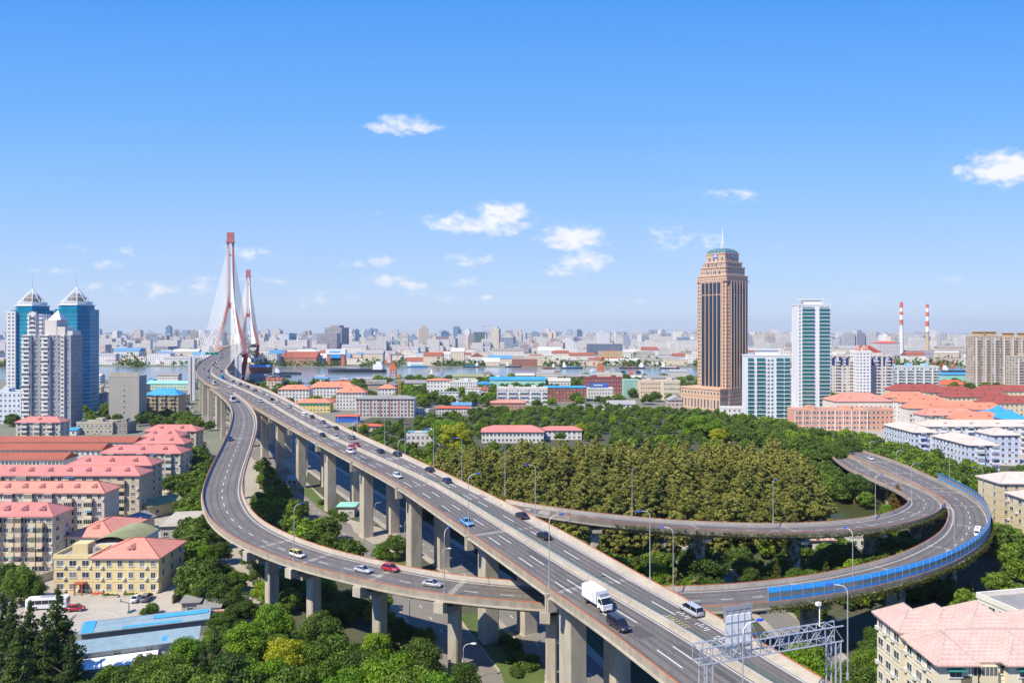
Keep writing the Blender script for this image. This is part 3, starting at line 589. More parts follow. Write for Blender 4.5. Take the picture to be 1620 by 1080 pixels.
# ---------------------------------------------------------------- vehicles
def ring(x, hw, z0, z1, tuck=.86): return [(x,-hw*.92,z0),(x,hw*.92,z0),(x,hw,z0+(z1-z0)*.35),(x,hw*.98,z0+(z1-z0)*.75),(x,hw*tuck,z1),(x,-hw*tuck,z1),(x,-hw*.98,z0+(z1-z0)*.75),(x,-hw,z0+(z1-z0)*.35)]
def gring(x, hb, ht, z0, z1): return [(x,-hb,z0),(x,hb,z0),(x,ht,z1),(x,-ht,z1)]
_wm = {}
def wheel_set(root, xs, hw, r=.33, w=.22):
    key = (r, w)
    if key not in _wm:
        b = MB(); b.tube((0,-w/2,0),(0,w/2,0), r, 14); t = b.mesh('tyre', [M['rubber']])
        b = MB(); b.tube((0,-w/2-.01,0),(0,w/2+.01,0), r*.62, 8); _wm[key] = (t, b.mesh('rim', [M['chrome']]))
    for x in xs:
        for s in (-1, 1):
            o = inst('wheel', _wm[key][0], root, (x, s*(hw-w/2), r)); inst('rim', _wm[key][1], o)
CARK = dict(
 sedan=dict(L=4.65, W=1.8, belt=.93, body=[(-1,.78,.38,.78),(-.94,.86,.28,.97),(-.5,.9,.2,1.0),(0,.9,.18,.96),(.45,.9,.2,.93),(.84,.86,.24,.80),(1,.7,.36,.62)], gh=[(-.80,.74,.72,.93,.97),(-.42,.80,.62,.9,1.40),(.06,.80,.64,.9,1.43),(.46,.76,.70,.88,.95)], rf=(-.42,.06,1.41)),
 hatch=dict(L=4.15, W=1.75, belt=.96, body=[(-1,.78,.36,.9),(-.93,.86,.26,1.0),(-.5,.89,.2,1.0),(0,.89,.18,.98),(.5,.88,.2,.95),(.85,.84,.24,.82),(1,.68,.36,.62)], gh=[(-.96,.74,.70,.93,1.0),(-.74,.78,.64,.95,1.42),(.10,.80,.65,.92,1.48),(.55,.75,.70,.9,.97)], rf=(-.74,.10,1.44)),
 suv=dict(L=4.7, W=1.86, belt=1.05, body=[(-1,.82,.42,1.0),(-.95,.9,.3,1.08),(-.5,.93,.26,1.1),(0,.93,.24,1.08),(.5,.92,.26,1.05),(.88,.88,.3,.95),(1,.74,.42,.75)], gh=[(-.97,.78,.74,1.0,1.08),(-.82,.82,.68,1.02,1.62),(.12,.84,.70,1.02,1.68),(.50,.80,.74,1.0,1.06)], rf=(-.82,.12,1.65)),
 mpv=dict(L=4.9, W=1.86, belt=1.05, body=[(-1,.84,.36,1.0),(-.96,.91,.28,1.08),(-.4,.93,.2,1.1),(.1,.93,.2,1.08),(.6,.92,.22,1.02),(.9,.86,.26,.85),(1,.7,.38,.66)], gh=[(-.985,.80,.76,1.0,1.06),(-.90,.84,.72,1.04,1.68),(.22,.84,.72,1.02,1.74),(.70,.78,.70,1.0,1.0)], rf=(-.90,.24,1.70)))
_proto = {}
def car_proto(kind):
    k = CARK[kind]; h = k['L']/2; root = empty(kind+'_car', (0,0,0))
    b = MB(); b.loft([ring(x*h, hw*k['W']/1.8, z0, z1) for x, hw, z0, z1 in k['body']]); b.build('body', M['paint'], root, True)
    b = MB(); b.loft([gring(x*h, hb*k['W']/1.8, ht*k['W']/1.8, z0, z1) for x, hb, ht, z0, z1 in k['gh']]); b.build('window_glass', M['cglass'], root)
    x0, x1, zr = k['rf']; ww = k['gh'][1][2]*k['W']/1.8
    b = MB(); b.loft([[(x*h,-ww*.98,zr-.03+dz),(x*h,ww*.98,zr-.03+dz),(x*h,ww*.8,zr+.04+dz),(x*h,-ww*.8,zr+.04+dz)] for x, dz in ((x0,.0),((x0+x1)/2,.03),(x1,.02))])
    for s in (-1, 1):
        for i in (0, 1): a_, c_ = k['gh'][i*2], k['gh'][i*2+1]; b.tube((a_[0]*h,s*a_[1]*k['W']/1.8,a_[4]),(c_[0]*h,s*c_[2]*k['W']/1.8,c_[4]), .045, 4)
        xm = (x0+x1)/2*h; b.tube((xm,s*.82*k['W']/1.8,k['belt']),(xm,s*ww,zr), .05, 4)
    b.build('roof', M['paint'], root)
    wheel_set(root, (-.60*h, .62*h), k['W']/2, .33 if kind != 'suv' else .37)
    for s in (-1, 1):
        z = k['body'][-2][3]; b = MB(); b.box(.86*h,.965*h, s*.62-.15, s*.62+.15, z-.2, z-.06); b.build('headlight', M['hl'], root)
        z = k['body'][1][3]; b = MB(); b.box(-1.003*h,-.94*h, s*.66-.13, s*.66+.13, z-.26, z-.08); b.build('tail_lamp', M['tl'], root)
        b = MB(); b.box(.30*h,.36*h, s*k['W']/2-(.05 if s > 0 else .13), s*k['W']/2+(.13 if s > 0 else .05), k['belt'], k['belt']+.13); b.build('mirror', M['plastic'], root)
    b = MB(); b.box(.93*h,1.0*h,-.55,.55,.36,.5); b.build('grille', M['plastic'], root)
    b = MB(); b.box(-1.012*h,-.99*h,-.25,.25,.55,.68); b.build('number_plate', M['blue_p'], root)
    return root
def box_truck(root, col=(.8,.8,.78)):
    b = MB(); b.box(-3.1,2.9,-.45,.45,.55,.8); b.build('chassis', M['plastic'], root)
    b = MB(); b.box(-3.2,1.35,-1.12,1.12,.95,3.15); b.build('cargo_box', M['white'], root)
    b = MB(); 
    for y in (-1.14, 1.13):
        for x in (-3.2,-1.9,-.6,.7,1.3): b.box(x,x+.05,y,y+.015,.95,3.15)
        b.box(-3.2,1.35,y,y+.015,.93,1.02)
    b.build('trim', M['steel'], root)
    b = MB(); b.box(.1,.9,-1.17,-1.121,1.1,2.8); b.build('side_door', M['frame'], root)
    b = MB(); b.loft([[(1.5,-1.0,.55),(1.5,1.0,.55),(1.5,1.0,2.35),(1.5,-1.0,2.35)],[(2.4,-1.0,.5),(2.4,1.0,.5),(2.4,.92,2.35),(2.4,-.92,2.35)],[(2.75,-1.0,.5),(2.75,1.0,.5),(2.75,.96,1.5),(2.75,-.96,1.5)],[(3.2,-.98,.5),(3.2,.98,.5),(3.2,.95,1.35),(3.2,-.95,1.35)]]); b.build('cab', M['white'], root)
    b = MB(); b.frus([(2.47,-.86,2.22),(2.47,.86,2.22),(3.0,.9,1.42),(3.0,-.9,1.42)],[(2.55,-.86,2.3),(2.55,.86,2.3),(3.12,.9,1.46),(3.12,-.9,1.46)]); b.build('windscreen', M['cglass'], root)
    for s in (-1, 1): b = MB(); b.box(1.75,2.55,s*1.0-.02,s*1.0+.02,1.5,2.15); b.build('side_window', M['cglass'], root); b = MB(); b.box(3.17,3.23,s*.7-.17,s*.7+.17,.72,.92); b.build('headlight', M['hl'], root); b = MB(); b.box(2.8,2.9,s*1.2-.1,s*1.2+.1,1.5,2.0); b.build('mirror', M['plastic'], root)
    b = MB(); b.box(1.36,2.2,-.85,.85,2.4,2.95); b.build('cooling_unit', M['steel'], root)
    b = MB(); b.box(3.19,3.25,-.95,.95,.45,.68); b.build('bumper', M['white'], root); b = MB(); b.box(3.25,3.27,-.25,.25,.5,.64); b.build('number_plate', M['paint_y'], root)
    wheel_set(root, (-2.0, 2.3), 1.05, .42, .28)
def bus_parts(root, L=10.5, W=2.5, Hh=3.1, body='white', stripe=None):
    b = MB(); b.loft([ring(x, W/2*k_, .4, Hh-dz, .93) for x, k_, dz in ((-L/2,.93,.12),(-L/2+.25,1,0),(L/2-.35,1,0),(L/2,.92,.2))]); b.build('body', M[body], root, False)
    for s in (-1, 1):
        n = int(L/1.7)
        for i in range(n): x = -L/2+.7+i*(L-1.6)/n; b = MB(); b.box(x,x+(L-1.6)/n-.12,s*W/2*1.0-.03,s*W/2*1.0+.03,1.5,2.45); b.build('window', M['cglass'], root)
        if stripe: b = MB(); b.box(-L/2+.3,L/2-.4,s*W/2-.02,s*W/2+.035,.75,1.1); b.build('stripe', M[stripe], root)
    b = MB(); b.box(L/2-.12,L/2+.03,-W/2+.2,W/2-.2,1.3,2.6); b.build('windscreen', M['cglass'], root)
    b = MB(); b.box(-L/2-.03,-L/2+.1,-W/2+.3,W/2-.3,1.7,2.6); b.build('rear_window', M['cglass'], root)
    b = MB(); b.box(-1.6,1.2,-.7,.7,Hh-.05,Hh+.18); b.build('roof_unit', M['steel'], root)
    for s in (-1, 1): b = MB(); b.box(-L/2-.04,-L/2+.05,s*.95-.12,s*.95+.12,.8,1.2); b.build('tail_lamp', M['tl'], root)
    wheel_set(root, (-L/2+2.3, L/2-2.2), W/2-.02, .48, .3)
def setcol(root, c):
    for ch in root.children:
        if ch.data and ch.data.materials and ch.data.materials[0] == M['paint']: ch.color = (*c, 1)
def place(D, kind, px, py, col, label, cat='car', fwd=1, group=None, scale=1.0, dz=0):
    a, o = D.locate(px, py); p = D.ata(a, o); q = D.ata(a+2, o)
    # direction of travel along the actual edge geometry
    v = (q - p)*fwd; ang = math.atan2(v.y, v.x); pitch = -math.asin(max(-.3, min(.3, v.z/v.length)))
    if kind in CARK:
        root = _proto.get(kind)
        if root is None: root = _proto[kind] = car_proto(kind)
        elif root.get('used'): root = copy_tree(root)
        if 'used' in root: del root['used']
        _proto[kind]['used'] = 1
    else:
        root = empty(kind, (0,0,0))
        if kind == 'box_truck': box_truck(root)
        elif kind == 'coach': bus_parts(root, 9.5)
        elif kind == 'van_bus': bus_parts(root, 6.0, 2.0, 2.5)
        elif kind == 'green_truck': 
            b = MB(); b.box(-3.4,1.4,-1.2,1.2,1,3.3); b.build('cargo_box', mat('truck_green', (.0,.22,.16), .6), root); b = MB(); b.box(1.55,3.3,-1.1,1.1,.6,2.7); b.build('cab', M['blue_p'], root)
            b = MB(); b.box(3.25,3.36,-.95,.95,1.6,2.4); b.build('windscreen', M['cglass'], root); wheel_set(root, (-2.2, 2.3), 1.1, .48, .3)
    root.location = p + Vector((0,0,.02+dz)); root.rotation_mode = 'XYZ'; root.rotation_euler = (0, pitch, ang); root.scale = (scale,)*3
    setcol(root, col); tag(root, label, cat, group)
    return root
BLK=(.012,.013,.016); WHT=(.75,.75,.74); SIL=(.42,.44,.47); RED=(.38,.012,.03); GRY=(.16,.165,.175); NAV=(.015,.03,.11); BLU=(.12,.36,.72)
gm_ = 'cars driving towards the camera on the highway'; ga_ = 'cars driving away along the highway'; gr_ = 'cars on the foreground ramp'
_v = place(DO,'mpv',472,878,(.72,.72,.66),'white minivan with yellow roof on the foreground ramp beside a street lamp','minivan',1,gr_,.86)
for _c in _v.children:
    if _c.name.startswith('roof'): _c.color = (.75,.55,.03,1)
place(DO,'sedan',575,907,SIL,'silver sedan following the red hatchback along the foreground ramp','car',1,gr_,.92)
place(DO,'hatch',621,908,RED,'dark red hatchback between two silver sedans on the foreground ramp','car',1,gr_)
place(DO,'sedan',685,927,(.36,.37,.38),'grey sedan leading the red hatchback towards the underpass on the ramp','car',1,gr_,.92)
place(DO,'sedan',365,698,NAV,'lone dark blue sedan climbing the straight part of the left ramp','car',1,gr_)
place(DO,'van_bus',369,636,WHT,'white minibus entering the left ramp from the highway','minibus',1,None,1.35)
place(DM,'box_truck',948,951,WHT,'white box truck with cooling unit on the near lanes beside a street lamp','truck',-1,None,.98)
place(DM,'mpv',985,996,(.035,.025,.03),'dark plum people carrier just ahead of the white box truck','minivan',-1,gm_,.95)
place(DM,'sedan',742,829,BLU,'bright blue sedan in the outer lane passing a lamp post','car',-1,gm_)
place(DM,'hatch',626,756,WHT,'white hatchback in the outer lane behind the bright blue sedan','car',-1,gm_)
place(DM,'suv',554,716,WHT,'white off-roader beside the two red cars on the highway','car',-1,gm_)
place(DM,'hatch',557,708,(.5,.02,.03),'left of the two red cars driving side by side on the highway','car',-1,gm_)
place(DM,'hatch',565,705,(.45,.02,.03),'right of the two red cars driving side by side on the highway','car',-1,gm_)
place(DM,'sedan',511,689,BLK,'black sedan in the outer lane left of a grey sedan','car',-1,gm_)
place(DM,'sedan',532,693,SIL,'silver grey sedan in the middle lane right of a black sedan','car',-1,gm_)
place(DM,'mpv',1090,972,SIL,'silver people carrier seen from behind near the sign gantry','minivan',1,ga_,.95)
place(DM,'sedan',858,850,BLK,'nearest black sedan driving away beside the green median fence','car',1,ga_)
place(DM,'sedan',821,816,(.02,.015,.02),'black sedan driving away near the right parapet behind the lamp post','car',1,ga_)
place(DM,'hatch',706,766,NAV,'navy hatchback driving away, second in the line past the wood','car',1,ga_)
place(DM,'sedan',678,744,BLK,'black sedan driving away ahead of the navy hatchback','car',1,ga_)
place(DM,'suv',629,721,BLK,'black off-roader driving away near right parapet opposite the red cars','car',1,ga_)
place(DM,'sedan',602,715,BLK,'black sedan driving away close to the median opposite the red cars','car',1,ga_)
place(DM,'suv',555,693,GRY,'dark grey off-roader driving away behind the red cars','car',1,ga_)
rest = [(412,637,'suv',SIL,-1),(431,641,'sedan',WHT,-1),(323,576,'sedan',GRY,-1),(322,584,'sedan',GRY,-1),(330,588,'hatch',BLK,-1),(365,613,'sedan',WHT,-1),(373,610,'sedan',WHT,-1),
 (330,598,'sedan',GRY,-1),(531,677,'sedan',BLK,1),(518,677,'sedan',SIL,1),(510,669,'sedan',GRY,1),(494,661,'sedan',BLK,1),(458,645,'suv',SIL,1),(439,634,'sedan',WHT,1),(430,633,'hatch',BLK,1),
 (424,627,'sedan',WHT,1),(417,624,'sedan',SIL,1),(402,619,'suv',BLK,1),(391,612,'suv',GRY,1),(388,609,'sedan',SIL,1),(380,608,'suv',BLK,1),(369,604,'sedan',BLK,1),(350,588,'sedan',BLK,1),(339,580,'sedan',BLK,1),
 (344,583,'hatch',RED,1),(351,581,'sedan',WHT,1),(341,576,'sedan',BLK,1),(337,576,'sedan',WHT,1),(349,575,'hatch',WHT,1),(349,567,'sedan',BLK,1),(353,564,'sedan',SIL,1),(352,561,'sedan',BLK,-1)]
cn = {SIL:'silver', WHT:'white', GRY:'dark grey', BLK:'black', RED:'red'}; kn = dict(sedan='sedan', suv='off-roader', hatch='hatchback'); cnt = {}
for px, py, k, c, f in rest:
    key = (c, k, f); cnt[key] = cnt.get(key, 0) + 1
    lab = f"{ORD[cnt[key]-1]} {cn[c]} {kn[k]} {'coming towards' if f < 0 else 'driving away from'} the camera on the distant highway stretch"
    place(DM, k, px, py, c, lab, 'car', f, gm_ if f < 0 else ga_)
place(DM,'coach',481,658,WHT,'white coach driving away among the cars on the highway','coach',1,None,.6)
place(DM,'van_bus',339,609,WHT,'white minibus coming round the bend below the bridge','minibus',-1,None,1.1)
place(DM,'green_truck',352,600,WHT,'green lorry on the bend below the red bridge','lorry',-1)
place(DO,'coach',1546,845,WHT,'white coach seen from behind on the outer loop beside the blue screen','coach',1,None,.62)
place(DO,'sedan',1347,718,(.03,.12,.5),'bright blue car where the loop road meets the trees','car',-1)
place(DO,'sedan',1376,728,WHT,'white car near the far end of the loop road','car',-1)
for k in list(_proto.values()):
    if 'used' in k: del k['used']
# ---------------------------------------------------------------- street lamps
def lamp_mesh(h, arm=2.6, head='lampblue'):
    b = MB(); b.tube((0,0,0),(0,0,h-1.2), .105, 7, r2=.07); b.tube((0,0,0),(0,0,.9), .2, 7); pole = b.mesh('pole', [M['steel']])
    b = MB(); pts = [(0,0,h-1.2),(.12,0,h-.6),(.5,0,h-.15),(1.1,0,h+.02),(arm-.6,0,h+.08)]; b.path(pts, .05, 5); a_ = b.mesh('arm', [M['white']])
    b = MB(); b.loft([[(arm-.7,-.12,h+.02),(arm-.7,.12,h+.02),(arm-.7,.1,h+.16),(arm-.7,-.1,h+.16)],[(arm-.1,-.24,h-.02),(arm-.1,.24,h-.02),(arm-.1,.18,h+.24),(arm-.1,-.18,h+.24)],[(arm+.35,-.14,h+.03),(arm+.35,.14,h+.03),(arm+.35,.1,h+.16),(arm+.35,-.1,h+.16)]]); hd = b.mesh('lamp_head', [M[head]])
    return pole, a_, hd
LM = lamp_mesh(13.0); LMs = lamp_mesh(8.0, 2.2, 'white'); LMf = lamp_mesh(12.0, 2.4, 'white')
def lamp(loc, ang, label, group, ms=LM):
    r_ = empty('street_lamp', tuple(loc), ang, label, 'street lamp', group)
    for n_, me in zip(('pole', 'arm', 'lamp_head'), ms): inst(n_, me, r_)
    return r_
for i, a in enumerate(pa):
    lamp(DM.ata(a, .15, .6), DM.dir(a)-math.pi/2, f'{ORD[i]} tall lamp from the camera along the left parapet of the highway', 'lamps on the left parapet')
rl = [DM.near(px, 0) for px in ()]
def near_right(px): return DM.arc[min((i for i in range(DM.n_) if DM.p[i,1] < 700), key=lambda i: abs(810+F*(DM.p[i,0]+DM.n[i,0]*DM.W[i])/(DM.p[i,1]+DM.n[i,1]*DM.W[i]) - px))]
for i, px in enumerate([1035,847,733,684,642,610,566,533,504,482]):
    a = near_right(px); lamp(DM.ata(a, DM.Wa(a)-.15, .6), DM.dir(a)+math.pi/2, f'{ORD[i]} tall lamp from the camera along the right parapet of the highway', 'lamps on the right parapet')
for i, (px, off) in enumerate([(457,0),(705,0)]):
    a = DO.near(px); lamp(DO.ata(a, .15, .5), DO.dir(a)+math.pi/2, ['tall lamp on the foreground ramp beside the yellow-roofed minivan','tall lamp on the foreground ramp near where it dips under the highway'][i], 'lamps on the ramps')
p = G(303,0.01) if False else None
for px, py, z, ang, lab in [(1065,931,17,math.pi*.9,'slim lamp just right of the highway where the outer loop emerges'),(1349,931,14.4,math.pi*.55,'tall lamp rising from the middle of the blue noise screen'),(1510,882,12.7,math.pi*.75,'tall lamp on the inside of the outer loop bend'),
   (1223,825,15.5,math.pi*1.5,'lamp on the inner loop in front of the brown wood, right of the round bush'),(1000,812,20.5,math.pi*1.5,'lamp on the inner loop in front of the brown wood, left of the round bush'),(799,780,26,math.pi*1.5,'lamp where the inner loop leaves the highway'),
   (1385,815,12.3,math.pi*.1,'lamp at the inner kerb of the loop by the yellow tree'),(1442,790,11.3,math.pi*.1,'lamp at the inner kerb where the loop bends back'),(1376,744,9.5,0,'shorter lamp beyond the loop near the roadside trees'),(1418,762,10,0,'lamp beside the loop right of the rusty conifer'),
   (1502,762,10.4,math.pi,'lamp at the start of the far blue screen'),(1555,798,11.2,math.pi,'lamp outside the far blue screen by the cream flats'),(1318,705,5,0,'lamp at the far end of the loop road'),(1349,700,5,0,'lamp in the trees behind the blue car')]:
    x, y = G(px, py, z); lamp((x, y, z-.6), ang, lab, 'lamps on the ramps')
for px, py, ang, lab in [(1341,1105,math.pi,'tall lamp standing on the ground right of the steel gantry')]:
    z = 22 if px < 1200 else 8
    top = 955 if px < 1200 else 925
    Y = 82 if px < 1200 else 100; zt = ZA(top, Y); x = XA(px, Y); lamp((x, Y, zt-13), ang, lab, 'lamps by the gantry')
for px, py, lab in [(648,1000,'small white lamp beside the street below the ramp'),(733,1082,'small white lamp above the round tree by the street'),(214,860,'tall lamp rising from trees left of the ramp bend'),(640,862,'small lamp behind the concrete kiosk'),(593,830,'small lamp in front of a pier by the kiosk'),(571,800,'small lamp by the green-roofed kiosk'),(700,912,'small lamp beside the pier under the highway'),(1310,1040,'small white camera pole near the gantry')]:
    x, y = G(px, py); lamp((x, y, 0), 0 if px > 400 else 1.2, lab, 'small street lamps', LMs)
# left kerb lamp tall at (322,690)
for px, top, Y, lab in [(320,690,250,'tall lamp rising left of the ramp bend with blue arm'),(378,660,380,'lamp between the ramp and the terraces')]:
    pass
for i, (px, py) in enumerate([(1181,668),(1207,672),(1222,676),(1245,681),(1283,692),(1300,696),(1335,706),(1396,722),(1428,735),(1470,748),(1580,772)]):
    x, y = G(px, py); lamp((x, y, 0), (i % 2)*math.pi, f'{ORD[i]} slender lamp from the left along the tree-lined boulevard', 'boulevard lamps', LMf)
# ---------------------------------------------------------------- sign gantry
Yg0, Yg1 = 85.0, 92.0
q0 = Vector((XA(1108, Yg0), Yg0, 0)); q1 = Vector((XA(1334, Yg1), Yg1, 0)); gl = (q1-q0); L_ = Vector((gl.x, gl.y, 0)).length
gt = empty('sign_gantry', (q0.x, q0.y, 0), math.atan2(gl.y, gl.x), 'grey steel lattice gantry spanning the highway near the camera', 'gantry')
zb, zt_ = ZA(1052, Yg0), ZA(1052, Yg0) + 1.9; w_ = 1.6
zb1 = ZA(1013, Yg1)
def gz(x): return zb + (zb1-zb)*x/L_
b = MB(); n = 15
for k in range(n):
    xa, xb = L_*k/n, L_*(k+1)/n; za, zc = gz(xa), gz(xb)
    for y in (0, w_):
        b.tube((xa,y,za),(xb,y,zc), .1, 5); b.tube((xa,y,za+1.9),(xb,y,zc+1.9), .1, 5); b.tube((xa,y,za),(xa,y,za+1.9), .06, 4)
        b.tube((xa,y,za if k % 2 else za+1.9),(xb,y,zc+1.9 if k % 2 else zc), .06, 4)
    for zz in (za, za+1.9): b.tube((xa,0,zz),(xa,w_,zz), .06, 4); b.tube((xa,0,zz),(xb,w_,zz+(zc-za)), .045, 4)
b.build('truss', M['steel'], gt)
for x, zlow in ((.9, -1), (L_-1.2, -1)):
    b = MB()
    for y in (0, w_):
        for dx in (0, .8): b.tube((x+dx,y,0),(x+dx,y,gz(x)), .12, 6)
    for k in range(22):
        z0_, z1_ = gz(x)*k/22, gz(x)*(k+1)/22
        for y in (0, w_): b.tube((x if k % 2 else x+.8,y,z0_),(x+.8 if k % 2 else x,y,z1_), .035, 4)
    b.build('leg', M['steel'], gt)
xs = XA(1150, 86.5) - q0.x; xe = XA(1197, 87.5) - q0.x
sg = MB(); z0_ = gz(xs)+1.2; T_ = Matrix.Rotation(math.radians(-6), 4, 'Y')
sg.T = Matrix.Translation((xs, .2, z0_)); sg.box(.2,3.7,0,.15,0,4.0); pnl = sg.build('sign_board', M['white'], gt)
sg = MB(); sg.T = Matrix.Translation((xs, .2, z0_)); sg.box(-.1,3.9,.17,.2,3.2,5.1); sg.build('mesh_panel', M['steel'], pnl)
sg = MB(); sg.T = Matrix.Translation((xs, .2, z0_))
for x in (0,.9,1.8,2.7,3.8): sg.tube((x,-.05,-1),(x,-.05,5.1), .03, 4); sg.tube((x,-.1,2.6),(x+.9,-1.3,-.8), .025, 4)
for z in (.2,1.7,3.2,5.1): sg.tube((-.1,-.05,z),(3.9,-.05,z), .03, 4)
sg.build('brace', M['steel'], pnl)
cmr = MB(); cmr.tube((L_-3,.8,gz(L_)+1.9),(L_-3,.8,gz(L_)+5), .08, 5); cmr.box(L_-3.5,L_-2.9,.6,1,gz(L_)+4.6,gz(L_)+5); cmr.build('camera_mast', M['white'], gt)
# ---------------------------------------------------------------- trees
def crown_mesh(name, m, kind, h, r, n, leaf, seed):
    g = np.random.default_rng(seed)
    if kind == 'round':
        K = 34; lobes = []
        for i in range(K):
            th = g.uniform(0, 6.28); ph = g.uniform(-.85, 1.0); rr = r*math.sqrt(max(.02, 1-max(0,ph)**2))*g.uniform(.45, .80)
            c = np.array([math.cos(th)*rr, math.sin(th)*rr, h*.53 + ph*h*.34]); lobes.append((c, r*g.uniform(.20, .36)))
        lobes.append((np.array([0,0,h*.60]), r*.6))
    elif kind == 'cone':
        K = 90; lobes = []
        for i in range(K):
            t = (i/K)**1.1; rr = r*(1-t)**.75*g.uniform(.35, .88); th = g.uniform(0, 6.28)
            lobes.append((np.array([math.cos(th)*rr, math.sin(th)*rr, h*(.08+.88*t)-rr*.12]), max(.45, r*(1-t)*.36+.25)))
        for t in (.1,.25,.4,.55,.7): lobes.append((np.array([0,0,h*(.08+.88*t)]), r*(1-t)*.62))
        lobes.append((np.array([0,0,h*.97]), .3))
    elif kind == 'poplar':
        K = 64; lobes = []
        for i in range(K):
            t = (i+.5)/K; prof = math.sin(math.pi*min(1, .22+.78*t)**1.1)**.7; rr = r*prof*g.uniform(.1, .85); th = g.uniform(0, 6.28)
            lobes.append((np.array([math.cos(th)*rr, math.sin(th)*rr, h*(.13+.83*t)]), r*g.uniform(.15,.27)*max(.5, prof)))
    else:   # shrub
        K = 9; lobes = []
        for i in range(K):
            th = g.uniform(0, 6.28); rr = r*g.uniform(.1, .7); lobes.append((np.array([math.cos(th)*rr, math.sin(th)*rr, h*g.uniform(.3,.65)]), r*g.uniform(.3,.5)))
    vol = np.array([q[1]**2 for q in lobes]); cnts = np.maximum(8, (n*vol/vol.sum()).astype(int)); P_ = []; Nn = []
    for (c, rad), k in zip(lobes, cnts):
        d = g.normal(size=(k, 3)); d /= np.linalg.norm(d, axis=1)[:, None]; rr = rad*np.power(g.uniform(.35, 1.0, k), .4)*g.uniform(.85, 1.15, k)
        sq = np.array([1, 1, .82 if kind != 'cone' else .7]); P_.append(c + d*rr[:, None]*sq); Nn.append(d + g.normal(size=(k, 3))*.55)
    P_ = np.concatenate(P_); Nn = np.concatenate(Nn); Nn /= np.linalg.norm(Nn, axis=1)[:, None]; k = len(P_)
    up = g.normal(size=(k, 3)); a = np.cross(Nn, up); a /= np.linalg.norm(a, axis=1)[:, None]; b_ = np.cross(Nn, a); s = leaf*g.uniform(.6, 1.3, k)[:, None]
    V = np.empty((k, 4, 3)); V[:,0] = P_ - a*s; V[:,1] = P_ - b_*s*.55; V[:,2] = P_ + a*s; V[:,3] = P_ + b_*s*.55
    me = bpy.data.meshes.new(name); me.vertices.add(k*4); me.loops.add(k*4); me.polygons.add(k)
    me.vertices.foreach_set('co', V.reshape(-1)); me.loops.foreach_set('vertex_index', np.arange(k*4, dtype=np.int32)); me.polygons.foreach_set('loop_start', np.arange(0, k*4, 4, dtype=np.int32)); me.polygons.foreach_set('loop_total', np.full(k, 4, dtype=np.int32))
    me.materials.append(m); me.update(); me.validate(); return me
def trunk_mesh(h, r, kind, seed):
    g = random.Random(seed); b = MB(); top = h*(.95 if kind == 'cone' else .62)
    pts = [(0,0,0)]; 
    for i in range(1, 5): pts.append((g.uniform(-.05,.05)*h*.3, g.uniform(-.05,.05)*h*.3, top*i/4))
    for i in range(4): b.tube(pts[i], pts[i+1], r*(1-.2*i), 7, r2=r*(1-.2*(i+1)))
    for i in range(7):
        th = g.uniform(0,6.28); z = h*g.uniform(.25,.6); b.tube((0,0,z),(math.cos(th)*h*.18, math.sin(th)*h*.18, z+h*.14), r*.4, 5, r2=r*.12)
    return b.mesh('trunk', [M['bark']])
SP = {}
def species(key, m, kind, h, r, n, leaf, var=3):
    SP[key] = [(crown_mesh('crown', M[m], kind, h, r, n, leaf, hash_(key)+i), trunk_mesh(h, .03*h, kind, i)) for i in range(var)], h, r
def hash_(s): return sum(ord(c)*(i+3) for i, c in enumerate(s))
species('camphor', 'L_round', 'round', 10, 5, 9000, .25); species('lime', 'L_lime', 'round', 10, 5, 9000, .25); species('gold', 'L_gold', 'round', 10, 5, 9000, .25, 2); species('mid', 'L_mid', 'round', 10, 5, 9000, .25)
species('poplar', 'L_olive', 'poplar', 18, 4.1, 9500, .27, 6); species('conifer', 'L_con', 'cone', 20, 4.6, 19000, .25); species('rusty', 'L_rust', 'cone', 12, 3.8, 3800, .32, 2); species('shrub', 'L_round', 'shrub', 3, 2.6, 1800, .24)
species('shrub_lime', 'L_lime', 'shrub', 3, 2.6, 1500, .24, 2); species('column', 'L_vine', 'cone', 9, 2.6, 2600, .28, 2)
def tree(key, x, y, h, label, group=None, name='tree', wide=1.0, z=0, cat='tree'):
    vs_, h0, r0 = SP[key]; cm, tm = vs_[rnd.randrange(len(vs_))]; s = h/h0
    o = empty(name, (x, y, z), rnd.uniform(0, 6.28), label, cat, group); o.scale = (s*wide, s*wide, s)
    inst('crown', cm, o); inst('trunk', tm, o); return o
def inpoly(x, y, P):
    c = False; j = len(P)-1
    for i in range(len(P)):
        if (P[i][1] > y) != (P[j][1] > y) and x < (P[j][0]-P[i][0])*(y-P[i][1])/(P[j][1]-P[i][1])+P[i][0]: c = not c
        j = i
    return c
def scatter(P, sp, seed, minn=None, avoid=True):
    g = random.Random(seed); xs = [p[0] for p in P]; ys = [p[1] for p in P]; out_ = []; y = min(ys); r_ = 0
    while y < max(ys):
        x = min(xs) + (sp/2 if r_ % 2 else 0)
        while x < max(xs):
            X, Y = x+g.uniform(-.46,.46)*sp, y+g.uniform(-.46,.46)*sp
            if inpoly(X, Y, P) and not (avoid and blocked(X, Y)): out_.append((X, Y))
            x += sp
        y += sp*.87; r_ += 1
    return out_
_bl = []
for D_, mg in ((DM, 1.0), (DO, 2.5), (DI, 2.5)):
    st = 2
    for i in range(0, D_.n_, st): _bl.append((D_.p[i,0]+D_.n[i,0]*D_.W[i]/2, D_.p[i,1]+D_.n[i,1]*D_.W[i]/2, D_.W[i]/2+mg))
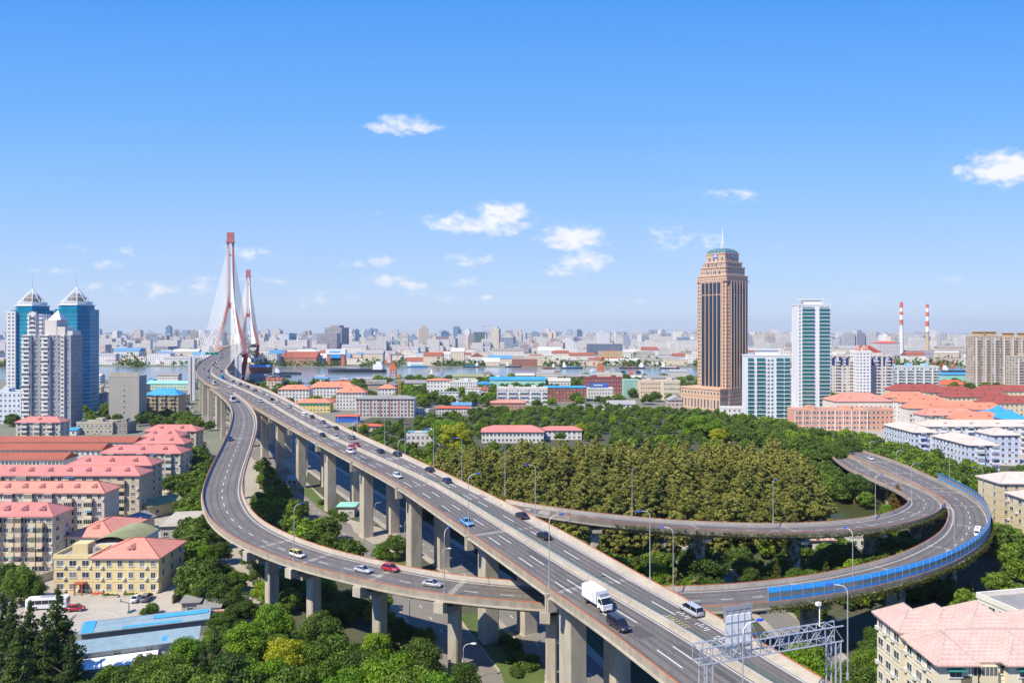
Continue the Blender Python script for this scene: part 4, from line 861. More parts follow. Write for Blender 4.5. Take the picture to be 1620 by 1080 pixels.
for c_, wd in ((stA, 7.5), ([G(985,1140),G(905,1060),G(838,985),G(760,915),G(690,865),G(640,830),G(560,775),G(500,735),G(455,705),G(420,680)], 8), ([G(1340,1090),G(1240,985),G(1130,905),G(1040,860)], 5), ([G(1300,688,3),G(1235,672),G(1150,655),G(1060,640),G(960,632)], 11)):
    for p in catmull(c_, 5): _bl.append((p[0], p[1], wd))
_bl = np.array(_bl)
_rects = []
def blocked(x, y, extra=0):
    if (np.hypot(_bl[:,0]-x, _bl[:,1]-y) < _bl[:,2]+extra).any(): return True
    for (cx_, cy_, ca, sa, w2, d2) in _rects:
        dx, dy = x-cx_, y-cy_; u_, v_ = dx*ca+dy*sa, -dx*sa+dy*ca
        if abs(u_) < w2+2 and abs(v_) < d2+2: return True
    return False
# ---------------------------------------------------------------- buildings
_wc = {}
def ridge_caps(x0, x1, y0, y1, z, rh, ov, gable, root, r_, m_):
    if m_ is None: return
    x0 -= ov; x1 += ov; y0 -= ov; y1 += ov; W, D_ = x1-x0, y1-y0; t = .24
    if W >= D_:
        k = 0 if gable else min(D_/2, W/2-.1); A, B = (x0+k, (y0+y1)/2, z+rh+.02), (x1-k, (y0+y1)/2, z+rh+.02); prs = [(A,(x0,y0,z+t)),(A,(x0,y1,z+t)),(B,(x1,y0,z+t)),(B,(x1,y1,z+t)),(A,B)]
    else:
        k = 0 if gable else min(W/2, D_/2-.1); A, B = ((x0+x1)/2, y0+k, z+rh+.02), ((x0+x1)/2, y1-k, z+rh+.02); prs = [(A,(x0,y0,z+t)),(A,(x1,y0,z+t)),(B,(x0,y1,z+t)),(B,(x1,y1,z+t)),(A,B)]
    b = MB()
    for p, q in prs: b.tube(p, q, r_, 4)
    b.build('ridge_cap', m_, root)
def win_mesh(w, h, style='std'):
    k = (round(w,1), round(h,1), style)
    if k not in _wc:
        b = MB(); b.box(-w/2,w/2,-.02,.04,0,h,1); f = .07
        b.box(-w/2-f,-w/2+f,-.07,.05,-f,h+f,0); b.box(w/2-f,w/2+f,-.07,.05,-f,h+f,0); b.box(-w/2,w/2,-.07,.05,h-f,h+f,0); b.box(-w/2-.12,w/2+.12,-.16,.05,-f*2,f*.5,0)
        for x in ([0] if w < 2.2 else [-w/4, 0, w/4]): b.box(x-.035,x+.035,-.05,.0,0,h,0)
        _wc[k] = b.mesh('window', [M['frame'], M['glass'] if style != 'teal' else M['glassteal']])
    return _wc[k]
def balc_mesh(w, d=1.2, h=1.05, closed=False, glassm='glass'):
    k = ('b', round(w,1), d, closed, glassm)
    if k not in _wc:
        b = MB(); b.box(-w/2,w/2,-d,.02,-.12,0,0); b.box(-w/2,w/2,-d,-d+.1,0,h,0); b.box(-w/2,-w/2+.1,-d+.1,.0,0,h,0); b.box(w/2-.1,w/2,-d+.1,.0,0,h,0)
        if closed:
            b.box(-w/2+.05,w/2-.05,-d+.03,-d+.09,h,2.45,1); b.box(-w/2+.03,-w/2+.09,-d+.1,0,h,2.45,1); b.box(w/2-.09,w/2-.03,-d+.1,0,h,2.45,1); b.box(-w/2,w/2,-d,0,2.45,2.55,0)
            for i in range(5): x = -w/2+.05+(w-.1)*i/4; b.box(x-.04,x+.04,-d+.0,-d+.1,h,2.45,0)
        _wc[k] = b.mesh('balcony', [M['wall'], M[glassm]])
    return _wc[k]
_acb = MB(); _acb.box(-.4,.4,-.45,0,0,.6); ACM = _acb.mesh('air_conditioner', [M['acw']])
def hip(b, x0, x1, y0, y1, z, rh, ov=.7, gable=False, m=0):
    x0 -= ov; x1 += ov; y0 -= ov; y1 += ov; t = .22; W, D_ = x1-x0, y1-y0
    if W >= D_:
        k = 0 if gable else min(D_/2, W/2-.1); r0, r1 = (x0+k, (y0+y1)/2, z+rh), (x1-k, (y0+y1)/2, z+rh)
        fs = [(4,5,9,8),(5,6,9),(6,7,8,9),(7,4,8)]
    else:
        k = 0 if gable else min(W/2, D_/2-.1); r0, r1 = ((x0+x1)/2, y0+k, z+rh), ((x0+x1)/2, y1-k, z+rh)
        fs = [(4,5,8),(5,6,9,8),(6,7,9),(7,4,8,9)]
    b.add([(x0,y0,z),(x1,y0,z),(x1,y1,z),(x0,y1,z),(x0,y0,z+t),(x1,y0,z+t),(x1,y1,z+t),(x0,y1,z+t),r0,r1], [(0,3,2,1),(0,1,5,4),(1,2,6,5),(2,3,7,6),(3,0,4,7)]+fs, m)
def bldg(label, xl, xr, Y, h, depth=10, col=(.55,.5,.38), floors=0, bays=0, roof='flat', rm='r_pink', rh=3, side=None, sbays=2, balc=None, ww=1.5, wh=1.4, fac=None, rot=0, group=None, name='building', dorm=0, ac=0, cat='building', world=False, gable=False, wincap=95, closedb=.6, seed=None, trim=True, style='std', bcol=None, roofbits=True):
    g = random.Random(seed if seed is not None else int(abs(xl)*7+Y*3+h))
    x0, x1 = (xl, xr) if world else (XA(xl, Y), XA(xr, Y)); W = x1-x0
    root = empty(name, (x0, Y, 0), rot, label, cat, group)
    _rects.append(((x0*2+W*math.cos(rot)-depth*math.sin(rot))/2, (Y*2+W*math.sin(rot)+depth*math.cos(rot))/2, math.cos(rot), math.sin(rot), W/2, depth/2))
    b = MB(); b.box(0, W, 0, depth, -.2, h); inst('wall', b.mesh('wall', [M[fac] if fac else M['wall']]), root, color=(*col, 1))
    if roof == 'flat':
        b = MB(); b.box(.35,W-.35,.35,depth-.35,h+.004,h+.05); b.build('roof', M['r_grey'], root)
        b = MB()
        for bx in ((-.15,W+.15,-.15,.2),(-.15,W+.15,depth-.2,depth+.15),(-.15,.2,.2,depth-.2),(W-.2,W+.15,.2,depth-.2)): b.box(*bx, h-.25, h+.9)
        inst('parapet', b.mesh('parapet', [M['wall']]), root, color=(*[min(.8, c*1.08) for c in col], 1))
        if roofbits:
            for k in range(max(1, int(W/18))):
                cx = W*(k+.5)/max(1, int(W/18))+g.uniform(-2,2); b = MB(); sx = min(2.4, W*.2); b.box(cx-sx,cx+sx,depth*.35,depth*.75,h+.05,h+2.8); inst('stair_head', b.mesh('stair_head', [M['wall']]), root, color=(*col, 1))
                b = MB(); b.tube((cx+sx+1.5,depth*.5,h+.05),(cx+sx+1.5,depth*.5,h+1.6), .8, 10); b.build('water_tank', M['steel'], root)
    elif roof == 'hip':
        b = MB(); hip(b, 0, W, 0, depth, h, rh, gable=gable); b.build('roof', M[rm], root)
        ridge_caps(0, W, 0, depth, h, rh, .7, gable, root, .09 if Y < 150 else .13, M['conc_w'] if rm in ('r_tile', 'r_pale') else M['r_sal' if rm == 'r_pink' else 'r_dred'] if rm in ('r_pink','r_sal','r_dred') else None)
        if gable:
            b = MB()
            if W >= depth:
                for x in (0.02, W-.02): b.add([(x,0,h),(x,depth,h),(x,depth/2,h+rh*.93)], [(0,1,2)])
            inst('gable', b.mesh('gable', [M['wall']]), root, color=(*col, 1))
        if trim:
            b = MB(); b.box(-.5,W+.5,-.5,depth+.5,h-.35,h-.003); inst('eave', b.mesh('eave', [M['wall']]), root, color=(.62,.58,.5,1))
        for i in range(dorm):
            x = W*(i+.75)/(dorm+.5); yy = depth*.16; z = h+rh*.32+.1; b = MB()
            b.box(x-.75,x+.75,yy,yy+2.2,z-.6,z+.7,0); b.add([(x-1.05,yy-.3,z+.7),(x+1.05,yy-.3,z+.7),(x,yy-.3,z+1.5),(x-1.05,yy+2.6,z+.7),(x+1.05,yy+2.6,z+.7),(x,yy+2.6,z+1.5)], [(0,1,2),(3,5,4),(0,2,5,3),(1,4,5,2)], 1)
            b.box(x-.3,x+.3,yy-.03,yy+.01,z-.1,z+.5,2); b.build('dormer', [M['white'], M[rm], M['glass']], root)
    if floors and bays:
        fh = h/floors; tot = 0; bc = bcol or col
        for s_ in ['F'] + ([side] if side else []):
            nb, Ws = (bays, W) if s_ == 'F' else (sbays, depth)
            for f in range(floors):
                for j in range(nb):
                    if tot >= wincap: break
                    u_ = Ws*(j+.5)/nb; z = f*fh + fh*.32
                    if s_ == 'F': loc, rz = (u_, 0, z), 0
                    elif s_ == 'R': loc, rz = (W, u_, z), math.pi/2
                    else: loc, rz = (0, u_, z), -math.pi/2
                    if s_ == 'F' and balc and (j % balc[1]) in balc[0] and f > 0:
                        bw = Ws/nb*.82; cl = g.random() < closedb
                        o = inst('balcony', balc_mesh(bw, 1.2, 1.05, cl), root, (u_, 0, f*fh+.12), rz, color=(*[min(.85, c*g.uniform(.9,1.15)) for c in bc], 1))
                        if not cl: inst('window', win_mesh(bw*.7, 1.9), root, (u_, 0, f*fh+.3), rz)
                        tot += 1
                        if g.random() < .12: aw = MB(); aw.box(-bw/2,bw/2,-1.9,-1.2,2.4,2.5); inst('awning', aw.mesh('awning', [M['plain']]), root, (u_, 0, f*fh), color=(*g.choice([(.05,.3,.28),(.1,.3,.55),(.5,.48,.42)]), 1))
                    else:
                        w_j = ww*(g.choice([1,1,1.15,.8]) if balc else 1)
                        inst('window', win_mesh(w_j, wh, style), root, loc, rz); tot += 1
                        if g.random() < ac:
                            dx = Ws/nb*.36; l2 = (loc[0]+dx, 0, z-.5) if s_ == 'F' else ((W, loc[1]+dx, z-.5) if s_ == 'R' else (0, loc[1]+dx, z-.5)); inst('air_conditioner', ACM, root, l2, rz)
        if trim and not fac:
            b = MB()
            for f in range(1, floors): b.box(-.06,W+.06,-.06,depth+.06,f*fh-.08,f*fh+.06)
            inst('string_course', b.mesh('string_course', [M['wall']]), root, color=(*[c*.86 for c in col], 1))
    return root
CRM=(.52,.45,.31); gp = 'walk-up apartment blocks with red roofs on the left'
R_='R'; kw = dict(depth=9, roof='hip', side='R', sbays=2, group=gp, cat='apartment block', name='apartment_block', ac=.35)
bl6 = ((1,3), 4)
bldg('front cream six-storey block with a bright pink roof at the left photo edge', -75, 83, 208, 16.5, col=(.56,.47,.31), floors=6, bays=14, rm='r_pink', dorm=5, balc=((0,2), 3), **kw)
bldg('salmon-roofed cream block, second row from the front on the left', -70, 165, 238, 16.5, col=(.58,.52,.40), floors=6, bays=15, rm='r_sal', dorm=8, balc=bl6, **kw)
bldg('long pink-roofed cream block with dormers, third row from the front', -70, 220, 266, 16.5, col=CRM, floors=6, bays=15, rm='r_pink', dorm=9, balc=bl6, **kw)
bldg('pink-roofed block in the fourth row with three dormers', 107, 239, 286, 16.5, col=CRM, floors=6, bays=11, rm='r_pink', dorm=3, balc=bl6, **kw)
bldg('pink-roofed block in the fifth row with three dormers above long terraces', 160, 285, 314, 16.5, col=(.55,.5,.4), floors=6, bays=11, rm='r_pink', dorm=3, balc=bl6, **kw)
bldg('short pink-roofed block in the sixth row by the street', 215, 291, 340, 16.5, col=CRM, floors=6, bays=7, rm='r_pink', dorm=2, balc=bl6, **kw)
bldg('pink-roofed block in the seventh row, partly hidden', 225, 283, 362, 16.5, col=CRM, floors=6, bays=6, rm='r_pink', dorm=2, balc=bl6, **kw)
bldg('rearmost pink-roofed block with two dormers by the street junction', 229, 310, 382, 16.5, col=(.54,.47,.35), floors=6, bays=7, rm='r_pink', dorm=2, balc=bl6, **kw)
bldg('small detached pink-roofed block in front of the tall glass towers', 25, 95, 418, 16.5, col=(.56,.52,.42), floors=6, bays=7, rm='r_pink', dorm=1, balc=bl6, **kw)
# extra roof volumes stepping back behind the long blocks
gs = 'long low terraces with rust-red sheet roofs'
for (l, xr, Y) in (('rearmost long terrace with rust-red sheet roof',212,387),('middle long terrace with rust-red sheet roof',160,362),('nearest long terrace with rust-red sheet roof',100,335)):
    bldg(l, -60, xr, Y, 10, 10.5, (.62,.59,.52), 3, 26, 'hip', 'r_red', 2.6, None, gable=True, group=gs, cat='terrace', name='terrace', ww=1.4, wh=1.5, wincap=90)
YEL=(.68,.56,.28)
bldg('yellow three-storey school building with pink hipped roof and entrance porch', 146, 251, 193, 9.3, 15, YEL, 3, 6, 'hip', 'r_sal', 3.4, 'R', 3, ac=.5, dorm=1, cat='school', name='school_building', ww=1.3, wh=1.6)
r_ = bldg('yellow flat-roofed left wing of the school', 85, 145.6, 193.3, 9.3, 9, YEL, 3, 3, 'flat', side=None, ac=.5, cat='school', name='school_building', ww=1.9, wh=1.5)
b = MB(); W_ = XA(145.6,193.3)-XA(85,193.3); b.box(W_*.74-1.3,W_*.74+1.3,-2,0,2.8,3.1); b.box(W_*.74-1.1,W_*.74-.8,-1.9,-1.6,0,2.8); b.box(W_*.74+.8,W_*.74+1.1,-1.9,-1.6,0,2.8); b.build('porch', M['r_red'], r_)
b = MB(); b.box(W_*.74-.7,W_*.74+.7,-.04,.02,0,2.4); b.build('door', M['dark'], r_)
rg = bldg('school annex with green rounded roof and white clerestory windows', -119, -106.5, 205, 9.8, 14, (.72,.72,.68), 0, 0, 'none', world=True, cat='school', name='school_building')
b = MB(); n=8; W_=12.5
b.loft([[(W_*i/n, y, 9.8+2.0*math.sin(math.pi*i/n)) for i in range(n+1)] for y in (-.6, 14.5)], closed=False); b.build('roof', M['r_green'], rg)
for i in range(8): inst('window', win_mesh(1.0, .9), rg, (1+i*1.5, 0, 7.9))
bldg('rear school wing with pink roof behind the green roof', -131, -117.5, 214, 9, 19, (.58,.5,.36), 3, 4, 'hip', 'r_sal', 3, 'R', 6, world=True, cat='school', name='school_building', dorm=1)
# kindergarten-style sheds with slate and blue sheet roofs
def shed(label, P0, ang, L, D_, h, rise, rm, wcol, nwin=0, mono=False, patch=None, name='shed'):
    root = empty(name, (P0[0], P0[1], 0), ang, label, 'shed')
    _rects.append((P0[0]+L/2*math.cos(ang), P0[1]+L/2*math.sin(ang)+D_/2, math.cos(ang), math.sin(ang), L/2, D_/2))
    b = MB(); b.box(0,L,0,D_,0,h); inst('wall', b.mesh('wall', [M['wall']]), root, color=(*wcol, 1))
    b = MB()
    if mono: b.frus([(-.5,-.6,h),(L+.5,-.6,h),(L+.5,D_+.4,h+rise),(-.5,D_+.4,h+rise)], [(-.5,-.6,h+.15),(L+.5,-.6,h+.15),(L+.5,D_+.4,h+rise+.15),(-.5,D_+.4,h+rise+.15)])
    else: hip(b, 0, L, 0, D_, h+.003, rise, .5, True)
    rf = b.build('roof', M[rm], root)
    if patch: 
        for (u0,u1,v0,v1) in patch:
            b = MB(); zf = lambda v: h+.15+rise*(v+.6)/(D_+1)+.02 if mono else h+.225+.03+rise*min((v+.5),(D_+.5-v))/((D_+1)/2)
            b.add([(u0,v0,zf(v0)),(u1,v0,zf(v0)),(u1,v1,zf(v1)),(u0,v1,zf(v1))], [(0,1,2,3)]); b.build('roof_sheet', M['blue_r'], rf)
    for i in range(nwin): inst('window', win_mesh(1.5,1.4), root, (L*(i+.5)/nwin, 0, h*.35))
    return root
shed('long shed with weathered blue and slate sheet roof beside the school yard', (-94,158.6), R(19), 25.5, 6.2, 3.6, 1.3, 'r_slate', (.25,.25,.22), 0, False, [(0,2.4,-.4,3.2),(3,25,3.3,3.6),(8,20,-.3,.3),(14,25.5,1.5,2.6)])
shed('nearer grey-roofed shed with white stained wall and four dark windows', (-91.5,149.6), R(19), 24.5, 4.2, 3.0, .9, 'r_slate', (.60,.58,.54), 4, True, [(17.5,18.5,.4,2.2)])
shed('low white canopy in front of the grey-roofed shed', (-90,146.8), R(19), 16, 2.6, .9, .8, 'white', (.6,.6,.58), 0, True, name='canopy')
shed('small concrete hut with flat mossy roof at the shed end', (-80,176), R(8), 4, 4, 3.9, .2, 'r_grey', (.42,.38,.30), 1, True, name='hut')
shed('small white hut with dark window beside the concrete hut', (-75.6,175), R(8), 5, 4, 3, .7, 'r_grey', (.55,.53,.5), 1, True, name='hut')
shed('cream workshop with pale blue-edged gable roof among the trees', (-134,268), R(60), 14, 9, 4.4, 2.2, 'r_green', (.58,.48,.26), 2, name='workshop')
shed('concrete workshop with bare flat roof left of the ramp bend', (-116,240), R(8), 9.5, 17, 5, .5, 'conc_w', (.42,.40,.36), 3, True, name='workshop')
shed('dark grey gabled workshop behind the school', (-129,240), R(75), 15, 9, 4.5, 2.0, 'r_grey', (.5,.46,.38), 2, name='workshop')
shed('tiny brown-roofed hut between school and workshops', (-121,226), R(10), 4.5, 4, 3, .9, 'r_sal', (.5,.45,.38), 1, name='hut')
# ---- left towers
def win_grid(root, W, h0, h1, fh, xs, w, hgt, y=0, cap=200, style='std'):
    z = h0
    while z < h1-1.5:
        for x in xs: inst('window', win_mesh(w, hgt, style), root, (x, y, z+.9))
        z += fh
Yr = 520; sc_ = Yr/1150
r_ = empty('residential_tower', (XA(34,Yr), Yr, 0), 0, 'grey and white residential tower with stacked balconies in front of the blue glass towers', 'tower block')
S = lambda px: (px-34)*sc_*.83
b = MB(); b.box(S(34),S(125),2,16,0,66); inst('wall', b.mesh('wall', [M['f_a']]), r_, color=(.33,.33,.34,1))
for x0, x1 in ((34,50),(72,86),(108,114)):
    b = MB(); b.box(S(x0),S(x1),.5,2,0,66); inst('wall_panel', b.mesh('wall_panel', [M['wall']]), r_, color=(.76,.74,.70,1))
    for k in range(22):
        if x1-x0 > 8: inst('balcony', balc_mesh(S(x1)-S(x0)-.6, 1.4, 1.0, k % 3 == 0), r_, ((S(x0)+S(x1))/2, .5, k*3+.1), color=(.70,.69,.66,1)); 
        inst('window', win_mesh(max(1.6,(S(x1)-S(x0))*.5), 1.7), r_, ((S(x0)+S(x1))/2, .5, k*3+.5))
b = MB()
for k in range(1,22):
    for x0, x1 in ((50.5,71.5),(86.5,107.5),(114.5,125)): b.box(S(x0),S(x1),1.9,1.995,k*3-.15,k*3+.1)
inst('floor_band', b.mesh('floor_band', [M['wall']]), r_, color=(.22,.22,.23,1))
b = MB(); b.box(S(34),S(62),6,20,66,81); b.box(S(40),S(53),4.5,6,66,83); inst('upper_block', b.mesh('upper_block', [M['f_a']]), r_, color=(.70,.69,.67,1))
for k in range(4): inst('window', win_mesh(4.5, 1.8), r_, (S(46.5), 4.5, 67+k*3.4))
b = MB(); b.box(S(73),S(96),3,16,66,77); b.box(S(97),S(112),3,14,66,72); b.box(S(112),S(125),4,14,66,69); inst('upper_block', b.mesh('upper_block', [M['wall']]), r_, color=(.64,.60,.55,1))
b = MB(); c = S(90); b.add([(c-4.5,4,77),(c+4.5,4,77),(c+4.5,13,77),(c-4.5,13,77),(c,8.5,84)], [(0,1,4),(1,2,4),(2,3,4),(3,0,4)]); b.build('pyramid_roof', M['white'], r_)
_rects.append((XA(80,Yr), Yr+8, 1, 0, 22, 10))
def glass_tower(px0, px1, Y, label, pxw=None, ztop_=87, zp=105, zs=113):
    s_ = Y/1150; root = empty('glass_tower', (XA((px0+px1)/2, Y+(px1-px0)*s_*.45), Y, 0), 0, label, 'office tower', 'twin blue glass towers'); W = (px1-px0)*s_*1.0; c = W*.22; D_ = W*.9
    o8 = lambda k, z: [((x)*k, D_/2+(y-D_/2)*k, z) for x, y in ((-W/2+c,0),(W/2-c,0),(W/2,c),(W/2,D_-c),(W/2-c,D_),(-W/2+c,D_),(-W/2,D_-c),(-W/2,c))]
    b = MB(); b.frus(o8(1,0), o8(1,ztop_)); b.build('curtain_wall', M['glassblue'], root)
    b = MB()
    for k in range(1, int(ztop_/3.3)): b.frus(o8(1.004,k*3.3), o8(1.004,k*3.3+(.22 if k > 18 else .45)))
    b.build('floor_band', M['steel'], root)
    b = MB(); b.frus(o8(.80,ztop_), o8(.80,ztop_+3.4)); b.build('crown_storey', M['glassblue'], root)
    b = MB(); b.frus(o8(.84,ztop_+3.4), o8(.84,ztop_+4.2)); b.frus(o8(.70,ztop_+4.2), o8(.70,ztop_+6)); b.frus(o8(.74,ztop_+6), o8(.74,ztop_+6.7)); b.build('crown_band', M['white'], root)
    b = MB(); R0 = o8(.66, ztop_+6.7)
    apex = (0, D_/2, zp+1)
    for p in R0: b.tube(p, apex, .2, 4)
    for t in (.0,.3,.6):
        q = [tuple(Vector(p)*(1-t)+Vector(apex)*t) for p in R0]
        for i in range(8): b.tube(q[i], q[(i+1)%8], .15, 4)
    b.build('pyramid_frame', M['white'], root)
    b = MB(); b.loft([[(math.cos(a_)*r2, D_/2+math.sin(a_)*r2, z) for a_ in [2*math.pi*i/12 for i in range(12)]] for r2, z in ((W*.22,ztop_+6.7),(W*.22,ztop_+10),(W*.12,ztop_+13),(.3,ztop_+14.5))]); b.build('roof_dome', M['r_grey'], root)
    b = MB(); b.tube(apex, (0,D_/2,zs), .16, 5, r2=.05); b.build('spire', M['steel'], root)
    if pxw:
        b = MB(); b.box(XA(pxw[0],Y)-root.location.x, XA(pxw[1],Y)-root.location.x, -2, 14, 0, ztop_-1); inst('white_wing', b.mesh('white_wing', [M['f_a']]), root, color=(.68,.67,.66,1))
    _rects.append((root.location.x, Y+D_/2, 1, 0, W/2, D_/2)); return root
glass_tower(25, 78, 600, 'left of the twin blue glass towers with pyramid frame roof and white wing', (12, 27), 86, 103, 114)
glass_tower(93, 150, 610, 'right of the twin blue glass towers with pyramid frame roof', None, 87, 105, 116)
bldg('tall windowless grey concrete slab building with stained front', 172, 220, 537, 35, 11, (.36,.34,.30), 0, 0, 'flat', cat='building')
rr = bpy.context.scene.collection.objects[-1]
sl_ = [o for o in C.objects if o.get('label','').startswith('tall windowless')][0]
for k in range(7): inst('window', win_mesh(1.8, 1.3), sl_, (11.5, 0, 4+k*4.1))
b = MB(); b.box(.5, XA(220,537)-XA(172,537)-.5, .4, 1.0, 35.9, 38.2); b.build('roof_sign_frame', M['conc_w'], sl_)
bldg('six-storey flats over shops with bright blue sheet roof beside the approach', 229, 282, 575, 18, 14, (.46,.38,.24), 6, 11, 'hip', 'blue_r', 5, 'R', 2, balc=((0,2),3), name='apartment_block')
bldg('white and blue office block at the far left edge', -30, 33, 540, 23, 18, (.60,.66,.74), 6, 9, 'flat', name='office_block')
bldg('low beige flat-roofed block in front of the concrete slab building', 121, 178, 485, 7.5, 12, (.44,.40,.30), 2, 8, 'flat', ac=.5)
bldg('low brown flat-roofed block right of the beige one', 179, 201, 487, 7, 12, (.28,.26,.22), 2, 3, 'flat')
shed('low shed with light blue roof near the glass towers', (XA(92,480),480), 0, 12, 8, 3.5, 1.2, 'blue_r', (.6,.6,.58), 3)
bldg('small white house with red roof behind the trees left of the slab', 153, 169, 640, 12, 10, (.6,.58,.52), 3, 3, 'hip', 'r_org', 3)
# ---- centre
OR='r_org'; gw = 'white buildings with orange roofs by the highway'
WHB=(.68,.67,.63)
bldg('left wing of the white compound with orange roofs beside the highway', 440, 489, 665, 15, 13, WHB, 5, 9, 'hip', OR, 4, group=gw, dorm=1, name='college_building')
bldg('long rear building of the white compound with orange roof and banner railing', 489, 560, 690, 15, 13, WHB, 5, 13, 'hip', OR, 5, group=gw, dorm=2, name='college_building')
bldg('nearest white building of the compound with steep orange roof', 532, 577, 632, 15, 13, WHB, 5, 9, 'hip', OR, 5, 'R', group=gw, dorm=1, name='college_building')
bldg('orange-roofed white house behind the unfinished grey building', 598, 625, 700, 13, 12, WHB, 4, 5, 'hip', OR, 4, group=gw)
r_ = bldg('unfinished grey and white block with red panels behind the yellow crane', 563, 655, 579, 14.6, 14, (.55,.54,.51), 5, 17, 'hip', 'r_grey', 2.5, None, ww=1.8, wh=1.7)
for i in range(6): b = MB(); x = 4+i*7.6; b.box(x-.5,x+.5,-.1,0,1,14); b.build('red_panel', M['r_red'], r_)
r_ = bldg('small yellow building with green parapet and orange roof by the parapet', 467, 522, 614, 8, 12, (.70,.55,.16), 2, 10, 'hip', OR, 3, None)
b = MB(); b.box(-.3, 29.6, -.4, 0, 6.4, 8.3); b.build('green_fascia', mat('green_tile', (.02,.26,.12), .6), r_)
bldg('white stepped hall with orange roof edge near the river', 675, 712, 767, 16, 22, (.70,.69,.66), 4, 7, 'hip', OR, 2, 'L')
bldg('white finned hall beside the stepped hall near the river', 712.5, 755, 760, 15, 20, (.72,.71,.68), 4, 12, 'flat', ww=.9, wh=2.6)
bldg('mint green factory hall with thin blue roof', 775, 863, 838, 11.7, 30, (.32,.62,.52), 0, 0, 'hip', 'blue_r', 3, gable=True, name='factory')
bldg('pale cyan low hall left of the mint factory', 755, 776, 820, 8, 24, (.35,.62,.68), 0, 0, 'hip', 'blue_r', 2, gable=True, name='factory')
bldg('white four-storey dormitory with long balconies in front of the mint factory', 786, 866, 676, 15, 12, (.64,.63,.58), 4, 18, 'flat', balc=((0,1,2),4), closedb=0, bcol=(.72,.72,.7))
bldg('low brown-roofed pavilion with red columns by the wood', 776, 832, 634, 6, 12, (.42,.22,.14), 1, 9, 'hip', 'r_sal', 2.2)
r_ = bldg('red brick hall with bright blue flat roof behind the trees', 862, 928, 706, 13.5, 22, (.30,.085,.05), 4, 12, 'hip', 'blue_r', 1.2, None, ww=1.6, wh=1.6)
for i in range(13): b = MB(); x = .3+i*3.32; b.box(x-.35,x+.35,-.45,0,0,13.1); b.build('brick_pier', M['r_red'], r_)
bldg('dark red brick block behind the billboard', 925, 985, 790, 17, 14, (.25,.06,.06), 4, 12, 'flat')
r_ = bldg('white office with a long blue billboard on its roof', 930, 970, 738, 10, 12, (.64,.63,.58), 3, 9, 'flat', roofbits=False)
b = MB(); b.box(1.5,21,.2,.6,10.6,16); bb_ = b.build('billboard', mat('billboard_blue', (.02,.06,.30), .4, nscale=.25, ncol=(.10,.25,.55)), r_)
b = MB(); b.box(6,15,.1,.19,13.0,14.0); b.build('billboard_stripe', M['white'], bb_)
bldg('long cream building with dark windows behind the billboard', 945, 985, 830, 19, 14, (.6,.56,.46), 3, 12, 'flat')
r_ = bldg('block wrapped in green scaffold netting', 988, 1012, 752, 17, 16, (.30,.55,.44), 0, 0, 'flat', roofbits=False)
b = MB()
for i in range(9): b.tube((i*1.95,-.3,0),(i*1.95,-.3,18.5), .08, 4)
for k in range(9): b.tube((0,-.3,k*2.1),(15.7,-.3,k*2.1), .07, 4)
b.build('scaffold', M['steel'], r_)
bldg('cream block right of the green scaffold netting', 1013, 1049, 738, 17, 14, (.68,.52,.38), 4, 9, 'flat')
bldg('cream block left of the brown tower podium', 1050, 1076, 715, 19, 14, (.64,.58,.44), 4, 7, 'flat')
bldg('white-walled building with long pink roof at the edge of the brown wood', 762, 860, 449, 6.6, 14, (.68,.67,.65), 2, 16, 'hip', 'r_pink', 3.4, cat='building')
bldg('smaller pink-roofed white annex right of the long pink roof', 858, 920, 462, 5.8, 10, (.68,.67,.65), 2, 8, 'hip', 'r_pink', 2.2, 'L')
r_ = bldg('white flat-roofed house with blue canopies left of the brown wood', 643, 731, 437, 6.4, 14, (.60,.58,.53), 2, 12, 'flat', roofbits=True)
for x0, x1, y0 in ((.5,4.5,1),(9,24,4)): b = MB(); b.box(x0,x1,y0,y0+4,8.2,8.5); b.box(x0,x0+.2,y0,y0+.2,6.4,8.2); b.build('blue_canopy', M['blue_r'], r_)
bldg('long white shed with red roof behind the hedge rows', 690, 742, 600, 5, 10, (.66,.65,.62), 2, 12, 'hip', 'r_scarlet', 1.2, group=None)
bldg('blue and red hoarding shed beside the highway', 531, 566, 548, 4.5, 8, (.03,.12,.5), 0, 0, 'hip', 'r_scarlet', 1)
bldg('low red-roofed shed under the highway parapet', 566, 602, 500, 3.5, 8, (.5,.45,.4), 1, 5, 'hip', 'r_scarlet', 1.2)
bldg('low grey workshop right of the unfinished block', 648, 678, 590, 4, 9, (.5,.49,.46), 1, 6, 'flat', roofbits=False)
for px0,px1,py,h,col,rm,lb in [(640,676,606,10,(.58,.55,.34),'r_grey','cream factory shed with small windows near the orange crane'),(620,642,604,9,(.60,.58,.35),'r_grey','cream factory end building left of the crane'),(582,607,608,14,(.36,.31,.24),'r_grey','brown barrel-roofed hall near the river'),(606,624,610,11,(.28,.25,.22),'r_grey','dark brown hall right of the barrel-roofed one'),
    (716,764,596,10,(.66,.64,.42),'r_green','long cream warehouse on the near river bank'),(880,932,596,8,(.25,.23,.22),'r_grey','dark long quay shed on the near bank'),(1020,1070,598,9,(.55,.56,.55),'r_grey','grey roofed quay shed by the orange cranes'),(395,440,596,6,(.4,.4,.38),'r_grey','low grey dock shed right of the bridge foot'),(530,545,612,12,(.45,.42,.35),'r_grey','small brown house behind the orange roofs'),(230,300,607,7,(.45,.62,.50),'r_teal','pale green warehouse on the river bank left of the bridge'),(165,222,612,6,(.5,.5,.45),'r_grey','flat grey shed behind the slab building')]:
    Y = (H-h)*F/(py-HY); bldg(lb, px0, px1, Y, h, 22, col, 1, max(3, int((px1-px0)/5)), 'hip', rm, 3, gable=True, name='warehouse', cat='warehouse', trim=False)
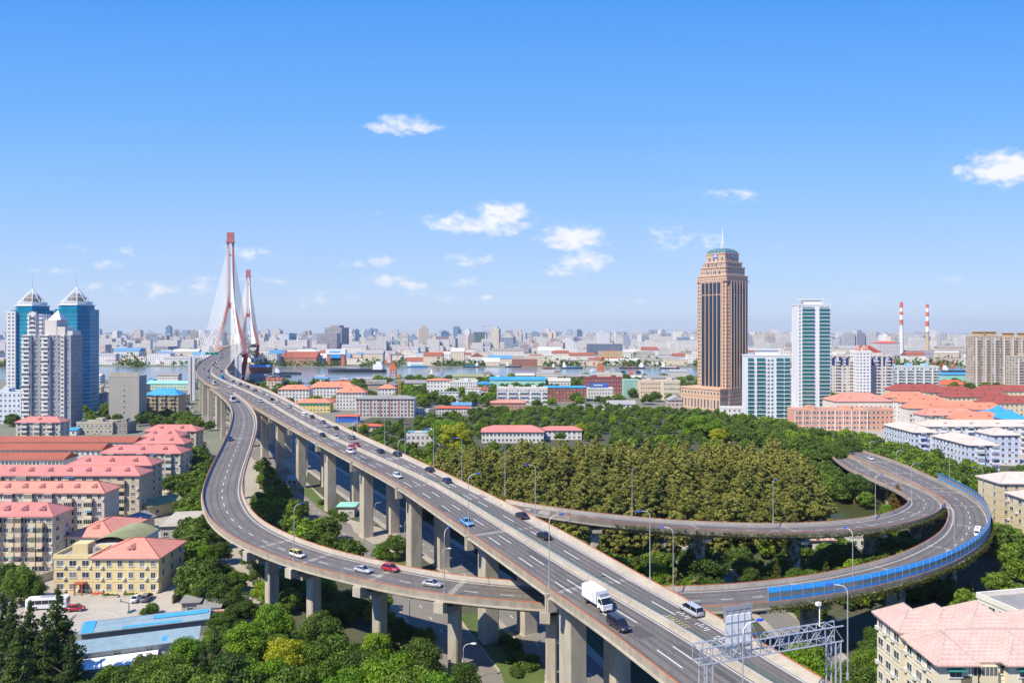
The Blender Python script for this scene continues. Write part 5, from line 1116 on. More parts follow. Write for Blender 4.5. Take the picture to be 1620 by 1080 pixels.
# ---- brown tower with podium
a38 = R(38); cx_, cy_ = 178.5, 624
pod = empty('tower_podium', (cx_, cy_, 0), a38, 'brown stone podium wrapping the foot of the tallest tower', 'building'); BR=(.54,.36,.245)
b = MB(); b.box(0,34,0,42,0,19); inst('wall', b.mesh('wall', [M['wall']]), pod, color=(*BR, 1))
b = MB(); b.box(-.5,34.5,-.5,42.5,17.6,18.6); b.box(-.3,34.3,-.3,42.3,11.6,12.2); inst('cornice', b.mesh('cornice', [M['wall']]), pod, color=(.56,.37,.27,1))
for i in range(9):
    inst('window', win_mesh(1.9, 7.5), pod, (2.5+i*3.6, 0, 1.5)); inst('window', win_mesh(1.9, 2.4), pod, (2.5+i*3.6, 0, 13.6))
for i in range(12): inst('window', win_mesh(1.6, 7.5), pod, (0, 2+i*3.45, 1.5), -math.pi/2); inst('window', win_mesh(1.6, 2.2), pod, (0, 2+i*3.45, 13.4), -math.pi/2)
_rects.append((cx_+6, cy_+32, math.cos(a38), math.sin(a38), 20, 24))
tw = empty('office_tower', (cx_+9.5+2.2*math.cos(a38)-6*math.sin(a38), cy_+2.2*math.sin(a38)+6*math.cos(a38), 0), a38, 'tallest tower, brown stone with dark glass strips and green domed top with spire', 'skyscraper'); s = 31.0
def tb(x0,x1,y0,y1,z0,z1,nm='wall',c=BR,m='f_t'):
    b = MB(); b.box(x0,x1,y0,y1,z0,z1); return inst(nm, b.mesh(nm, [M[m]]), tw, color=(*c, 1))
M['f_t'] = facade('stone_small_windows', (.05,.06,.08), 3.2, 2.5, .42, .5)
tb(0,s,0,s,0,117); tb(2.6,s-2.6,-.9,s+.9,0,112,'wall'); tb(-.9,s+.9,2.6,s-2.6,0,112,'wall'); tb(1.8,s-1.8,1.8,s-1.8,117,124.5); tb(3.5,s-3.5,3.5,s-3.5,124.5,129); tb(5.5,s-5.5,5.5,s-5.5,129,137,'wall',BR,'wall')
for z in (112.2,116.6,124.2,128.6,136.6):
    k = {112.2:-1.2,116.6:-.5,124.2:1.4,128.6:3.0,136.6:5.0}[z]; b = MB(); b.box(k,s-k,k,s-k,z,z+.9); inst('cornice', b.mesh('cornice', [M['wall']]), tw, color=(.58,.40,.30,1))
gw_ = 3.3
gw_ = 3.5
for i in range(5):
    u0 = 5.3 + i*4.15
    for zz0, zz1 in ((20,100),(101.2,111)):
        b = MB(); b.box(u0,u0+gw_,-1.12,-.9,zz0,zz1); gl_ = b.build('glass_strip', M['glassdark'], tw); b = MB(); b.box(-1.12,-.9,u0,u0+gw_,zz0,zz1); gl2 = b.build('glass_strip', M['glassdark'], tw)
        for g2, ax in ((gl_, 0), (gl2, 1)):
            b = MB()
            for k in range(int((zz1-zz0)/3.2)):
                z = zz0+k*3.2
                if ax == 0: b.box(u0,u0+gw_,-1.16,-1.125,z,z+.25)
                else: b.box(-1.16,-1.125,u0,u0+gw_,z,z+.25)
            if ax == 0: b.box(u0+gw_/2-.06,u0+gw_/2+.06,-1.18,-1.125,zz0,zz1)
            else: b.box(-1.18,-1.125,u0+gw_/2-.06,u0+gw_/2+.06,zz0,zz1)
            b.build('mullion', M['plastic'], g2)
for i in range(6): u0 = 5.3+i*4.15-.6; tb(u0,u0+.55,-1.5,-.9,18,112.2,'pier',(.62,.43,.31),'wall'); tb(-1.5,-.9,u0,u0+.55,18,112.2,'pier',(.62,.43,.31),'wall')
for i in range(4):
    for z in (118.5,125.2,130.5):
        k = {118.5:1.8,125.2:3.5,130.5:5.5}[z]; inst('window', win_mesh(2.2, 3.2), tw, (8.6+i*4.4, k, z)); inst('window', win_mesh(2.2, 3.2), tw, (k, 8.6+i*4.4, z), -math.pi/2)
b = MB(); b.box(s/2-2,s/2+2,5.2,5.45,133.2,137); b.build('logo_board', mat('logo_blue', (.02,.14,.55), .4), tw); b = MB(); b.tube((s/2,5.1,135.1),(s/2,5.19,135.1),1.1,12); b.build('logo_disc', M['white'], tw)
b = MB(); b.box(5.2,5.45,s/2-2,s/2+2,133.2,137); b.build('logo_board', bpy.data.materials['logo_blue'], tw); b = MB(); b.tube((5.1,s/2,135.1),(5.19,s/2,135.1),1.1,12); b.build('logo_disc', M['white'], tw)
b = MB(); rg_ = lambda k, z: [(k,k,z),(s-k,k,z),(s-k,s-k,z),(k,s-k,z)]
b.loft([rg_(5.4,137.5), rg_(6.4,139.5), rg_(8.6,141.3), rg_(11,142.2)]); b.build('domed_roof', mat('green_copper', (.05,.16,.17), .35), tw)
b = MB()
for r0 in ([5.4,137.5],[6.4,139.5],[8.6,141.3]):
    q = rg_(*r0)
    for i in range(4): b.tube(q[i], q[(i+1)%4], .2, 4)
for t in range(6):
    for ax in (0,1):
        P3 = [(6+t*3.8, 5.4,137.6),(6.5+t*3.6,6.4,139.6),(8.6+t*2.8,8.6,141.4)]
        if ax: P3 = [(y,x,z) for x,y,z in P3]
        b.path(P3, .14, 4)
b.build('roof_rib', M['steel'], tw)
b = MB(); b.tube((s/2,s/2,142),(s/2,s/2,151), .8, 6, r2=.5); b.tube((s/2,s/2,151),(s/2,s/2,162), .45, 5, r2=.15)
for a_ in range(4): b.tube((s/2+3*math.cos(a_*1.57),s/2+3*math.sin(a_*1.57),142),(s/2,s/2,150), .18, 4)
b.build('spire', M['white'], tw)
# ---- white towers with green glass balconies
def balcony_tower(label, px0, px1, Y, h, cols, fh=3.15, depth=14, wins=(), top=True):
    x0, x1 = XA(px0, Y), XA(px1, Y); W = x1-x0; root = empty('residential_tower', (x0, Y, 0), 0, label, 'tower block', 'white towers with green glass'); S_ = lambda px: XA(px, Y)-x0
    _rects.append((x0+W/2, Y+depth/2, 1, 0, W/2, depth/2))
    b = MB(); b.box(0,W,0,depth,0,h); inst('wall', b.mesh('wall', [M['wall']]), root, color=(.72,.73,.74,1))
    nf = int(h/fh)
    for a_, c_ in cols:
        w__ = S_(c_)-S_(a_); cx = (S_(a_)+S_(c_))/2
        b = MB(); b.box(S_(a_)+.1,S_(c_)-.1,-.7,-.005,0,h-1.5); b.build('glass_bay', M['glassteal'], root)
        for k in range(nf): inst('balcony', balc_mesh(w__, 1.2, .42, False), root, (cx, 0, k*fh+.3), color=(.66,.68,.68,1))
    for px_, w__ in wins:
        for k in range(nf): inst('window', win_mesh(w__, 1.5, 'teal'), root, (S_(px_), 0, k*fh+1))
    if top:
        b = MB(); b.box(W*.25,W*.75,3,depth-3,h,h+4.5); b.box(W*.12,W*.88,2,depth-2,h+4.5,h+5.2)
        for i in range(5): b.box(W*(.2+i*.14),W*(.2+i*.14)+.5,1,1.5,h,h+3)
        b.build('roof_frame', M['white'], root)
    b = MB(); b.box(-.3,W+.3,-.3,depth+.3,h,h+.9); b.build('parapet', M['white'], root)
    return root
balcony_tower('taller slim white tower with two stacks of green glass balconies', 1262, 1314, 600, 90, [(1269,1288),(1296,1312)], 3.1, 13, [(1265.5,1.2)])
balcony_tower('shorter white tower with green glass balconies beside the brown skyscraper', 1182, 1250, 548, 50, [(1183,1192),(1197,1210),(1228,1239),(1241,1250)], 3.0, 12, [(1216,1.8),(1222,1.8)])
balcony_tower('grey-white tower half hidden between the two white towers', 1244, 1258, 640, 34, [(1246,1250)], 3.0, 12, [(1254,1.2)], False)
bldg('small white gatehouse at the foot of the brown tower', 1143, 1181, 578, 7.5, 8, (.7,.7,.69), 2, 5, 'flat', roofbits=False)
SAL=(.70,.36,.24)
r_ = bldg('long salmon school building with white pilasters on the boulevard', 1257, 1372, 506, 13.7, 13, SAL, 4, 20, 'flat', 'r_sal', ww=1.9, wh=1.4, wincap=80)
for i in range(10): b = MB(); x = .4+i*5.58; b.box(x-.22,x+.22,-.35,0,0,13.4); b.build('pilaster', M['white'], r_)
bldg('angled right wing of the long salmon school building', XA(1372.5,506), XA(1372.5,506)+20, 506.5, 13.7, 13, SAL, 4, 6, 'flat', world=True, rot=R(8), ww=1.9, wh=1.4, roofbits=False)
bldg('salmon roofed hall directly behind the salmon school', 1322, 1412, 565, 14, 24, (.68,.60,.52), 2, 12, 'hip', 'r_sal', 6, dorm=2)
gwb = 'pale high-rise slabs behind the salmon school'
for px0,px1,top,Y,col,fa,lb in [(1314,1358,563,700,(.58,.53,.47),'f_c','wide pale slab with blue top windows right of the slim white tower'),(1357,1378,556,690,(.74,.74,.73),'f_a','blank white lift tower block with two orange domes'),(1377,1414,563,700,(.60,.56,.5),'f_c','pale slab right of the blank white tower'),(1404,1486,580,760,(.56,.60,.55),'f_c','long greenish white slab with small blue roof pavilions'),(1541,1584,532,850,(.50,.40,.28),'f_c','left half of the big brown apartment slab at the right'),(1585,1640,534,850,(.52,.40,.27),'f_c','right half of the big brown apartment slab at the right'),(1608,1650,564,760,(.50,.42,.30),'f_c','brown slab end at the right photo edge')]:
    r_ = bldg(lb, px0, px1, Y, ZA(top, Y), 16, col, 0, 0, 'flat', fac=fa, group=gwb, name='apartment_slab', cat='apartment slab')
    W_ = XA(px1,Y)-XA(px0,Y)
    if W_ > 20 and fa == 'f_c':
        nst = int(W_/9)
        for i in range(nst):
            b = MB(); x = W_*(i+.5)/nst; nf = int(ZA(top,Y)/3)
            for k in range(nf): b.box(x-2.2,x+2.2,-1.3,0,k*3,k*3+1.0)
            tag(inst('balcony_stack', b.mesh('balcony_stack', [M['wall']]), r_, color=(*[min(.8,c*1.15) for c in col],1)))
            b = MB(); b.box(x-2.6,x-2.25,-1.35,0,0,nf*3); b.build('fin', M['frame'], r_)
    if px0 == 1314 or px0 == 1377:
        for i in range(4): b = MB(); b.box(W_*(i+.2)/4,W_*(i+.75)/4,-.12,0,ZA(top,Y)-9,ZA(top,Y)-1.5); b.build('blue_window', mat('navy_glass', (.02,.04,.16), .2) if 'navy_glass' not in bpy.data.materials else bpy.data.materials['navy_glass'], r_)
    if px0 == 1357:
        for x in (3,9): b = MB(); b.loft([[(x+math.cos(a_)*r2,6+math.sin(a_)*r2,z) for a_ in [k*math.pi/4 for k in range(8)]] for r2, z in ((2.2,ZA(top,Y)),(2.2,ZA(top,Y)+3),(1.6,ZA(top,Y)+5),(.2,ZA(top,Y)+6.2))]); b.build('dome', M['r_sal'], r_)
    if px0 == 1404:
        for i in range(3): b = MB(); b.loft([[(8+i*18+sx*r2,8+sy*r2,z) for sx,sy in ((-1,-1),(1,-1),(1,1),(-1,1))] for r2, z in ((4,30),(4,31),(.2,35))]); b.build('pavilion_roof', M['blue_r'], r_)
    if px0 in (1541, 1585):
        for x in (W_*.3,W_*.75): b = MB(); b.box(x-4,x+4,3,12,ZA(top,Y)+.05,ZA(top,Y)+5); b.box(x-5,x+5,2,13,ZA(top,Y)+5,ZA(top,Y)+6); inst('roof_house', b.mesh('roof_house', [M['wall']]), r_, color=(.55,.36,.18,1))
go_ = 'orange-roofed flats behind the white blocks'
for i,(px0,px1,ev,rm,col,lb) in enumerate([(1404,1470,629,OR,WHB,'rearmost small orange-roofed white flats'),(1425,1500,636,OR,WHB,'second row of orange-roofed white flats'),(1438,1560,646,OR,(.62,.60,.55),'long middle row of orange-roofed white flats'),(1462,1548,657,'r_sal',(.62,.60,.54),'front row of salmon-roofed flats with balconies'),(1516,1590,664,OR,(.66,.65,.62),'front right orange-roofed flats above the white roofs'),(1542,1592,648,OR,(.66,.65,.62),'orange-roofed flats at the right behind blue pavilions')]):
    bldg(lb, px0, px1, 54*F/(ev-HY), 16, 11, col, 5, int((px1-px0)/6), 'hip', rm, 4.5, 'L', dorm=2+i % 2, group=go_, balc=((1,),3), name='apartment_block', cat='apartment block', wincap=70)
gd_ = 'dark red-roofed cream flats at the right'
for i,(px0,px1,ev,lb) in enumerate([(1412,1500,617,'leftmost dark red-roofed cream flats'),(1470,1545,621,'dark red-roofed flats, second from the left'),(1500,1600,628,'widest dark red-roofed flats with many dormers'),(1552,1640,619,'rear right dark red-roofed flats below the brown slab'),(1560,1650,638,'front right dark red-roofed cream flats')]):
    bldg(lb, px0, px1, 54*F/(ev-HY), 16, 14, (.62,.52,.32), 5, int((px1-px0)/7), 'hip', 'r_dred', 5, 'L', dorm=4, group=gd_, name='apartment_block', cat='apartment block', wincap=70)
for i,(px,ev) in enumerate([(1590,654),(1607,661)]):
    Y = 52*F/(ev-HY); r_ = empty('pavilion', (XA(px,Y),Y,0), 0, ['smaller light blue tent-roofed pavilion at the right','larger light blue tent-roofed pavilion at the right edge'][i], 'pavilion')
    b = MB(); b.loft([[(sx*q,sy*q+6,z) for sx,sy in ((-1,-1),(1,-1),(1,1),(-1,1))] for q, z in ((8,17),(8.3,17.5),(3,20),(.2,22.5))]); b.build('roof', M['blue_r'], r_); b = MB(); b.box(-6,6,0,12,0,16.9); b.build('wall', M['white'], r_)
PB=(.56,.62,.74); gb_ = 'pale blue and white flats along the boulevard'; kb = dict(roof='hip', rm='r_pale', rh=3.2, world=True, group=gb_, name='apartment_block', cat='apartment block', ac=.3)
bldg('pale blue flats farther along the boulevard, with hipped pinkish white roof', 214.5, 227, 388, 15, 31, PB, 5, 4, side='L', sbays=11, balc=((1,),2), dorm=1, **kb)
bldg('nearer pale blue flats on the boulevard with rows of small windows', 217, 231, 345, 15, 30, PB, 5, 4, side='L', sbays=10, balc=((1,),2), dorm=1, **kb)
bldg('long white flats with pinkish white roof running behind the pale blue ones', 233, 300, 408, 15.5, 12, (.68,.68,.68), 5, 18, side=None, balc=((0,2),4), dorm=4, **kb)
bldg('plain pale blue end wall block at the right edge', 250, 264, 378, 15, 14, PB, 5, 4, side='L', sbays=2, **kb)
bldg('pale blue flats with bay windows, nearest the right edge', 258, 300, 340, 15, 14, PB, 5, 10, side='L', sbays=2, balc=((0,2),4), dorm=1, **kb)
CK=(.62,.53,.33); kc = dict(roof='hip', rm='r_pale', rh=3.0, world=True, group='cream flats beside the outer loop', name='apartment_block', cat='apartment block')
bldg('rear cream block beside the outer loop with narrow stair windows', 168, 205, 250, 17, 12, CK, 6, 10, side='L', sbays=2, ww=1.1, **kc)
bldg('front cream block beside the outer loop with balconies', 165, 192, 230, 15.5, 12, CK, 5, 8, side='L', sbays=3, balc=((1,),2), ac=.5, **kc)
kt = dict(roof='hip', rm='r_tile', world=True, name='apartment_block', cat='apartment block', ac=.6, bcol=(.6,.52,.34))
gk = 'pink-tiled cream flats in the bottom right corner'; CC_ = (.74,.67,.49)
bldg('left rear cream block with twin pink tiled hips and green awnings, nearest the gantry', 66.3, 72.5, 124, 18.4, 8, CC_, 6, 2, rh=3.2, side='L', sbays=3, balc=((1,),2), group=gk, **kt)
bldg('second hipped pink roof beside the left rear cream block', 72.9, 78.5, 125, 18.0, 8, CC_, 6, 2, rh=3.0, side=None, group=gk, **kt)
r_ = bldg('front pink-tiled cream block cut by the bottom edge, with laundry balconies', 66.6, 92, 114.6, 17.8, 8.6, CC_, 6, 8, rh=3.3, side='L', sbays=3, balc=((1,2,4,5),7), group=gk, **kt)
for x in (2.6, 13.5): b = MB(); hip(b, x-3, x+3, -1.6, 5.9, 17.82, 3.5, .5); b.build('roof', M['r_tile'], r_); ridge_caps(x-3, x+3, -1.6, 5.9, 17.82, 3.5, .5, False, r_, .09, M['conc_w']); b = MB(); b.box(x-2.6,x+2.6,-1.2,0,0,17.6); inst('bay', b.mesh('bay', [M['wall']]), r_, color=(*CC_, 1)); [inst('window', win_mesh(2.0,1.5), r_, (x,-1.2,k*2.97+1)) for k in range(6)]; b = MB(); b.box(x-1.4,x+1.4,-2.0,-1.2,17.0,17.15); inst('awning', b.mesh('awning', [M['plain']]), r_, color=(.03,.28,.22,1))
bldg('pink-tiled hip in the middle of the bottom right cluster', 79.2, 86.5, 125.5, 18.3, 8, CC_, 6, 3, rh=3.4, side=None, group=gk, **kt)
bldg('rightmost pink-tiled hip below the white flat-roofed building', 87.5, 97, 123.5, 17.6, 9, CC_, 6, 4, rh=3.4, side=None, group=gk, **kt)
bldg('white building with dark flat roof at the right bottom edge', 98.5, 121, 154, 13.5, 19, (.68,.64,.54), 4, 9, side=None, roof='flat', world=True, ww=1.6, rot=R(-78))
bldg('small house with faded pink roof under the loop', 92, 101, 228, 4, 7, (.6,.58,.52), 1, 3, roof='hip', rm='r_tile', rh=2, world=True, name='house', cat='house')
bldg('white canopy building under the loop', 108, 116, 232, 4, 8, (.6,.6,.57), 1, 3, roof='flat', world=True, roofbits=False, name='house', cat='house')
# kiosks under the viaduct
x, y = G(535,818); bldg('concrete kiosk with pale green roof beside a highway pier', x, x+6, y, 4, 6, (.56,.50,.38), 1, 2, roof='hip', rm='r_teal', rh=.5, world=True, name='kiosk', cat='kiosk', wh=1.0, trim=False)
x, y = G(455,768); bldg('small sentry kiosk with turquoise front near the crossing', x, x+4, y, 3, 4, (.35,.62,.62), 1, 2, roof='flat', world=True, name='kiosk', cat='kiosk', roofbits=False)
# ---------------------------------------------------------------- trees placed
def T(px, top, Y, sp, label, wide=1.0, name='tree', group=None):
    return tree(sp, XA(px, Y), Y, max(3, ZA(top, Y)), label, group, name, wide)
for i, (px, top, Y) in enumerate([(3,932,140),(19,945,136),(48,946,142),(70,966,136),(91,926,141),(112,1000,132),(30,985,124)]):
    T(px, top, Y, 'conifer', f'{ORD[i]} dark pointed conifer in the row at the bottom left corner', 1.12, 'conifer_tree', 'dark conifers at the bottom left')
for i, (px, top, Y) in enumerate([(338,984,134),(322,1010,130)]): T(px, top, Y, 'conifer', ['taller','shorter'][i]+' dark conifer standing among the bright round trees at the bottom', .8, 'conifer_tree')
low = [(262,1034,138,'mid'),(232,1050,132,'mid'),(292,1006,148,'lime'),(190,1064,127,'camphor'),(140,1072,126,'camphor'),(372,1030,130,'camphor'),(385,985,152,'lime'),(428,952,160,'lime'),(452,1008,141,'gold'),(412,1036,131,'lime'),(508,965,153,'camphor'),(525,1006,139,'mid'),(470,1048,127,'mid'),(548,1052,127,'lime'),
 (570,1024,136,'camphor'),(592,1000,148,'lime'),(615,1028,131,'lime'),(645,1050,127,'mid'),(662,1008,142,'camphor'),(672,990,158,'camphor'),(735,1046,138,'camphor'),(628,990,160,'camphor'),(525,955,172,'camphor'),(330,1060,124,'mid'),(270,1050,127,'mid'),(690,1062,126,'lime'),
 (330,880,196,'camphor'),(322,860,212,'lime'),(305,905,190,'camphor'),(366,940,180,'camphor'),(430,925,186,'camphor'),(12,888,192,'camphor'),(32,893,186,'mid'),(55,915,186,'mid')]
for _j,(_p,_y,_h,_s) in enumerate([(352,200,6,'camphor'),(372,193,6,'mid'),(368,180,6.5,'camphor'),(412,200,6,'camphor'),(418,186,6,'lime'),(345,216,7,'camphor'),(442,190,6,'camphor'),(458,180,6,'mid'),(425,172,5,'camphor'),(500,184,6,'camphor'),(518,174,5,'camphor'),(340,232,7,'camphor'),(400,215,7,'camphor'),(334,248,7,'mid'),(385,172,6,'camphor'),(350,168,5,'mid'),(545,178,5,'camphor')]):
    tree(_s, XA(_p,_y), _y, _h, f'{ORD[_j]} small shaded tree among the tall piers of the foreground ramp', 'shaded trees among the ramp piers', 'tree', 1.25)
_q = G(236,972); tree('shrub', _q[0], _q[1], 3.0, 'lone green bush behind the blue-roofed shed', None, 'bush')
spn = dict(mid='bright green round', lime='yellow-green', gold='golden yellow-green', camphor='dark green round', poplar='olive', rusty='rusty brown', conifer='dark')
cs = {}
for px, top, Y, sp in low:
    cs[sp] = cs.get(sp, 0)+1; T(px, top, Y, sp, f'{ORD[cs[sp]-1]} {spn[sp]} tree from the left below the foreground ramp' if sp != 'camphor' or cs[sp] < 20 else 'dark green round tree below the foreground ramp', 1.0 if sp != 'lime' else 1.05, 'tree', 'round trees below the foreground ramp')
_rects.append((14, 436, 1, 0, 42, 14)); _rects.append((-45, 428, 1, 0, 17, 10))
_req = []
def wood(P, sp, seed, hs, mix, label, group, wide=1.0, cap=999):
    pts = scatter(P, sp, seed); g = random.Random(seed+1)
    for x, y in pts:
        k = g.choice(mix)
        if (-34 < x < 52 and 354 < y < 425) or (-66 < x < -34 and 370 < y < 425): hs = (5.5, 7)
        _req.append((math.hypot(x, y)/ (1.6 if k == 'poplar' else 1), k, x, y, g.uniform(*hs), label, group, wide*g.uniform(.9,1.12)))
    return len(pts)
nT = 0
nT += wood([(-20,235),(0,208),(60,218),(108,226),(110,262),(120,290),(132,330),(134,356),(20,358),(-26,338),(-40,285)], 7.3, 3, (14.5,19.5), ['poplar'], 'tall olive-brown tree in the dense wood inside the loop', 'olive-brown wood inside the loop', 1.22, 300)
nT += wood([(-36,362),(148,358),(190,420),(178,590),(100,640),(-20,612),(-80,540),(-120,480),(-66,400)], 11.8, 5, (9,14), ['camphor']*6+['mid']*5+['lime'], '@ tree in the wide wood behind the olive-brown one', 'broadleaved wood in the middle distance', 1.15, 300)
nT += wood([(-60,352),(-24,300),(-36,285),(-22,340),(30,356),(-40,395)], 7.5, 8, (6,8.5), ['lime','mid','lime','gold','camphor','rusty'], '@ tree between the highway and the white flat-roofed house', 'mixed trees beside the highway')
nT += wood([(165,520),(205,500),(213,400),(214,335),(250,322),(250,300),(330,292),(330,262),(205,262),(186,290),(176,330),(166,400)], 8.2, 9, (8,11), ['mid','camphor','mid','camphor','lime'], '@ tree along the boulevard in front of the pale blue flats', 'boulevard trees', 1.1)
nT += wood([(112,520),(165,520),(166,400),(176,335),(168,330),(150,352),(146,420)], 8.5, 10, (8,11), ['mid','camphor','camphor'], '@ tree between the wood and the boulevard', 'boulevard trees', 1.1)
nT += wood([G(382,742),G(405,735),G(440,772),G(480,806),G(560,880),G(585,905),G(540,905),G(470,885),G(400,850),G(380,800)], 6.6, 12, (6,9.5), ['camphor','camphor','camphor','mid','lime'], '@ tree between the ramp and the street', 'trees between ramp and street')
nT += wood([(-72,164),(-70,195),(-62,215),(-40,190),(-20,168),(-16,150),(-10,138),(-8,124),(-70,118),(-90,130)], 6.0, 31, (3.5,6), ['camphor','mid','camphor','lime'], '@ tree in the dense planting below the foreground ramp', 'dense planting below the ramp', 1.1)
nT += wood([(-100,228),(-84,232),(-66,195),(-64,165),(-72,162),(-84,185),(-92,205)], 5.6, 33, (6.5,10), ['camphor','camphor','mid'], '@ tree between the school lane and the ramp piers', 'trees by the ramp piers', 1.15)
nT += wood([G(268,735),G(300,712),G(326,725),G(326,790),G(352,880),G(372,960),G(345,990),G(312,960),G(300,900),G(286,810),G(262,770)], 5.2, 13, (7,10), ['camphor','mid','camphor'], '@ tree along the outside of the left ramp bend', 'trees outside the ramp bend', 1.1)
nT += wood([(28,215),(70,205),(112,204),(118,180),(70,172),(45,176),(34,190)], 5.4, 14, (3.2,7), ['camphor','mid','camphor','lime','column'], '@ tree in the garden inside the loop'.replace('@ ','green '), 'garden trees inside the loop', 1.1)
nT += wood([(128,296),(150,268),(156,300),(152,335),(150,352),(136,358),(131,330)], 6.5, 34, (6,9), ['camphor','camphor','mid'], '@ tree on the pond bank beside the rising loop', 'trees by the pond', 1.15)
nT += wood([(60,205),(112,226),(122,232),(140,225),(120,205),(90,196)], 6.0, 35, (3,6.5), ['camphor','mid','lime','camphor'], '@ tree under the inner loop', 'garden trees inside the loop', 1.1)
for x, y in scatter([(30,186),(120,186),(130,246),(100,232),(60,226),(28,226)], 5.6, 41, avoid=False):
    if any(abs((x-r_[0])*r_[2]+(y-r_[1])*r_[3]) < r_[4]+2 and abs(-(x-r_[0])*r_[3]+(y-r_[1])*r_[2]) < r_[5]+3 for r_ in _rects): continue
    _req.append((math.hypot(x, y)*.9, rnd.choice(['camphor','mid','camphor','lime','shrub','column']), x, y, rnd.uniform(2.8,5.5), '@ garden tree in the shade under the loop', 'garden trees inside the loop', 1.15))
nT += wood([(-4,232),(2,205),(18,182),(34,160),(48,150),(52,168),(34,196),(20,214)], 6.0, 15, (8,12), ['poplar','poplar','camphor','mid'], '@ tree in the dark gap between highway and loop', 'trees between highway and loop', 1.1)
nT += wood([(46,146),(60,120),(64,134),(95,140),(95,166),(126,166),(150,190),(150,215),(132,196),(100,168),(64,162)], 7.2, 16, (6,9.5), ['camphor','mid','camphor','lime'], '@ tree below the outer loop screen', 'trees below the outer loop', 1.1)
nT += wood([(142,180),(165,170),(190,185),(190,228),(163,228),(158,250),(166,262),(152,262),(150,215)], 7.0, 17, (7,10), ['camphor','mid','mid'], '@ tree outside the loop by the cream blocks', 'trees by the cream flats', 1.1)
nT += wood([(40,118),(56,118),(60,150),(48,150)], 5.0, 18, (4,6), ['lime','camphor'], '@ bush at the gantry foot', 'bushes at the gantry foot', 1.2)
nT += wood([(-400,620),(-190,600),(-175,520),(-200,470),(-230,470),(-260,520),(-420,520)], 15, 19, (7,10), ['camphor','mid'], '@ tree around the left towers', 'street trees around the left towers', 1.1)
nT += wood([(-330,880),(-200,640),(-120,640),(640,700),(700,900),(400,1040),(-100,1000)], 24, 20, (7,12), ['camphor','mid','camphor','lime'], '@ tree among the riverside buildings', 'trees among the riverside buildings', 1.3)
nT += wood([(-150,640),(-20,640),(60,760),(0,960),(-130,960),(-190,800)], 19, 21, (8,12), ['camphor','camphor','mid'], '@ tree near the orange-roofed compound', 'trees among the riverside buildings', 1.2)
for i in range(9): tree('conifer', XA(415+i*14+rnd.uniform(-4,4), 800+rnd.uniform(-30,60)), 800+rnd.uniform(-30,60), rnd.uniform(12,17), 'slim dark conifer in the row behind the orange-roofed compound', 'row of slim conifers by the river', 'conifer_tree')
T(1115,864,197,'camphor','large dark round bush beside the pond under the loop',1.25)
T(1040,893,194,'lime','yellow-green shrub at the pond edge beside the highway',1.0); T(1402,795,268,'lime','lime green tree in the crook of the inner loop',.9); T(1420,765,274,'rusty','rusty brown conifer in the crook of the inner loop',1.1); T(1412,778,270,'rusty','smaller rusty conifer beside the lime tree in the loop',1.1)
T(1108,655,470,'lime','large lime yellow tree at the far right edge of the wood',1.5); T(1136,676,440,'gold','golden tree at the edge of the wood below the brown tower',1.2); T(918,668,470,'gold','lone golden tree in the middle of the far wood',1.0); T(722,668,420,'gold','golden tree at the left end of the pink-roofed building',1.4); T(705,660,440,'lime','lime tree behind the white flat-roofed house',1.4)
T(628,846,222,'camphor','dense round bush beside a highway pier and the street',1.5,'bush'); T(601,858,222,'lime','small lime bush beside the highway pier',1.1,'bush')
for _j,(_p,_t,_y) in enumerate([(1326,696,372),(1338,690,380),(1350,692,396),(1316,700,360),(1362,690,410)]): T(_p,_t,_y,'camphor',f'{ORD[_j]} dark tree screening the far end of the loop road',1.2)
T(1352,748,292,'camphor','dark tree at the right end of the olive wood',1.1)
for i, (px, py, top) in enumerate([(1229,928,882),(1318,905,868),(1238,905,880)]):
    x, y = G(px, py); tree('column', x, y, max(5, ZA(top, y)), f'{ORD[i]} clipped conical ivy-clad shrub under the loop', 'conical ivy shrubs under the loop', 'shrub', .8)
g = random.Random(3)
for P_, n_, lb in ((((500,800),(530,790),(560,830),(540,822)), 9, 'low shrub on the verge under the highway'), (((770,985),(800,1010),(850,1060),(810,1075)), 9, 'low shrub on the shaded verge beside the lower street')):
    for i in range(n_):
        a_, b_ = g.random(), g.random(); px = P_[0][0]*(1-a_)*(1-b_)+P_[1][0]*a_*(1-b_)+P_[2][0]*a_*b_+P_[3][0]*(1-a_)*b_; py = P_[0][1]*(1-a_)*(1-b_)+P_[1][1]*a_*(1-b_)+P_[2][1]*a_*b_+P_[3][1]*(1-a_)*b_
        x, y = G(px, py); tree('shrub', x, y, g.uniform(1.4,2.6), ORD[i]+' '+lb, 'low shrubs on the verges', 'shrub', 1.2)

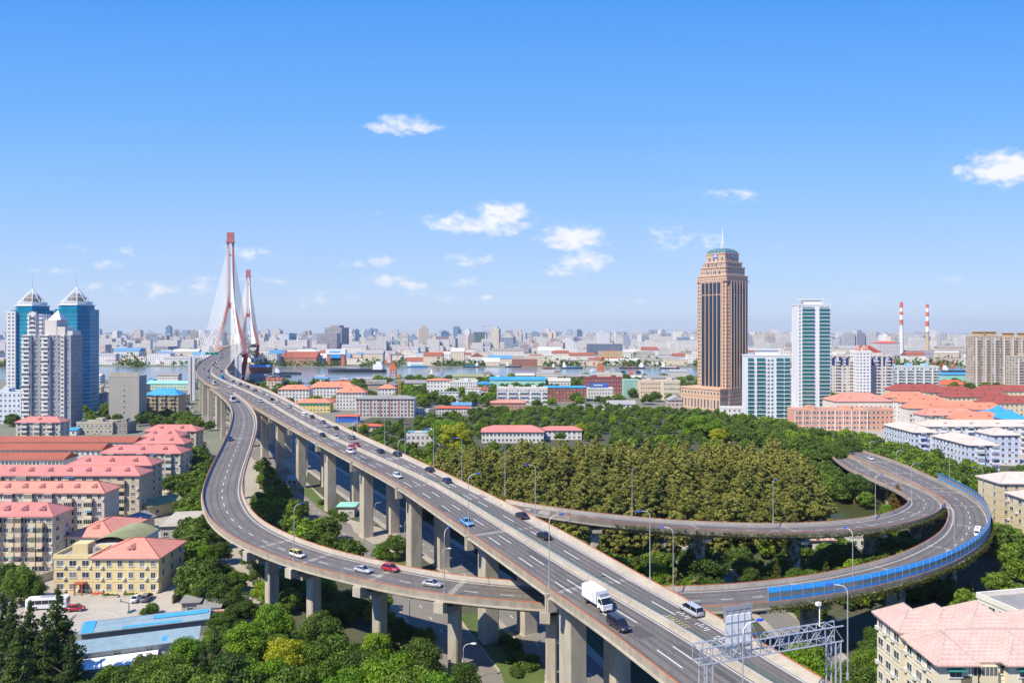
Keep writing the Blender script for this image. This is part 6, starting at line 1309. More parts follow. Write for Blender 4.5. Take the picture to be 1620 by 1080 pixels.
spn['column'] = 'conical green'; spn['shrub'] = 'low green'
def flush():
    pop = sorted([r_ for r_ in _req if r_[1] == 'poplar']); oth = sorted([r_ for r_ in _req if r_[1] != 'poplar']); n_ind = 215
    ind = pop[:295] + oth[:n_ind]; rest_ = pop[295:] + oth[n_ind:]; by = {}
    for r_ in ind:
        px = 810 + F*r_[2]/r_[3]; by.setdefault((r_[5].replace('@', spn[r_[1]]), r_[6]), []).append((px, r_))
    for (lab, grp), L in by.items():
        L.sort(key=lambda t: t[0]); split = len(L) > 26; ys = sorted(t[1][3] for t in L); ym = ys[len(ys)//2]; sub = {}
        for i, (px, r_) in enumerate(L):
            tag_ = ('', ) if not split else (['left', 'middle', 'right'][min(2, i*3//len(L))], 'front' if r_[3] < ym else 'rear')
            sub.setdefault(tag_, []).append(r_)
        for tag_, LL in sub.items():
            for i, r_ in enumerate(LL):
                pre = (ORD[i]+' ') if len(LL) <= 26 and len(LL) > 1 else ''
                post = '' if tag_ == ('',) else f', {tag_[0]} {tag_[1]} part'
                l_ = pre + lab + post; 
                if pre and len(l_.split()) <= 13: l_ += ' from the left'
                if len(l_.split()) > 16: l_ = lab
                tree(r_[1], r_[2], r_[3], r_[4], l_, grp, 'poplar_tree' if r_[1] == 'poplar' else 'tree', r_[7])
    # everything farther off: one mass of trees
    low_ = {}; V = []; MI = []; mats_ = []
    for r_ in rest_:
        k = r_[1]
        if k not in low_:
            h0, r0 = SP[k][1], SP[k][2]; kind = dict(poplar='poplar', conifer='cone', rusty='cone', column='cone').get(k, 'round')
            ms_ = [crown_mesh('crown', SP[k][0][0][0].materials[0], kind, h0, r0, 2600 if kind == 'poplar' else 1500, .42 if kind == 'poplar' else .58, 50+q) for q in range(3)]; arr = []
            for me in ms_: a_ = np.empty(len(me.vertices)*3); me.vertices.foreach_get('co', a_); arr.append(a_.reshape(-1,3)); bpy.data.meshes.remove(me)
            mats_.append(SP[k][0][0][0].materials[0]); low_[k] = (arr, h0, len(mats_)-1)
        arr, h0, mi = low_[k]; a_ = arr[rnd.randrange(3)]; s_ = r_[4]/h0; t = rnd.uniform(0,6.28); ca, sa = math.cos(t), math.sin(t)
        q = np.stack([(a_[:,0]*ca-a_[:,1]*sa)*s_*r_[7]+r_[2], (a_[:,0]*sa+a_[:,1]*ca)*s_*r_[7]+r_[3], a_[:,2]*s_], 1); V.append(q); MI.append(np.full(len(q)//4, mi, dtype=np.int32))
    if not V: return
    V = np.concatenate(V).astype(np.float32); MI = np.concatenate(MI); k = len(MI); me = bpy.data.meshes.new('woodland'); me.vertices.add(k*4); me.loops.add(k*4); me.polygons.add(k)
    me.vertices.foreach_set('co', V.reshape(-1)); me.loops.foreach_set('vertex_index', np.arange(k*4, dtype=np.int32)); me.polygons.foreach_set('loop_start', np.arange(0, k*4, 4, dtype=np.int32)); me.polygons.foreach_set('loop_total', np.full(k, 4, dtype=np.int32))
    for m_ in mats_: me.materials.append(m_)
    me.polygons.foreach_set('material_index', MI); me.update(); me.validate()
    tag(inst('woodland', me), 'far mass of mixed green trees filling the middle distance', 'trees', None, 'stuff'); print('woodland trees', len(rest_), 'faces', k)
# creepers hanging over the loop parapets and on loop piers
def leaves(P_, n, sprd, leaf, name, m, seed, label=None):
    gg = np.random.default_rng(seed); P_ = np.array(P_); idx = gg.integers(0, len(P_), n); c = P_[idx] + gg.normal(size=(n,3))*np.array(sprd); nn = gg.normal(size=(n,3)); nn /= np.linalg.norm(nn,axis=1)[:,None]; up = gg.normal(size=(n,3)); a = np.cross(nn, up); a /= np.linalg.norm(a,axis=1)[:,None]; b_ = np.cross(nn, a); s_ = leaf*gg.uniform(.6,1.3,n)[:,None]
    V = np.stack([c-a*s_, c-b_*s_*.6, c+a*s_, c+b_*s_*.6], 1).reshape(-1,3); me = bpy.data.meshes.new(name); me.from_pydata(V.tolist(), [], [(4*i,4*i+1,4*i+2,4*i+3) for i in range(n)]); me.materials.append(M[m]); me.update()
    o = inst(name, me); tag(o, label, 'creeper', None, 'stuff'); return o
gz_ = np.random.default_rng(5)
def edge_pts(D_, a0, a1, n, off, dz0, dz1):
    pts = []
    for a_ in np.linspace(a0, a1, n):
        lump = .5+.5*math.sin(a_*.21)*math.sin(a_*.083+1)
        for k in range(3): pts.append(tuple(D_.ata(a_, off, dz0 + (dz1-dz0)*gz_.random()*(.35+.65*lump))))
    return pts
leaves(edge_pts(DI, 30, DI.arc[-1]*.62, 300, -.35, .3, -1.5), 9000, (.25,.25,.22), .17, 'creeper', 'L_vine', 1, 'olive green creeper trailing over the inner loop parapet')
leaves(edge_pts(DO, DO.near(1221), a_end*.93, 400, -.35, .1, -1.7), 14000, (.25,.25,.25), .17, 'creeper', 'L_vine', 2, 'thick green creeper hanging below the blue noise screen')
for k, (D_, al) in enumerate(((DI, ji), (DO, jr))):
    pts = []
    for a_ in al:
        p = D_.ata(a_, D_.Wa(a_)/2)
        for t in range(60): th = gz_.uniform(0,6.28); pts.append((p.x+1.5*math.cos(th), p.y+2.0*math.sin(th), gz_.uniform(.2, max(1, p.z-2))))
    leaves(pts, 14000, (.25,.25,.5), .22, 'creeper', 'L_round', 7+k, ['dark creeper clothing the piers of the inner loop','dark creeper clothing the piers of the outer loop'][k])
# ---------------------------------------------------------------- city across the river
def region(px):
    for lim, t in ((150,'at the far left'),(330,'left of the red bridge'),(440,'behind the red bridge'),(640,'right of the red bridge'),(800,'right of the orange crane'),(950,'near the centre'),(1110,'left of the brown skyscraper'),(1260,'right of the brown skyscraper'),(1430,'left of the chimneys')):
        if px < lim: return t
    return 'at the far right'
TC = [((.84,.79,.70),'off-white'),((.80,.67,.50),'cream'),((.55,.54,.54),'grey'),((.66,.50,.42),'pinkish'),((.82,.81,.80),'white'),((.42,.45,.52),'slate grey')]
def tower(px, top, Y, wpx, ci, fa, label, group='distant high-rise towers', shape=0, dep=None):
    h = ZA(top, Y); W = wpx*Y/F; D_ = dep or W*.8; b = MB(); g_ = random.Random(int(px*3+Y))
    b.box(-W/2,W/2,0,D_,0,h)
    if shape == 1: b.box(-W*.28,W*.28,D_*.2,D_*.8,h,h+g_.uniform(4,9))
    elif shape == 2: b.box(-W*.35,W*.35,D_*.1,D_*.9,h,h+6); b.box(-W*.15,W*.15,D_*.3,D_*.7,h+6,h+12)
    elif shape == 3: b.box(-W/2-.01,-W*.12,-D_*.25,0,0,h*.97); b.box(W*.12,W/2+.01,-D_*.25,0,0,h*.97); b.box(-W*.3,W*.3,D_*.3,D_*.7,h,h+4)
    elif shape == 4: b.frus([(-W/2,0,h),(W/2,0,h),(W/2,D_,h),(-W/2,D_,h)], [(-W*.1,D_*.4,h+W*.35),(W*.1,D_*.4,h+W*.35),(W*.1,D_*.6,h+W*.35),(-W*.1,D_*.6,h+W*.35)])
    o = b.build('tower_block', M[fa]); o.location = (XA(px, Y), Y, 0); o.rotation_euler = (0,0,g_.choice([0,0,R(12),R(-15),R(25)])); c = TC[ci][0] if isinstance(ci, int) else ci; k_ = g_.uniform(.85,1.1); o.color = (*[x*k_ for x in c], 1)
    return tag(o, label, 'tower block', group)
spec = [(527,518,2150,30,(.38,.33,.31),'f_b','tall grey-brown office slab, higher of the dark pair behind the shipyard',1),(517,527,2080,32,(.36,.30,.28),'f_b','lower dark grey-brown office block of the pair behind the shipyard',0),(565,523,2600,7,(.2,.24,.32),'f_g','slender dark tower right of the dark office pair',1),(670,520,2500,16,1,'f_c','tall cream tower pair right of the red crane',2),(759,525,2300,17,(.14,.24,.22),'f_a','dark green netted tower under construction with a crane on top',0),
 (783,520,2500,13,1,'f_c','cream tower right of the green netted tower',1),(721,517,5200,9,(.3,.36,.45),'f_g','faint bluish tower rising above the skyline near the netted tower',1),(586,520,5600,6,5,'f_g','left of two faint thin twin towers',1),(593,521,5600,6,5,'f_g','right of two faint thin twin towers',1),(633,527,4200,8,(.2,.25,.34),'f_g','small dark arched tower in the distance',4),
 (955,526,2350,18,4,'f_a','broad white slab, left of two in front of the skyline',0),(989,530,2350,18,4,'f_a','broad white slab, right of two in front of the skyline',0),(1185,532,2200,16,0,'f_a','stepped white tower right of the brown skyscraper',2),(1345,527,2100,16,2,'f_c','left block of the wide grey-brown tower group',1),(1362,526,2110,18,2,'f_c','middle block of the wide grey-brown tower group',1),(1378,527,2120,16,2,'f_c','right block of the wide grey-brown tower group',1),
 (450,528,2100,14,(.62,.66,.70),'f_a','white and blue block right of the red bridge',0),(463,527,2150,12,(.25,.33,.42),'f_g','blue-grey block right of the white and blue one',0),(700,532,2250,22,3,'f_c','greyish pink slab behind the tall orange crane',0),(266,517,5000,8,(.3,.42,.52),'f_g','faint blue glass tower above the left skyline',2),(1415,532,2500,14,1,'f_a','pale block between the striped chimneys',0),
 (160,545,1900,16,3,'f_b','pink banded block beside the right glass tower',0),(255,548,1900,26,(.28,.24,.25),'f_b','dark banded block left of the stair tower',0),(830,545,2000,14,3,'f_b','pinkish brown block in mid skyline',1),(848,543,2050,10,3,'f_c','second pinkish brown block in mid skyline',1),(880,542,2050,22,3,'f_b','wide pinkish brown block in mid skyline',1),(1195,540,2300,26,1,'f_c','cream cluster block right of the brown skyscraper',1)]
for s_ in spec: tower(s_[0], s_[1], s_[2], s_[3], s_[4], s_[5], s_[6], shape=s_[7])
g = random.Random(11); fas = ['f_a','f_c','f_c','f_b','f_g']; nm = dict(f_a='dotted with small windows', f_c='with tall window bays', f_b='with banded floors', f_g='with bluish glass')
px = -40
lay = [(4200,7600,521,530,6,11,105),(2900,4200,524,535,8,14,90),(2150,2900,531,544,10,18,68)]
for (Y0, Y1, t0, t1, w0, w1, n) in lay:
    for i in range(n):
        px = -40 + 1700*(i+g.random())/n; top = g.uniform(t0, t1) + (2 if px < 150 else 0); Y = g.uniform(Y0, Y1)
        if 1500 < px < 1640: continue
        ci = g.choice([0,0,0,1,1,2,3,4,4,5]); fa = g.choice(fas[:4] if g.random() < .9 else fas[4:])
        dist = 'far hazy' if Y0 > 4000 else ('hazy' if Y0 > 2800 else 'nearer')
        tower(px, top, Y, g.uniform(w0, w1)*1.15, ci, fa, f"{dist} {TC[ci][1]} tower {nm[fa]}, {region(px)}", shape=g.choice([0,1,1,2,3,3,4]))
# low buildings on the far bank
RC = [(.30,.09,.05),(.5,.47,.4),(.32,.32,.32),(.10,.26,.45),(.62,.62,.6),(.26,.24,.2)]
def lowb(x, Y, W, D_, h, col, rc, label=None, pitched=False, b=None, o_only=True):
    bb = b or MB(); z0 = 0; T_ = bb.T; bb.T = Matrix.Translation((x, Y, 0))
    bb.box(0,W,0,D_,0,h,0)
    if pitched: hip(bb, 0, W, 0, D_, h+.01, min(W, D_)*.28, .5, True, 1)
    else: bb.box(-.2,W+.2,-.2,D_+.2,h+.01,h+.5,1)
    bb.T = T_
    return bb
rmats = [mat('far_roof_%d' % i, c, .8) for i, c in enumerate(RC)]
wn_ = ['red-roofed','beige-roofed','grey-roofed','blue-roofed','white-roofed','brown-roofed']
def bank_y(px): return 1330 + 25*math.sin(px*.01)
for i in range(210):
    px = -30 + 1680*((i*.618034) % 1.0); Y = 1400 + 620*((i*.7548777) % 1.0)**1.2
    if abs(px-375) < 18: continue
    W = g.uniform(22, 70); D_ = g.uniform(14, 30); h = g.choice([7,8,10,12,14,18,22]); ci = g.choice([0,0,1,2,2,3,4,4,5]); wc = g.choice([0,1,1,4,0])
    p_ = g.random() < .5; bb = lowb(0, 0, W, D_, h, None, None, None, p_); o = bb.build('city_building', [M['f_d'], rmats[ci]]); o.location = (XA(px, Y), Y, 0); o.color = (*TC[wc][0], 1)
    tag(o, f"{'long' if W > 45 else 'small'} {TC[wc][1]} {wn_[ci]} building{' with pitched roof' if p_ else ''} on the far bank, {region(px)}", 'building', 'low buildings on the far bank')
bb = MB()
for i in range(1500):
    Y = 2000 + 6500*(g.random()**1.4); px = g.uniform(-60, 1680); W = g.uniform(15, 60); bb.T = Matrix.Translation((XA(px, Y), Y, 0)); h = g.choice([12,15,18,18,22,30,40]); hh = min(h, 60)
    bb.box(0,W,0,g.uniform(12,25),0,hh, g.randrange(3))
bb.T = None
mm_ = [M['f_a'], M['f_d'], M['f_c']]
_fc = bb.build('far_city', mm_); _fc.color = (.72,.68,.62,1)
tag(_fc, 'hazy mass of low city blocks filling the ground below the skyline', 'city', None, 'stuff')
# trees on the river banks, read as green masses
pts = []
for i in range(270):
    px = g.uniform(-60, 1680); Y = g.choice([g.uniform(1345,1420), g.uniform(1400,2200), g.uniform(2000,3800)])
    pts.append((XA(px, Y), Y, 4, g.uniform(8, 26)))
V = []
gg = np.random.default_rng(9)
for x, y, z, wv in pts:
    n = 60; V.append(np.stack([x+gg.normal(size=n)*wv*.6, y+gg.normal(size=n)*6, np.abs(gg.normal(size=n))*5+1.5], 1))
V = np.concatenate(V)
leaves(V, len(V), (1,1,1), 3.2, 'riverside_greenery', 'L_round', 12, 'belts of green trees scattered along the far bank').__setitem__('category', 'trees')

g = random.Random(77); nh = 0; cnt_h = {}
for i in range(400):
    Y = g.uniform(610, 1000); px = g.uniform(395, 1080) if g.random() < .8 else g.uniform(0, 330); W = g.uniform(10, 26); D_ = g.uniform(8, 13); x = XA(px, Y); h = g.choice([3.5,4,6,7,9,12])
    if nh >= 75: break
    if any(blocked(x+u_*W, Y+v_*D_, 1) for u_ in (0,.5,1) for v_ in (0,.5,1)): continue
    ci = g.choice([0,0,1,2,2,3,5,1]); wc = g.choice([0,1,1,4,0,3]); bb = lowb(0, 0, W, D_, h, None, None, None, g.random() < .65); o = bb.build('riverside_building', [M['f_d'], rmats[ci]]); o.location = (x, Y, 0); o.color = (*[c_*.8 for c_ in TC[wc][0]], 1); _rects.append((x+W/2, Y+D_/2, 1, 0, W/2, D_/2)); nh += 1
    k_ = (wc, ci); cnt_h[k_] = cnt_h.get(k_, 0)+1
    tag(o, f"{ORD[cnt_h[k_]-1]} small {TC[wc][1]} {wn_[ci]} house on the near river bank, {region(px)}", 'house', 'small houses on the near bank')
_req2 = _req[:]; _req[:] = [r_ for r_ in _req2 if not (r_[3] > 600 and blocked(r_[2], r_[3], 1))]
flush()
# ---------------------------------------------------------------- ships, cranes, chimneys
def ship(label, px, py, lpx, hull='rust', deck='red_dk', flip=False, sup=True, group='ships and barges on the river'):
    x, y = G(px, py); y = max(y, 1065); x = XA(px, y); L = lpx*y/F; W = max(5, L*.14); fb = max(2.2, L*.05); o = empty('ship', (x, y, .25), 0, label, 'ship', group)
    s_ = -1 if flip else 1; b = MB(); st = [(-.5,.75,1.0),(-.42,1,1.0),(.25,1,.95),(.42,.6,1.15),(.5,.05,1.35)]
    b.loft([[(s_*t*L,-W/2*k*.7,0),(s_*t*L,W/2*k*.7,0),(s_*t*L,W/2*k,fb*q),(s_*t*L,-W/2*k,fb*q)] for t, k, q in st]); b.build('hull', M[hull], o)
    if sup:
        b = MB(); b.box(*sorted((s_*-.44*L, s_*-.28*L)),-W*.38,W*.38,fb,fb+L*.06+2.5); b.box(*sorted((s_*-.42*L, s_*-.33*L)),-W*.3,W*.3,fb+L*.06+2.5,fb+L*.09+4.5); b.build('wheelhouse', M['white'], o)
        b = MB(); b.tube((s_*-.36*L,0,fb),(s_*-.36*L,0,fb+L*.2+4), .25, 4); b.tube((s_*.3*L,0,fb),(s_*.3*L,0,fb+L*.12+2), .2, 4); b.build('mast', M['steel'], o)
    b = MB(); b.box(*sorted((s_*-.24*L, s_*.34*L)),-W*.36,W*.36,fb*.9,fb+1.2); b.build('cargo_hatch', M[deck], o)
    return o
ship('large dark cargo ship moored across from the shipyard', 565, 589, 92, 'rust', 'rust', True)
ship('small black ship with mast just right of the bridge', 455, 592, 44, 'rust', 'rust', False)
ship('low dark barge in the dock basin by the bridge foot', 430, 600, 60, 'rust', 'r_grey', True, False)
for i, (px, py, l, hu, de, lb) in enumerate([(215,578,34,'white','white','left white ferry moored on the far bank'),(262,577,30,'white','r_red','middle white ferry moored on the far bank'),(292,578,24,'white','blue_r','right white ferry moored on the far bank'),(660,581,34,'blue_r','blue_r','blue barge moored on the far bank right of the crane'),(745,581,26,'rust','blue_r','dark blue barge right of the blue barge'),(812,581,26,'rust','r_grey','grey barge on the far bank'),(868,583,20,'r_red','r_grey','rusty work boat on the far bank'),(905,583,34,'rust','blue_r','dark ship with blue hatches on the far bank'),(1000,583,40,'rust','r_grey','long dark ship on the far bank left of the brown tower'),(1060,583,30,'rust','white','dark ship nearest the brown tower'),
    (938,588,8,'white','white','tiny white launch in mid river'),(985,590,8,'rust','rust','tiny dark launch in mid river'),(1010,590,8,'rust','rust','second tiny dark launch in mid river'),(690,593,20,'white','steel','white work boat near the near bank'),(20,581,28,'rust','r_grey','dark barge at the far left river edge'),(1510,588,40,'rust','blue_r','dark ship on the river at the right')]):
    ship(lb, px, py, l, hu, de, i % 2 == 0, l > 10)
redo = mat('crane_orange', (.62,.16,.06), .6, nscale=.2, namt=.15)
def crane(label, px, py, top, jx, m=redo, Y=None):
    Y = Y or G(px, py)[1]; x = XA(px, Y); h = ZA(top, Y); o = empty('portal_crane', (x, Y, 0), 0, label, 'crane', 'orange harbour cranes')
    b = MB(); w_ = h*.11
    for sx in (-1,1):
        for sy in (-1,1): b.tube((sx*w_,sy*w_,0),(sx*w_*.5,sy*w_*.5,h*.28), h*.012, 4)
    for z in (.09,.18): 
        for sx in (-1,1): b.tube((-w_*.8,sx*w_*.8,h*z),(w_*.8,sx*w_*.8,h*(z+.03)), h*.008, 4); b.tube((sx*w_*.8,-w_*.8,h*z),(sx*w_*.8,w_*.8,h*(z+.03)), h*.008, 4)
    b.build('portal', m, o)
    b = MB(); b.box(-w_*.9,w_*.9,-w_*.6,w_*.6,h*.28,h*.38); b.box(-w_*.5,w_*.5,-w_*.4,w_*.4,h*.38,h*.46); b.build('machine_house', m, o)
    b = MB(); s_ = jx; tipx = s_*h*.38
    b.tube((-s_*w_*.3,-1,h*.4),(tipx,0,h), h*.012, 4, r2=h*.007); b.tube((-s_*w_*.3,1,h*.4),(tipx,0,h), h*.012, 4, r2=h*.007); b.tube((-s_*w_*.4,0,h*.46),(-s_*w_*.9,0,h*.78), h*.012, 4); b.tube((-s_*w_*.9,0,h*.78),(tipx*.62,0,h*.83), h*.005, 4); b.tube((tipx,0,h),(tipx*1.45,0,h*.72), h*.008, 4); b.tube((-s_*w_*.9,0,h*.78),(-s_*w_*1.8,0,h*.52), h*.01, 4); b.box(*sorted((-s_*w_*2.1,-s_*w_*1.5)),-w_*.3,w_*.3,h*.44,h*.53)
    for k in range(6): t0, t1 = k/6, (k+1)/6; b.tube((-s_*w_*.3+(tipx+s_*w_*.3)*t0,-1*(1-t0),h*(.4+.6*t0)),(-s_*w_*.3+(tipx+s_*w_*.3)*t1,1*(1-t1),h*(.4+.6*t1)), h*.004, 3)
    b.build('jib', m, o); return o
crane('tallest orange portal crane on the near river bank, left of centre', 622, 601, 544, 1); crane('orange portal crane near the centre of the river bank', 950, 600, 549, 1); crane('smaller orange crane right of the central one', 998, 602, 569, -1); crane('distant small orange crane beside the brown tower', 1066, 596, 572, 1)
for i, px in enumerate([1478,1492,1508]): crane(f'{ORD[i]} orange gantry crane from the left on the river right of the chimneys', px, 587, 566, 1)
crane('grey crane beside the cream warehouse', 658, 598, 580, -1, M['steel'])
Y = G(632, 652)[1]; o = empty('tower_crane', (XA(632, Y), Y, 0), 0, 'yellow lattice tower crane mast in front of the unfinished block', 'crane'); yl = mat('crane_yellow', (.62,.38,.05), .6)
b = MB(); zc = ZA(597, Y)
for sx in (-1,1):
    for sy in (-1,1): b.tube((sx,sy,0),(sx,sy,zc), .12, 4)
for k in range(14):
    z0_, z1_ = zc*k/14, zc*(k+1)/14
    for sy in (-1,1): b.tube((-1,sy,z0_),(1,sy,z1_), .09, 4); b.tube((1,sy,z0_),(-1,sy,z1_), .09, 4)
b.build('mast', yl, o); b = MB(); b.box(-1.5,1.5,-1.5,1.5,zc,zc+2.2); b.build('cab', yl, o)
b = MB(); b.tube((0,-9,zc+2.5),(0,16,zc+2.5), .35, 4); b.tube((0,0,zc+2),(0,0,zc+6), .25, 4); b.build('jib', yl, o)
Y = 2290; o = empty('tower_crane', (XA(766, Y), Y, 0), 0, 'thin distant tower crane on top of the dark green netted tower', 'crane'); b = MB(); b.tube((0,0,60),(0,0,82), .9, 4); b.tube((-10,0,80),(32,0,80), .7, 4); b.tube((0,0,0),(0,0,60), .8, 4); b.build('mast', M['steel'], o)
# shipyard slip house and sheds on the far bank
Y = 1400; x0 = XA(517, Y); o = empty('shipyard_gate', (x0, Y, 0), 0, 'white and orange shipyard gantry hall with dark opening on the far bank', 'shipyard'); W_ = XA(545, Y)-x0
b = MB(); b.box(0,W_*.2,0,14,0,22); b.box(W_*.8,W_,0,14,0,22); b.build('orange_tower', M['r_org'], o); b = MB(); b.box(-2,W_+2,-1,15,22,32); b.build('sign_band', M['white'], o); b = MB(); b.box(W_*.2,W_*.8,2,13,0,21.9); b.build('opening', M['dark'], o); b = MB(); b.box(W_*.2,W_*.8,-.5,2,15,21.9); b.build('blue_beam', M['blue_p'], o)
for i in range(5): b = MB(); b.box(6+i*4.2,9+i*4.2,-1.3,-1.01,25.5,28.5); b.build('sign_character', M['blue_p'], o)
r_ = bldg('large rust-red roofed shipyard shed left of the shipyard hall', 446, 500, 1430, 14, 40, (.42,.22,.17), 0, 0, 'hip', 'r_red', 12, gable=True, name='shipyard_shed', cat='shed')
bldg('bright red hull plates shed on the river behind the bridge foot', 394, 424, 1180, 9, 20, (.40,.10,.05), 0, 0, 'hip', 'blue_r', 3, gable=True, name='shipyard_shed', cat='shed')
bldg('long red brick shed on the far bank in the middle', 810, 850, 1370, 13, 16, (.30,.12,.09), 2, 12, 'flat', roofbits=False, name='warehouse', cat='warehouse')
bldg('wide dark blue-grey hall on the far bank behind the central orange crane', 930, 985, 1750, 34, 30, (.14,.17,.24), 0, 0, 'flat', roofbits=False, name='warehouse', cat='warehouse')
bldg('yellow office block on the far bank behind the central orange crane', 948, 985, 1500, 24, 16, (.60,.44,.20), 0, 0, 'flat', roofbits=False, fac='f_a', name='office_block')
bldg('teal roofed riverside hall right of the greenish slab', 1490, 1532, 900, 14, 20, (.30,.62,.55), 1, 5, 'hip', 'blue_r', 2, gable=True, name='warehouse', cat='warehouse')
bldg('white house with bright red roof below the teal hall', 1490, 1530, 830, 7, 14, (.68,.66,.62), 1, 5, 'hip', 'r_scarlet', 5, name='house', cat='house')
def chimney(label, px, base_py, top, Y, bands, col):
    h = ZA(top, Y); o = empty('chimney', (XA(px, Y), Y, 0), 0, label, 'chimney', 'tall striped chimneys'); n = 12; z = 0
    wh = M['white']; rd = M['r_scarlet']; lower = mat('chimney_shaft', col, .8)
    b = MB(); b.tube((0,0,0),(0,0,h*bands[0]), 4.9, 14, r2=3.8); b.build('shaft', lower, o)
    k = len(bands)-1
    for i in range(k):
        b = MB(); b.tube((0,0,h*bands[i]+.01),(0,0,h*bands[i+1]), 3.8-i*.15, 14, r2=3.8-(i+1)*.15); b.build('band', rd if (k-i) % 2 else wh, o)
    b = MB(); b.tube((0,0,h*bands[0]-1),(0,0,h*bands[0]+1), 4.6, 14); b.build('gallery', M['steel'], o)
chimney('left chimney, white shaft with red and white bands near the top', 1426, 560, 478, 1650, (.62,.70,.78,.84,.90,1), (.66,.66,.65)); chimney('right chimney, tan shaft with red and white bands near the top', 1467, 560, 481, 1650, (.50,.60,.70,.78,.86,.93,1), (.50,.38,.24))
bldg('power station hall with red trimmed roofs below the chimneys', 1388, 1424, 1600, 40, 30, (.62,.58,.56), 0, 0, 'hip', 'r_scarlet', 4, fac='f_a', name='power_station'); bldg('long grey-pink power station building right of the chimneys', 1440, 1520, 1640, 22, 30, (.50,.42,.42), 0, 0, 'flat', fac='f_b', roofbits=False, name='power_station')
b = MB(); Y = 1200; b.T = Matrix.Translation((XA(1375, Y), Y, 0)); b.frus([(0,0,38),(0,6,38),(0,6,44),(0,0,44)], [(44,0,14),(44,6,14),(44,6,20),(44,0,20)]); b.tube((14,3,0),(14,3,32),1,6); b.tube((34,3,0),(34,3,20),1,6); b.T = None; tag(b.build('coal_conveyor', M['r_scarlet']), 'sloping red conveyor gallery between the white slab and the chimneys', 'conveyor')
# ---------------------------------------------------------------- small things
def parked(px, py, kind, col, rz, label, sc_=1.0):
    x, y = G(px, py); r_ = copy_tree(_proto[kind]); r_.location = (x, y, .2); r_.rotation_euler = (0, 0, rz); r_.scale = (sc_,)*3; setcol(r_, col); tag(r_, label, 'car', 'parked cars')
for i, (px, py, c) in enumerate([(282,648,WHT),(289,647,GRY),(296,646,SIL),(303,645,WHT),(281,655,BLK),(290,654,SIL),(299,653,GRY),(308,652,WHT)]):
    parked(px, py, 'sedan', c, R(80), f'{ORD[i]} parked car in the small car park left of the approach piers')
parked(291, 887, 'sedan', NAV, R(70), 'dark blue car parked behind the school near the orange heap'); parked(352, 905, 'sedan', BLK, 1.2, 'dark car half hidden by trees at the ramp foot')
parked(566, 770, 'sedan', SIL, R(115), 'silver car on the lower street behind a highway pier'); parked(1178, 652, 'sedan', BLK, R(150), 'dark car at the foot of the brown tower')
x, y = G(76, 962); o = empty('coach', (x, y, .05), R(8), 'white coach parked in front of the school behind the conifers', 'coach'); bus_parts(o, 9.5, 2.4, 2.9)
x, y = G(250, 665); o = empty('coach', (x, y, .05), R(3), 'white and red coach on the street by the concrete slab building', 'coach'); bus_parts(o, 11, 2.5, 3, 'white', 'r_scarlet')
x, y = G(204, 969); o = empty('basketball_hoop', (x, y, .03), R(20), 'green and white basketball hoop in the school yard', 'basketball hoop')
b = MB(); b.box(-.3,.5,-.4,.4,0,.4); b.tube((0,0,.4),(0,0,2.4),.12,6); b.tube((0,0,2.4),(-1.8,0,3.1),.1,6); b.build('stand', M['green_f'], o); b = MB(); b.box(-1.9,-1.8,-.9,.9,2.9,4.0); b.build('backboard', M['white'], o); b = MB(); b.path([(-2.1+.22*math.cos(t*.785),.22*math.sin(t*.785),3.05) for t in range(9)], .02, 4); b.build('hoop', M['orange'], o)
def flowerbed(px, py, w_, m, lb):
    x, y = G(px, py); o = empty('planter', (x, y, .03), 0, lb, 'planter'); b = MB(); b.box(-w_/2,w_/2,-.6,.6,0,.45); b.build('box', M['conc_w'], o)
    b = MB(); gq = random.Random(int(px))
    for i in range(26): a_, c_ = gq.uniform(-w_/2+.2,w_/2-.2), gq.uniform(-.4,.4); b.box(a_-.15,a_+.15,c_-.15,c_+.15,.45,.6+gq.random()*.35)
    b.build('flowers', M[m], o)
flowerbed(154,942,3.2,'r_scarlet','planter of red flowers beside the school entrance'); flowerbed(176,944,4,'L_mid','green planter with shrubs in front of the school windows'); flowerbed(207,943,3.6,'L_mid','second green planter in front of the school windows')
x, y = G(352, 985); b = MB(); b.T = Matrix.Translation((x, y, 0)); gq = random.Random(2)
o = empty('roof_terrace', (x, y, 0), 0, 'little terrace with red cloths and white boxes at the foot of the ramp pier', 'terrace')
b = MB(); b.box(-4,4,-2,2,0,2.6); b.build('wall', M['conc_w'], o)
for i in range(6): b = MB(); a_ = -3.4+i*1.2; b.box(a_,a_+.9,-1.6,-1.2,2.6,3.5); b.build('cloth', M['r_scarlet'] if i % 3 != 1 else M['white'], o)
# walls and fences
def wall(pts, h, m, label, name='boundary_wall', cat='wall', th=.3):
    b = MB()
    for p, q in zip(pts, pts[1:]):
        p, q = Vector(p), Vector(q); d = (q-p).normalized(); n_ = Vector((-d.y, d.x))*th/2
        b.frus([(*(p-n_),0),(*(p+n_),0),(*(p+n_),h),(*(p-n_),h)], [(*(q-n_),0),(*(q+n_),0),(*(q+n_),h),(*(q-n_),h)])
    tag(b.build(name, M[m]), label, cat)
wall([G(0,955),G(52,925),G(84,915)], 2.4, 'concrete', 'mossy boundary wall left of the yellow school'); wall([G(322,920),G(290,935),G(272,955)], 2.2, 'conc_w', 'pale wall with ramp beside the school yard'); wall([G(612,952),G(598,930),G(588,915)], 1.6, 'pave', 'low tan wall beside the lower street')
rail = MB(); P_ = [G(1016,903),G(1050,890),G(1085,870),G(1110,858),G(1170,851),G(1230,848)]; 
cc = [tuple(p) for p in catmull(P_, 1.5)]
for x, y in cc: rail.box(x-.12,x+.12,y-.12,y+.12,0,1.1)
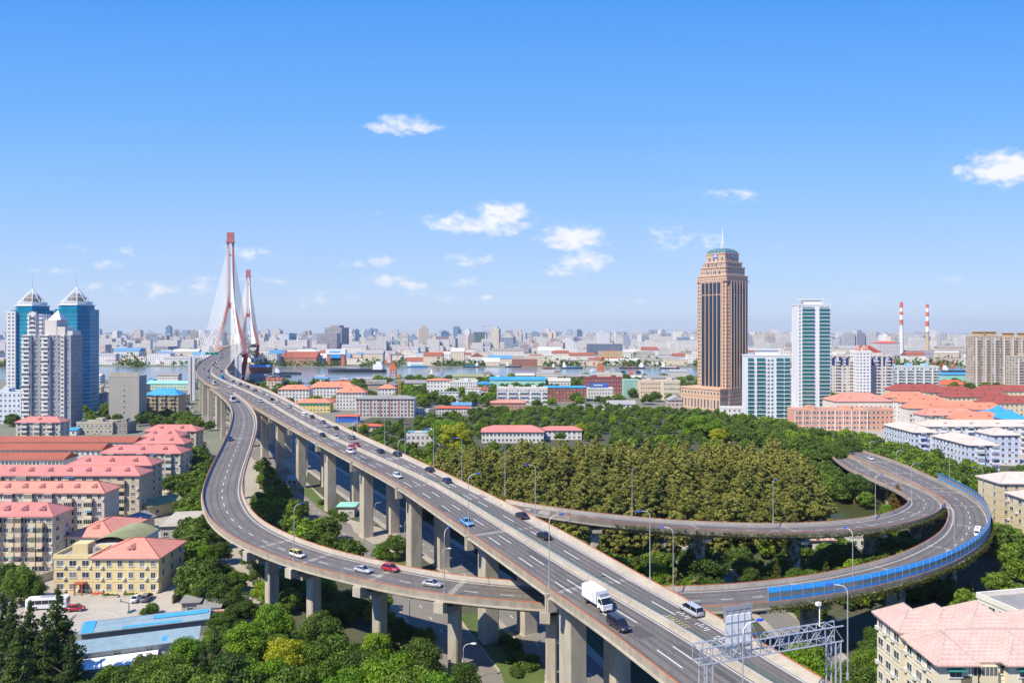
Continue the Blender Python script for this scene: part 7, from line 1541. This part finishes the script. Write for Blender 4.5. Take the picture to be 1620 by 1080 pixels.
for (x0, y0), (x1, y1) in zip(cc, cc[1:]): rail.tube((x0,y0,.95),(x1,y1,.95), .12, 4); rail.tube((x0,y0,.4),(x1,y1,.4), .08, 4)
tag(rail.build('stone_balustrade', M['white']), 'white stone balustrade curving along the pond bank', 'balustrade')
# two people walking behind the school
def person(px, py, label, sw, coat, seed):
    x, y = G(px, py); bm = bpy.data.meshes.new('body')
    J = [(0,0,.92),(0,0,1.12),(0,0,1.38),(0,.0,1.50),(0,.01,1.62),(0,.01,1.72), (.10,0,.9),(.11,.12*sw,.50),(.11,.18*sw-.05,.06),(.11,.18*sw+.12,.03), (-.10,0,.9),(-.11,-.10*sw,.48),(-.11,-.24*sw,.08),(-.11,-.24*sw+.15,.03), (.2,0,1.40),(.25,-.08*sw,1.13),(.25,.04*sw,.88),(.25,.06*sw,.79), (-.2,0,1.40),(-.25,.08*sw,1.13),(-.25,.14*sw,.88),(-.25,.16*sw,.79)]
    E = [(0,1),(1,2),(2,3),(3,4),(4,5),(0,6),(6,7),(7,8),(8,9),(0,10),(10,11),(11,12),(12,13),(2,14),(14,15),(15,16),(16,17),(2,18),(18,19),(19,20),(20,21)]
    Rr_ = [.14,.13,.15,.06,.10,.085,.09,.07,.045,.035,.09,.07,.045,.035,.065,.05,.038,.035,.065,.05,.038,.035]
    bm.from_pydata(J, E, []); o = bpy.data.objects.new('person', bm); C.objects.link(o); m_ = o.modifiers.new('skin', 'SKIN'); 
    for v_, r2 in zip(bm.skin_vertices[0].data if bm.skin_vertices else [], Rr_): v_.radius = (r2, r2)
    if not bm.skin_vertices:
        pass
    o.modifiers.new('sub', 'SUBSURF').levels = 1; bm.materials.append(M[coat]); o.location = (x, y, .05); o.rotation_euler = (0,0,seed)
    tag(o, label, 'person', 'two people walking behind the school')
    b = MB(); b.loft([[(math.cos(t)*r2, math.sin(t)*r2-.0, z) for t in [k*math.pi/4 for k in range(8)]] for r2, z in ((.09,1.66),(.12,1.70),(.115,1.78),(.05,1.83))]); b.build('hair', M['dark'], o)
person(283, 905, 'person in dark jacket walking, left of the pair behind the school', 1, 'cloth', .3); person(287, 904, 'person in dark coat walking, right of the pair behind the school', -1, 'plastic', .6)
# ---------------------------------------------------------------- haze
hz = MB(); hz.box(-gx-30, gx+30, -280, gy+30, -1.5, 215)
hm = bpy.data.materials.new('haze'); hm.use_nodes = True; hn = hm.node_tree; hn.nodes.clear(); ho = N(hn, 'ShaderNodeOutputMaterial'); pv = N(hn, 'ShaderNodeVolumePrincipled')
pv.inputs['Color'].default_value = (.90,.94,1,1); pv.inputs['Density'].default_value = .000045; pv.inputs['Anisotropy'].default_value = .2; hn.links.new(pv.outputs[0], ho.inputs['Volume'])
tag(hz.build('haze', hm), kind='stuff')

# court lines in the school yard
b = MB()
def line(p, q, w_=.1):
    p, q = Vector(G(*p)), Vector(G(*q)); d = (q-p).normalized(); n_ = Vector((-d.y, d.x))*w_/2; b.add([(*(p+n_),.045),(*(p-n_),.045),(*(q-n_),.045),(*(q+n_),.045)], [(0,1,2,3)])
line((112,975),(128,958)); line((128,958),(238,956)); 
cc_ = [(150+36*math.cos(t*.2), 976-9*math.sin(t*.2)) for t in range(16)]
for p, q in zip(cc_, cc_[1:]): line(p, q)
tag(b.build('court_marking', M['paint_w']), kind='structure')
for _i,(px,py) in enumerate([(120,966),(216,950),(232,949),(62,902),(300,925)]): parked(px, py, ['hatch','sedan','suv','sedan','hatch'][_i], [RED,WHT,GRY,SIL,WHT][_i], R([10,95,95,60,30][_i]), ['red car near the white coach in the school yard','white car by the school entrance drive','grey off-roader parked beside the white car at the school','silver car in the lane left of the school','white car by the hut at the ramp foot'][_i])
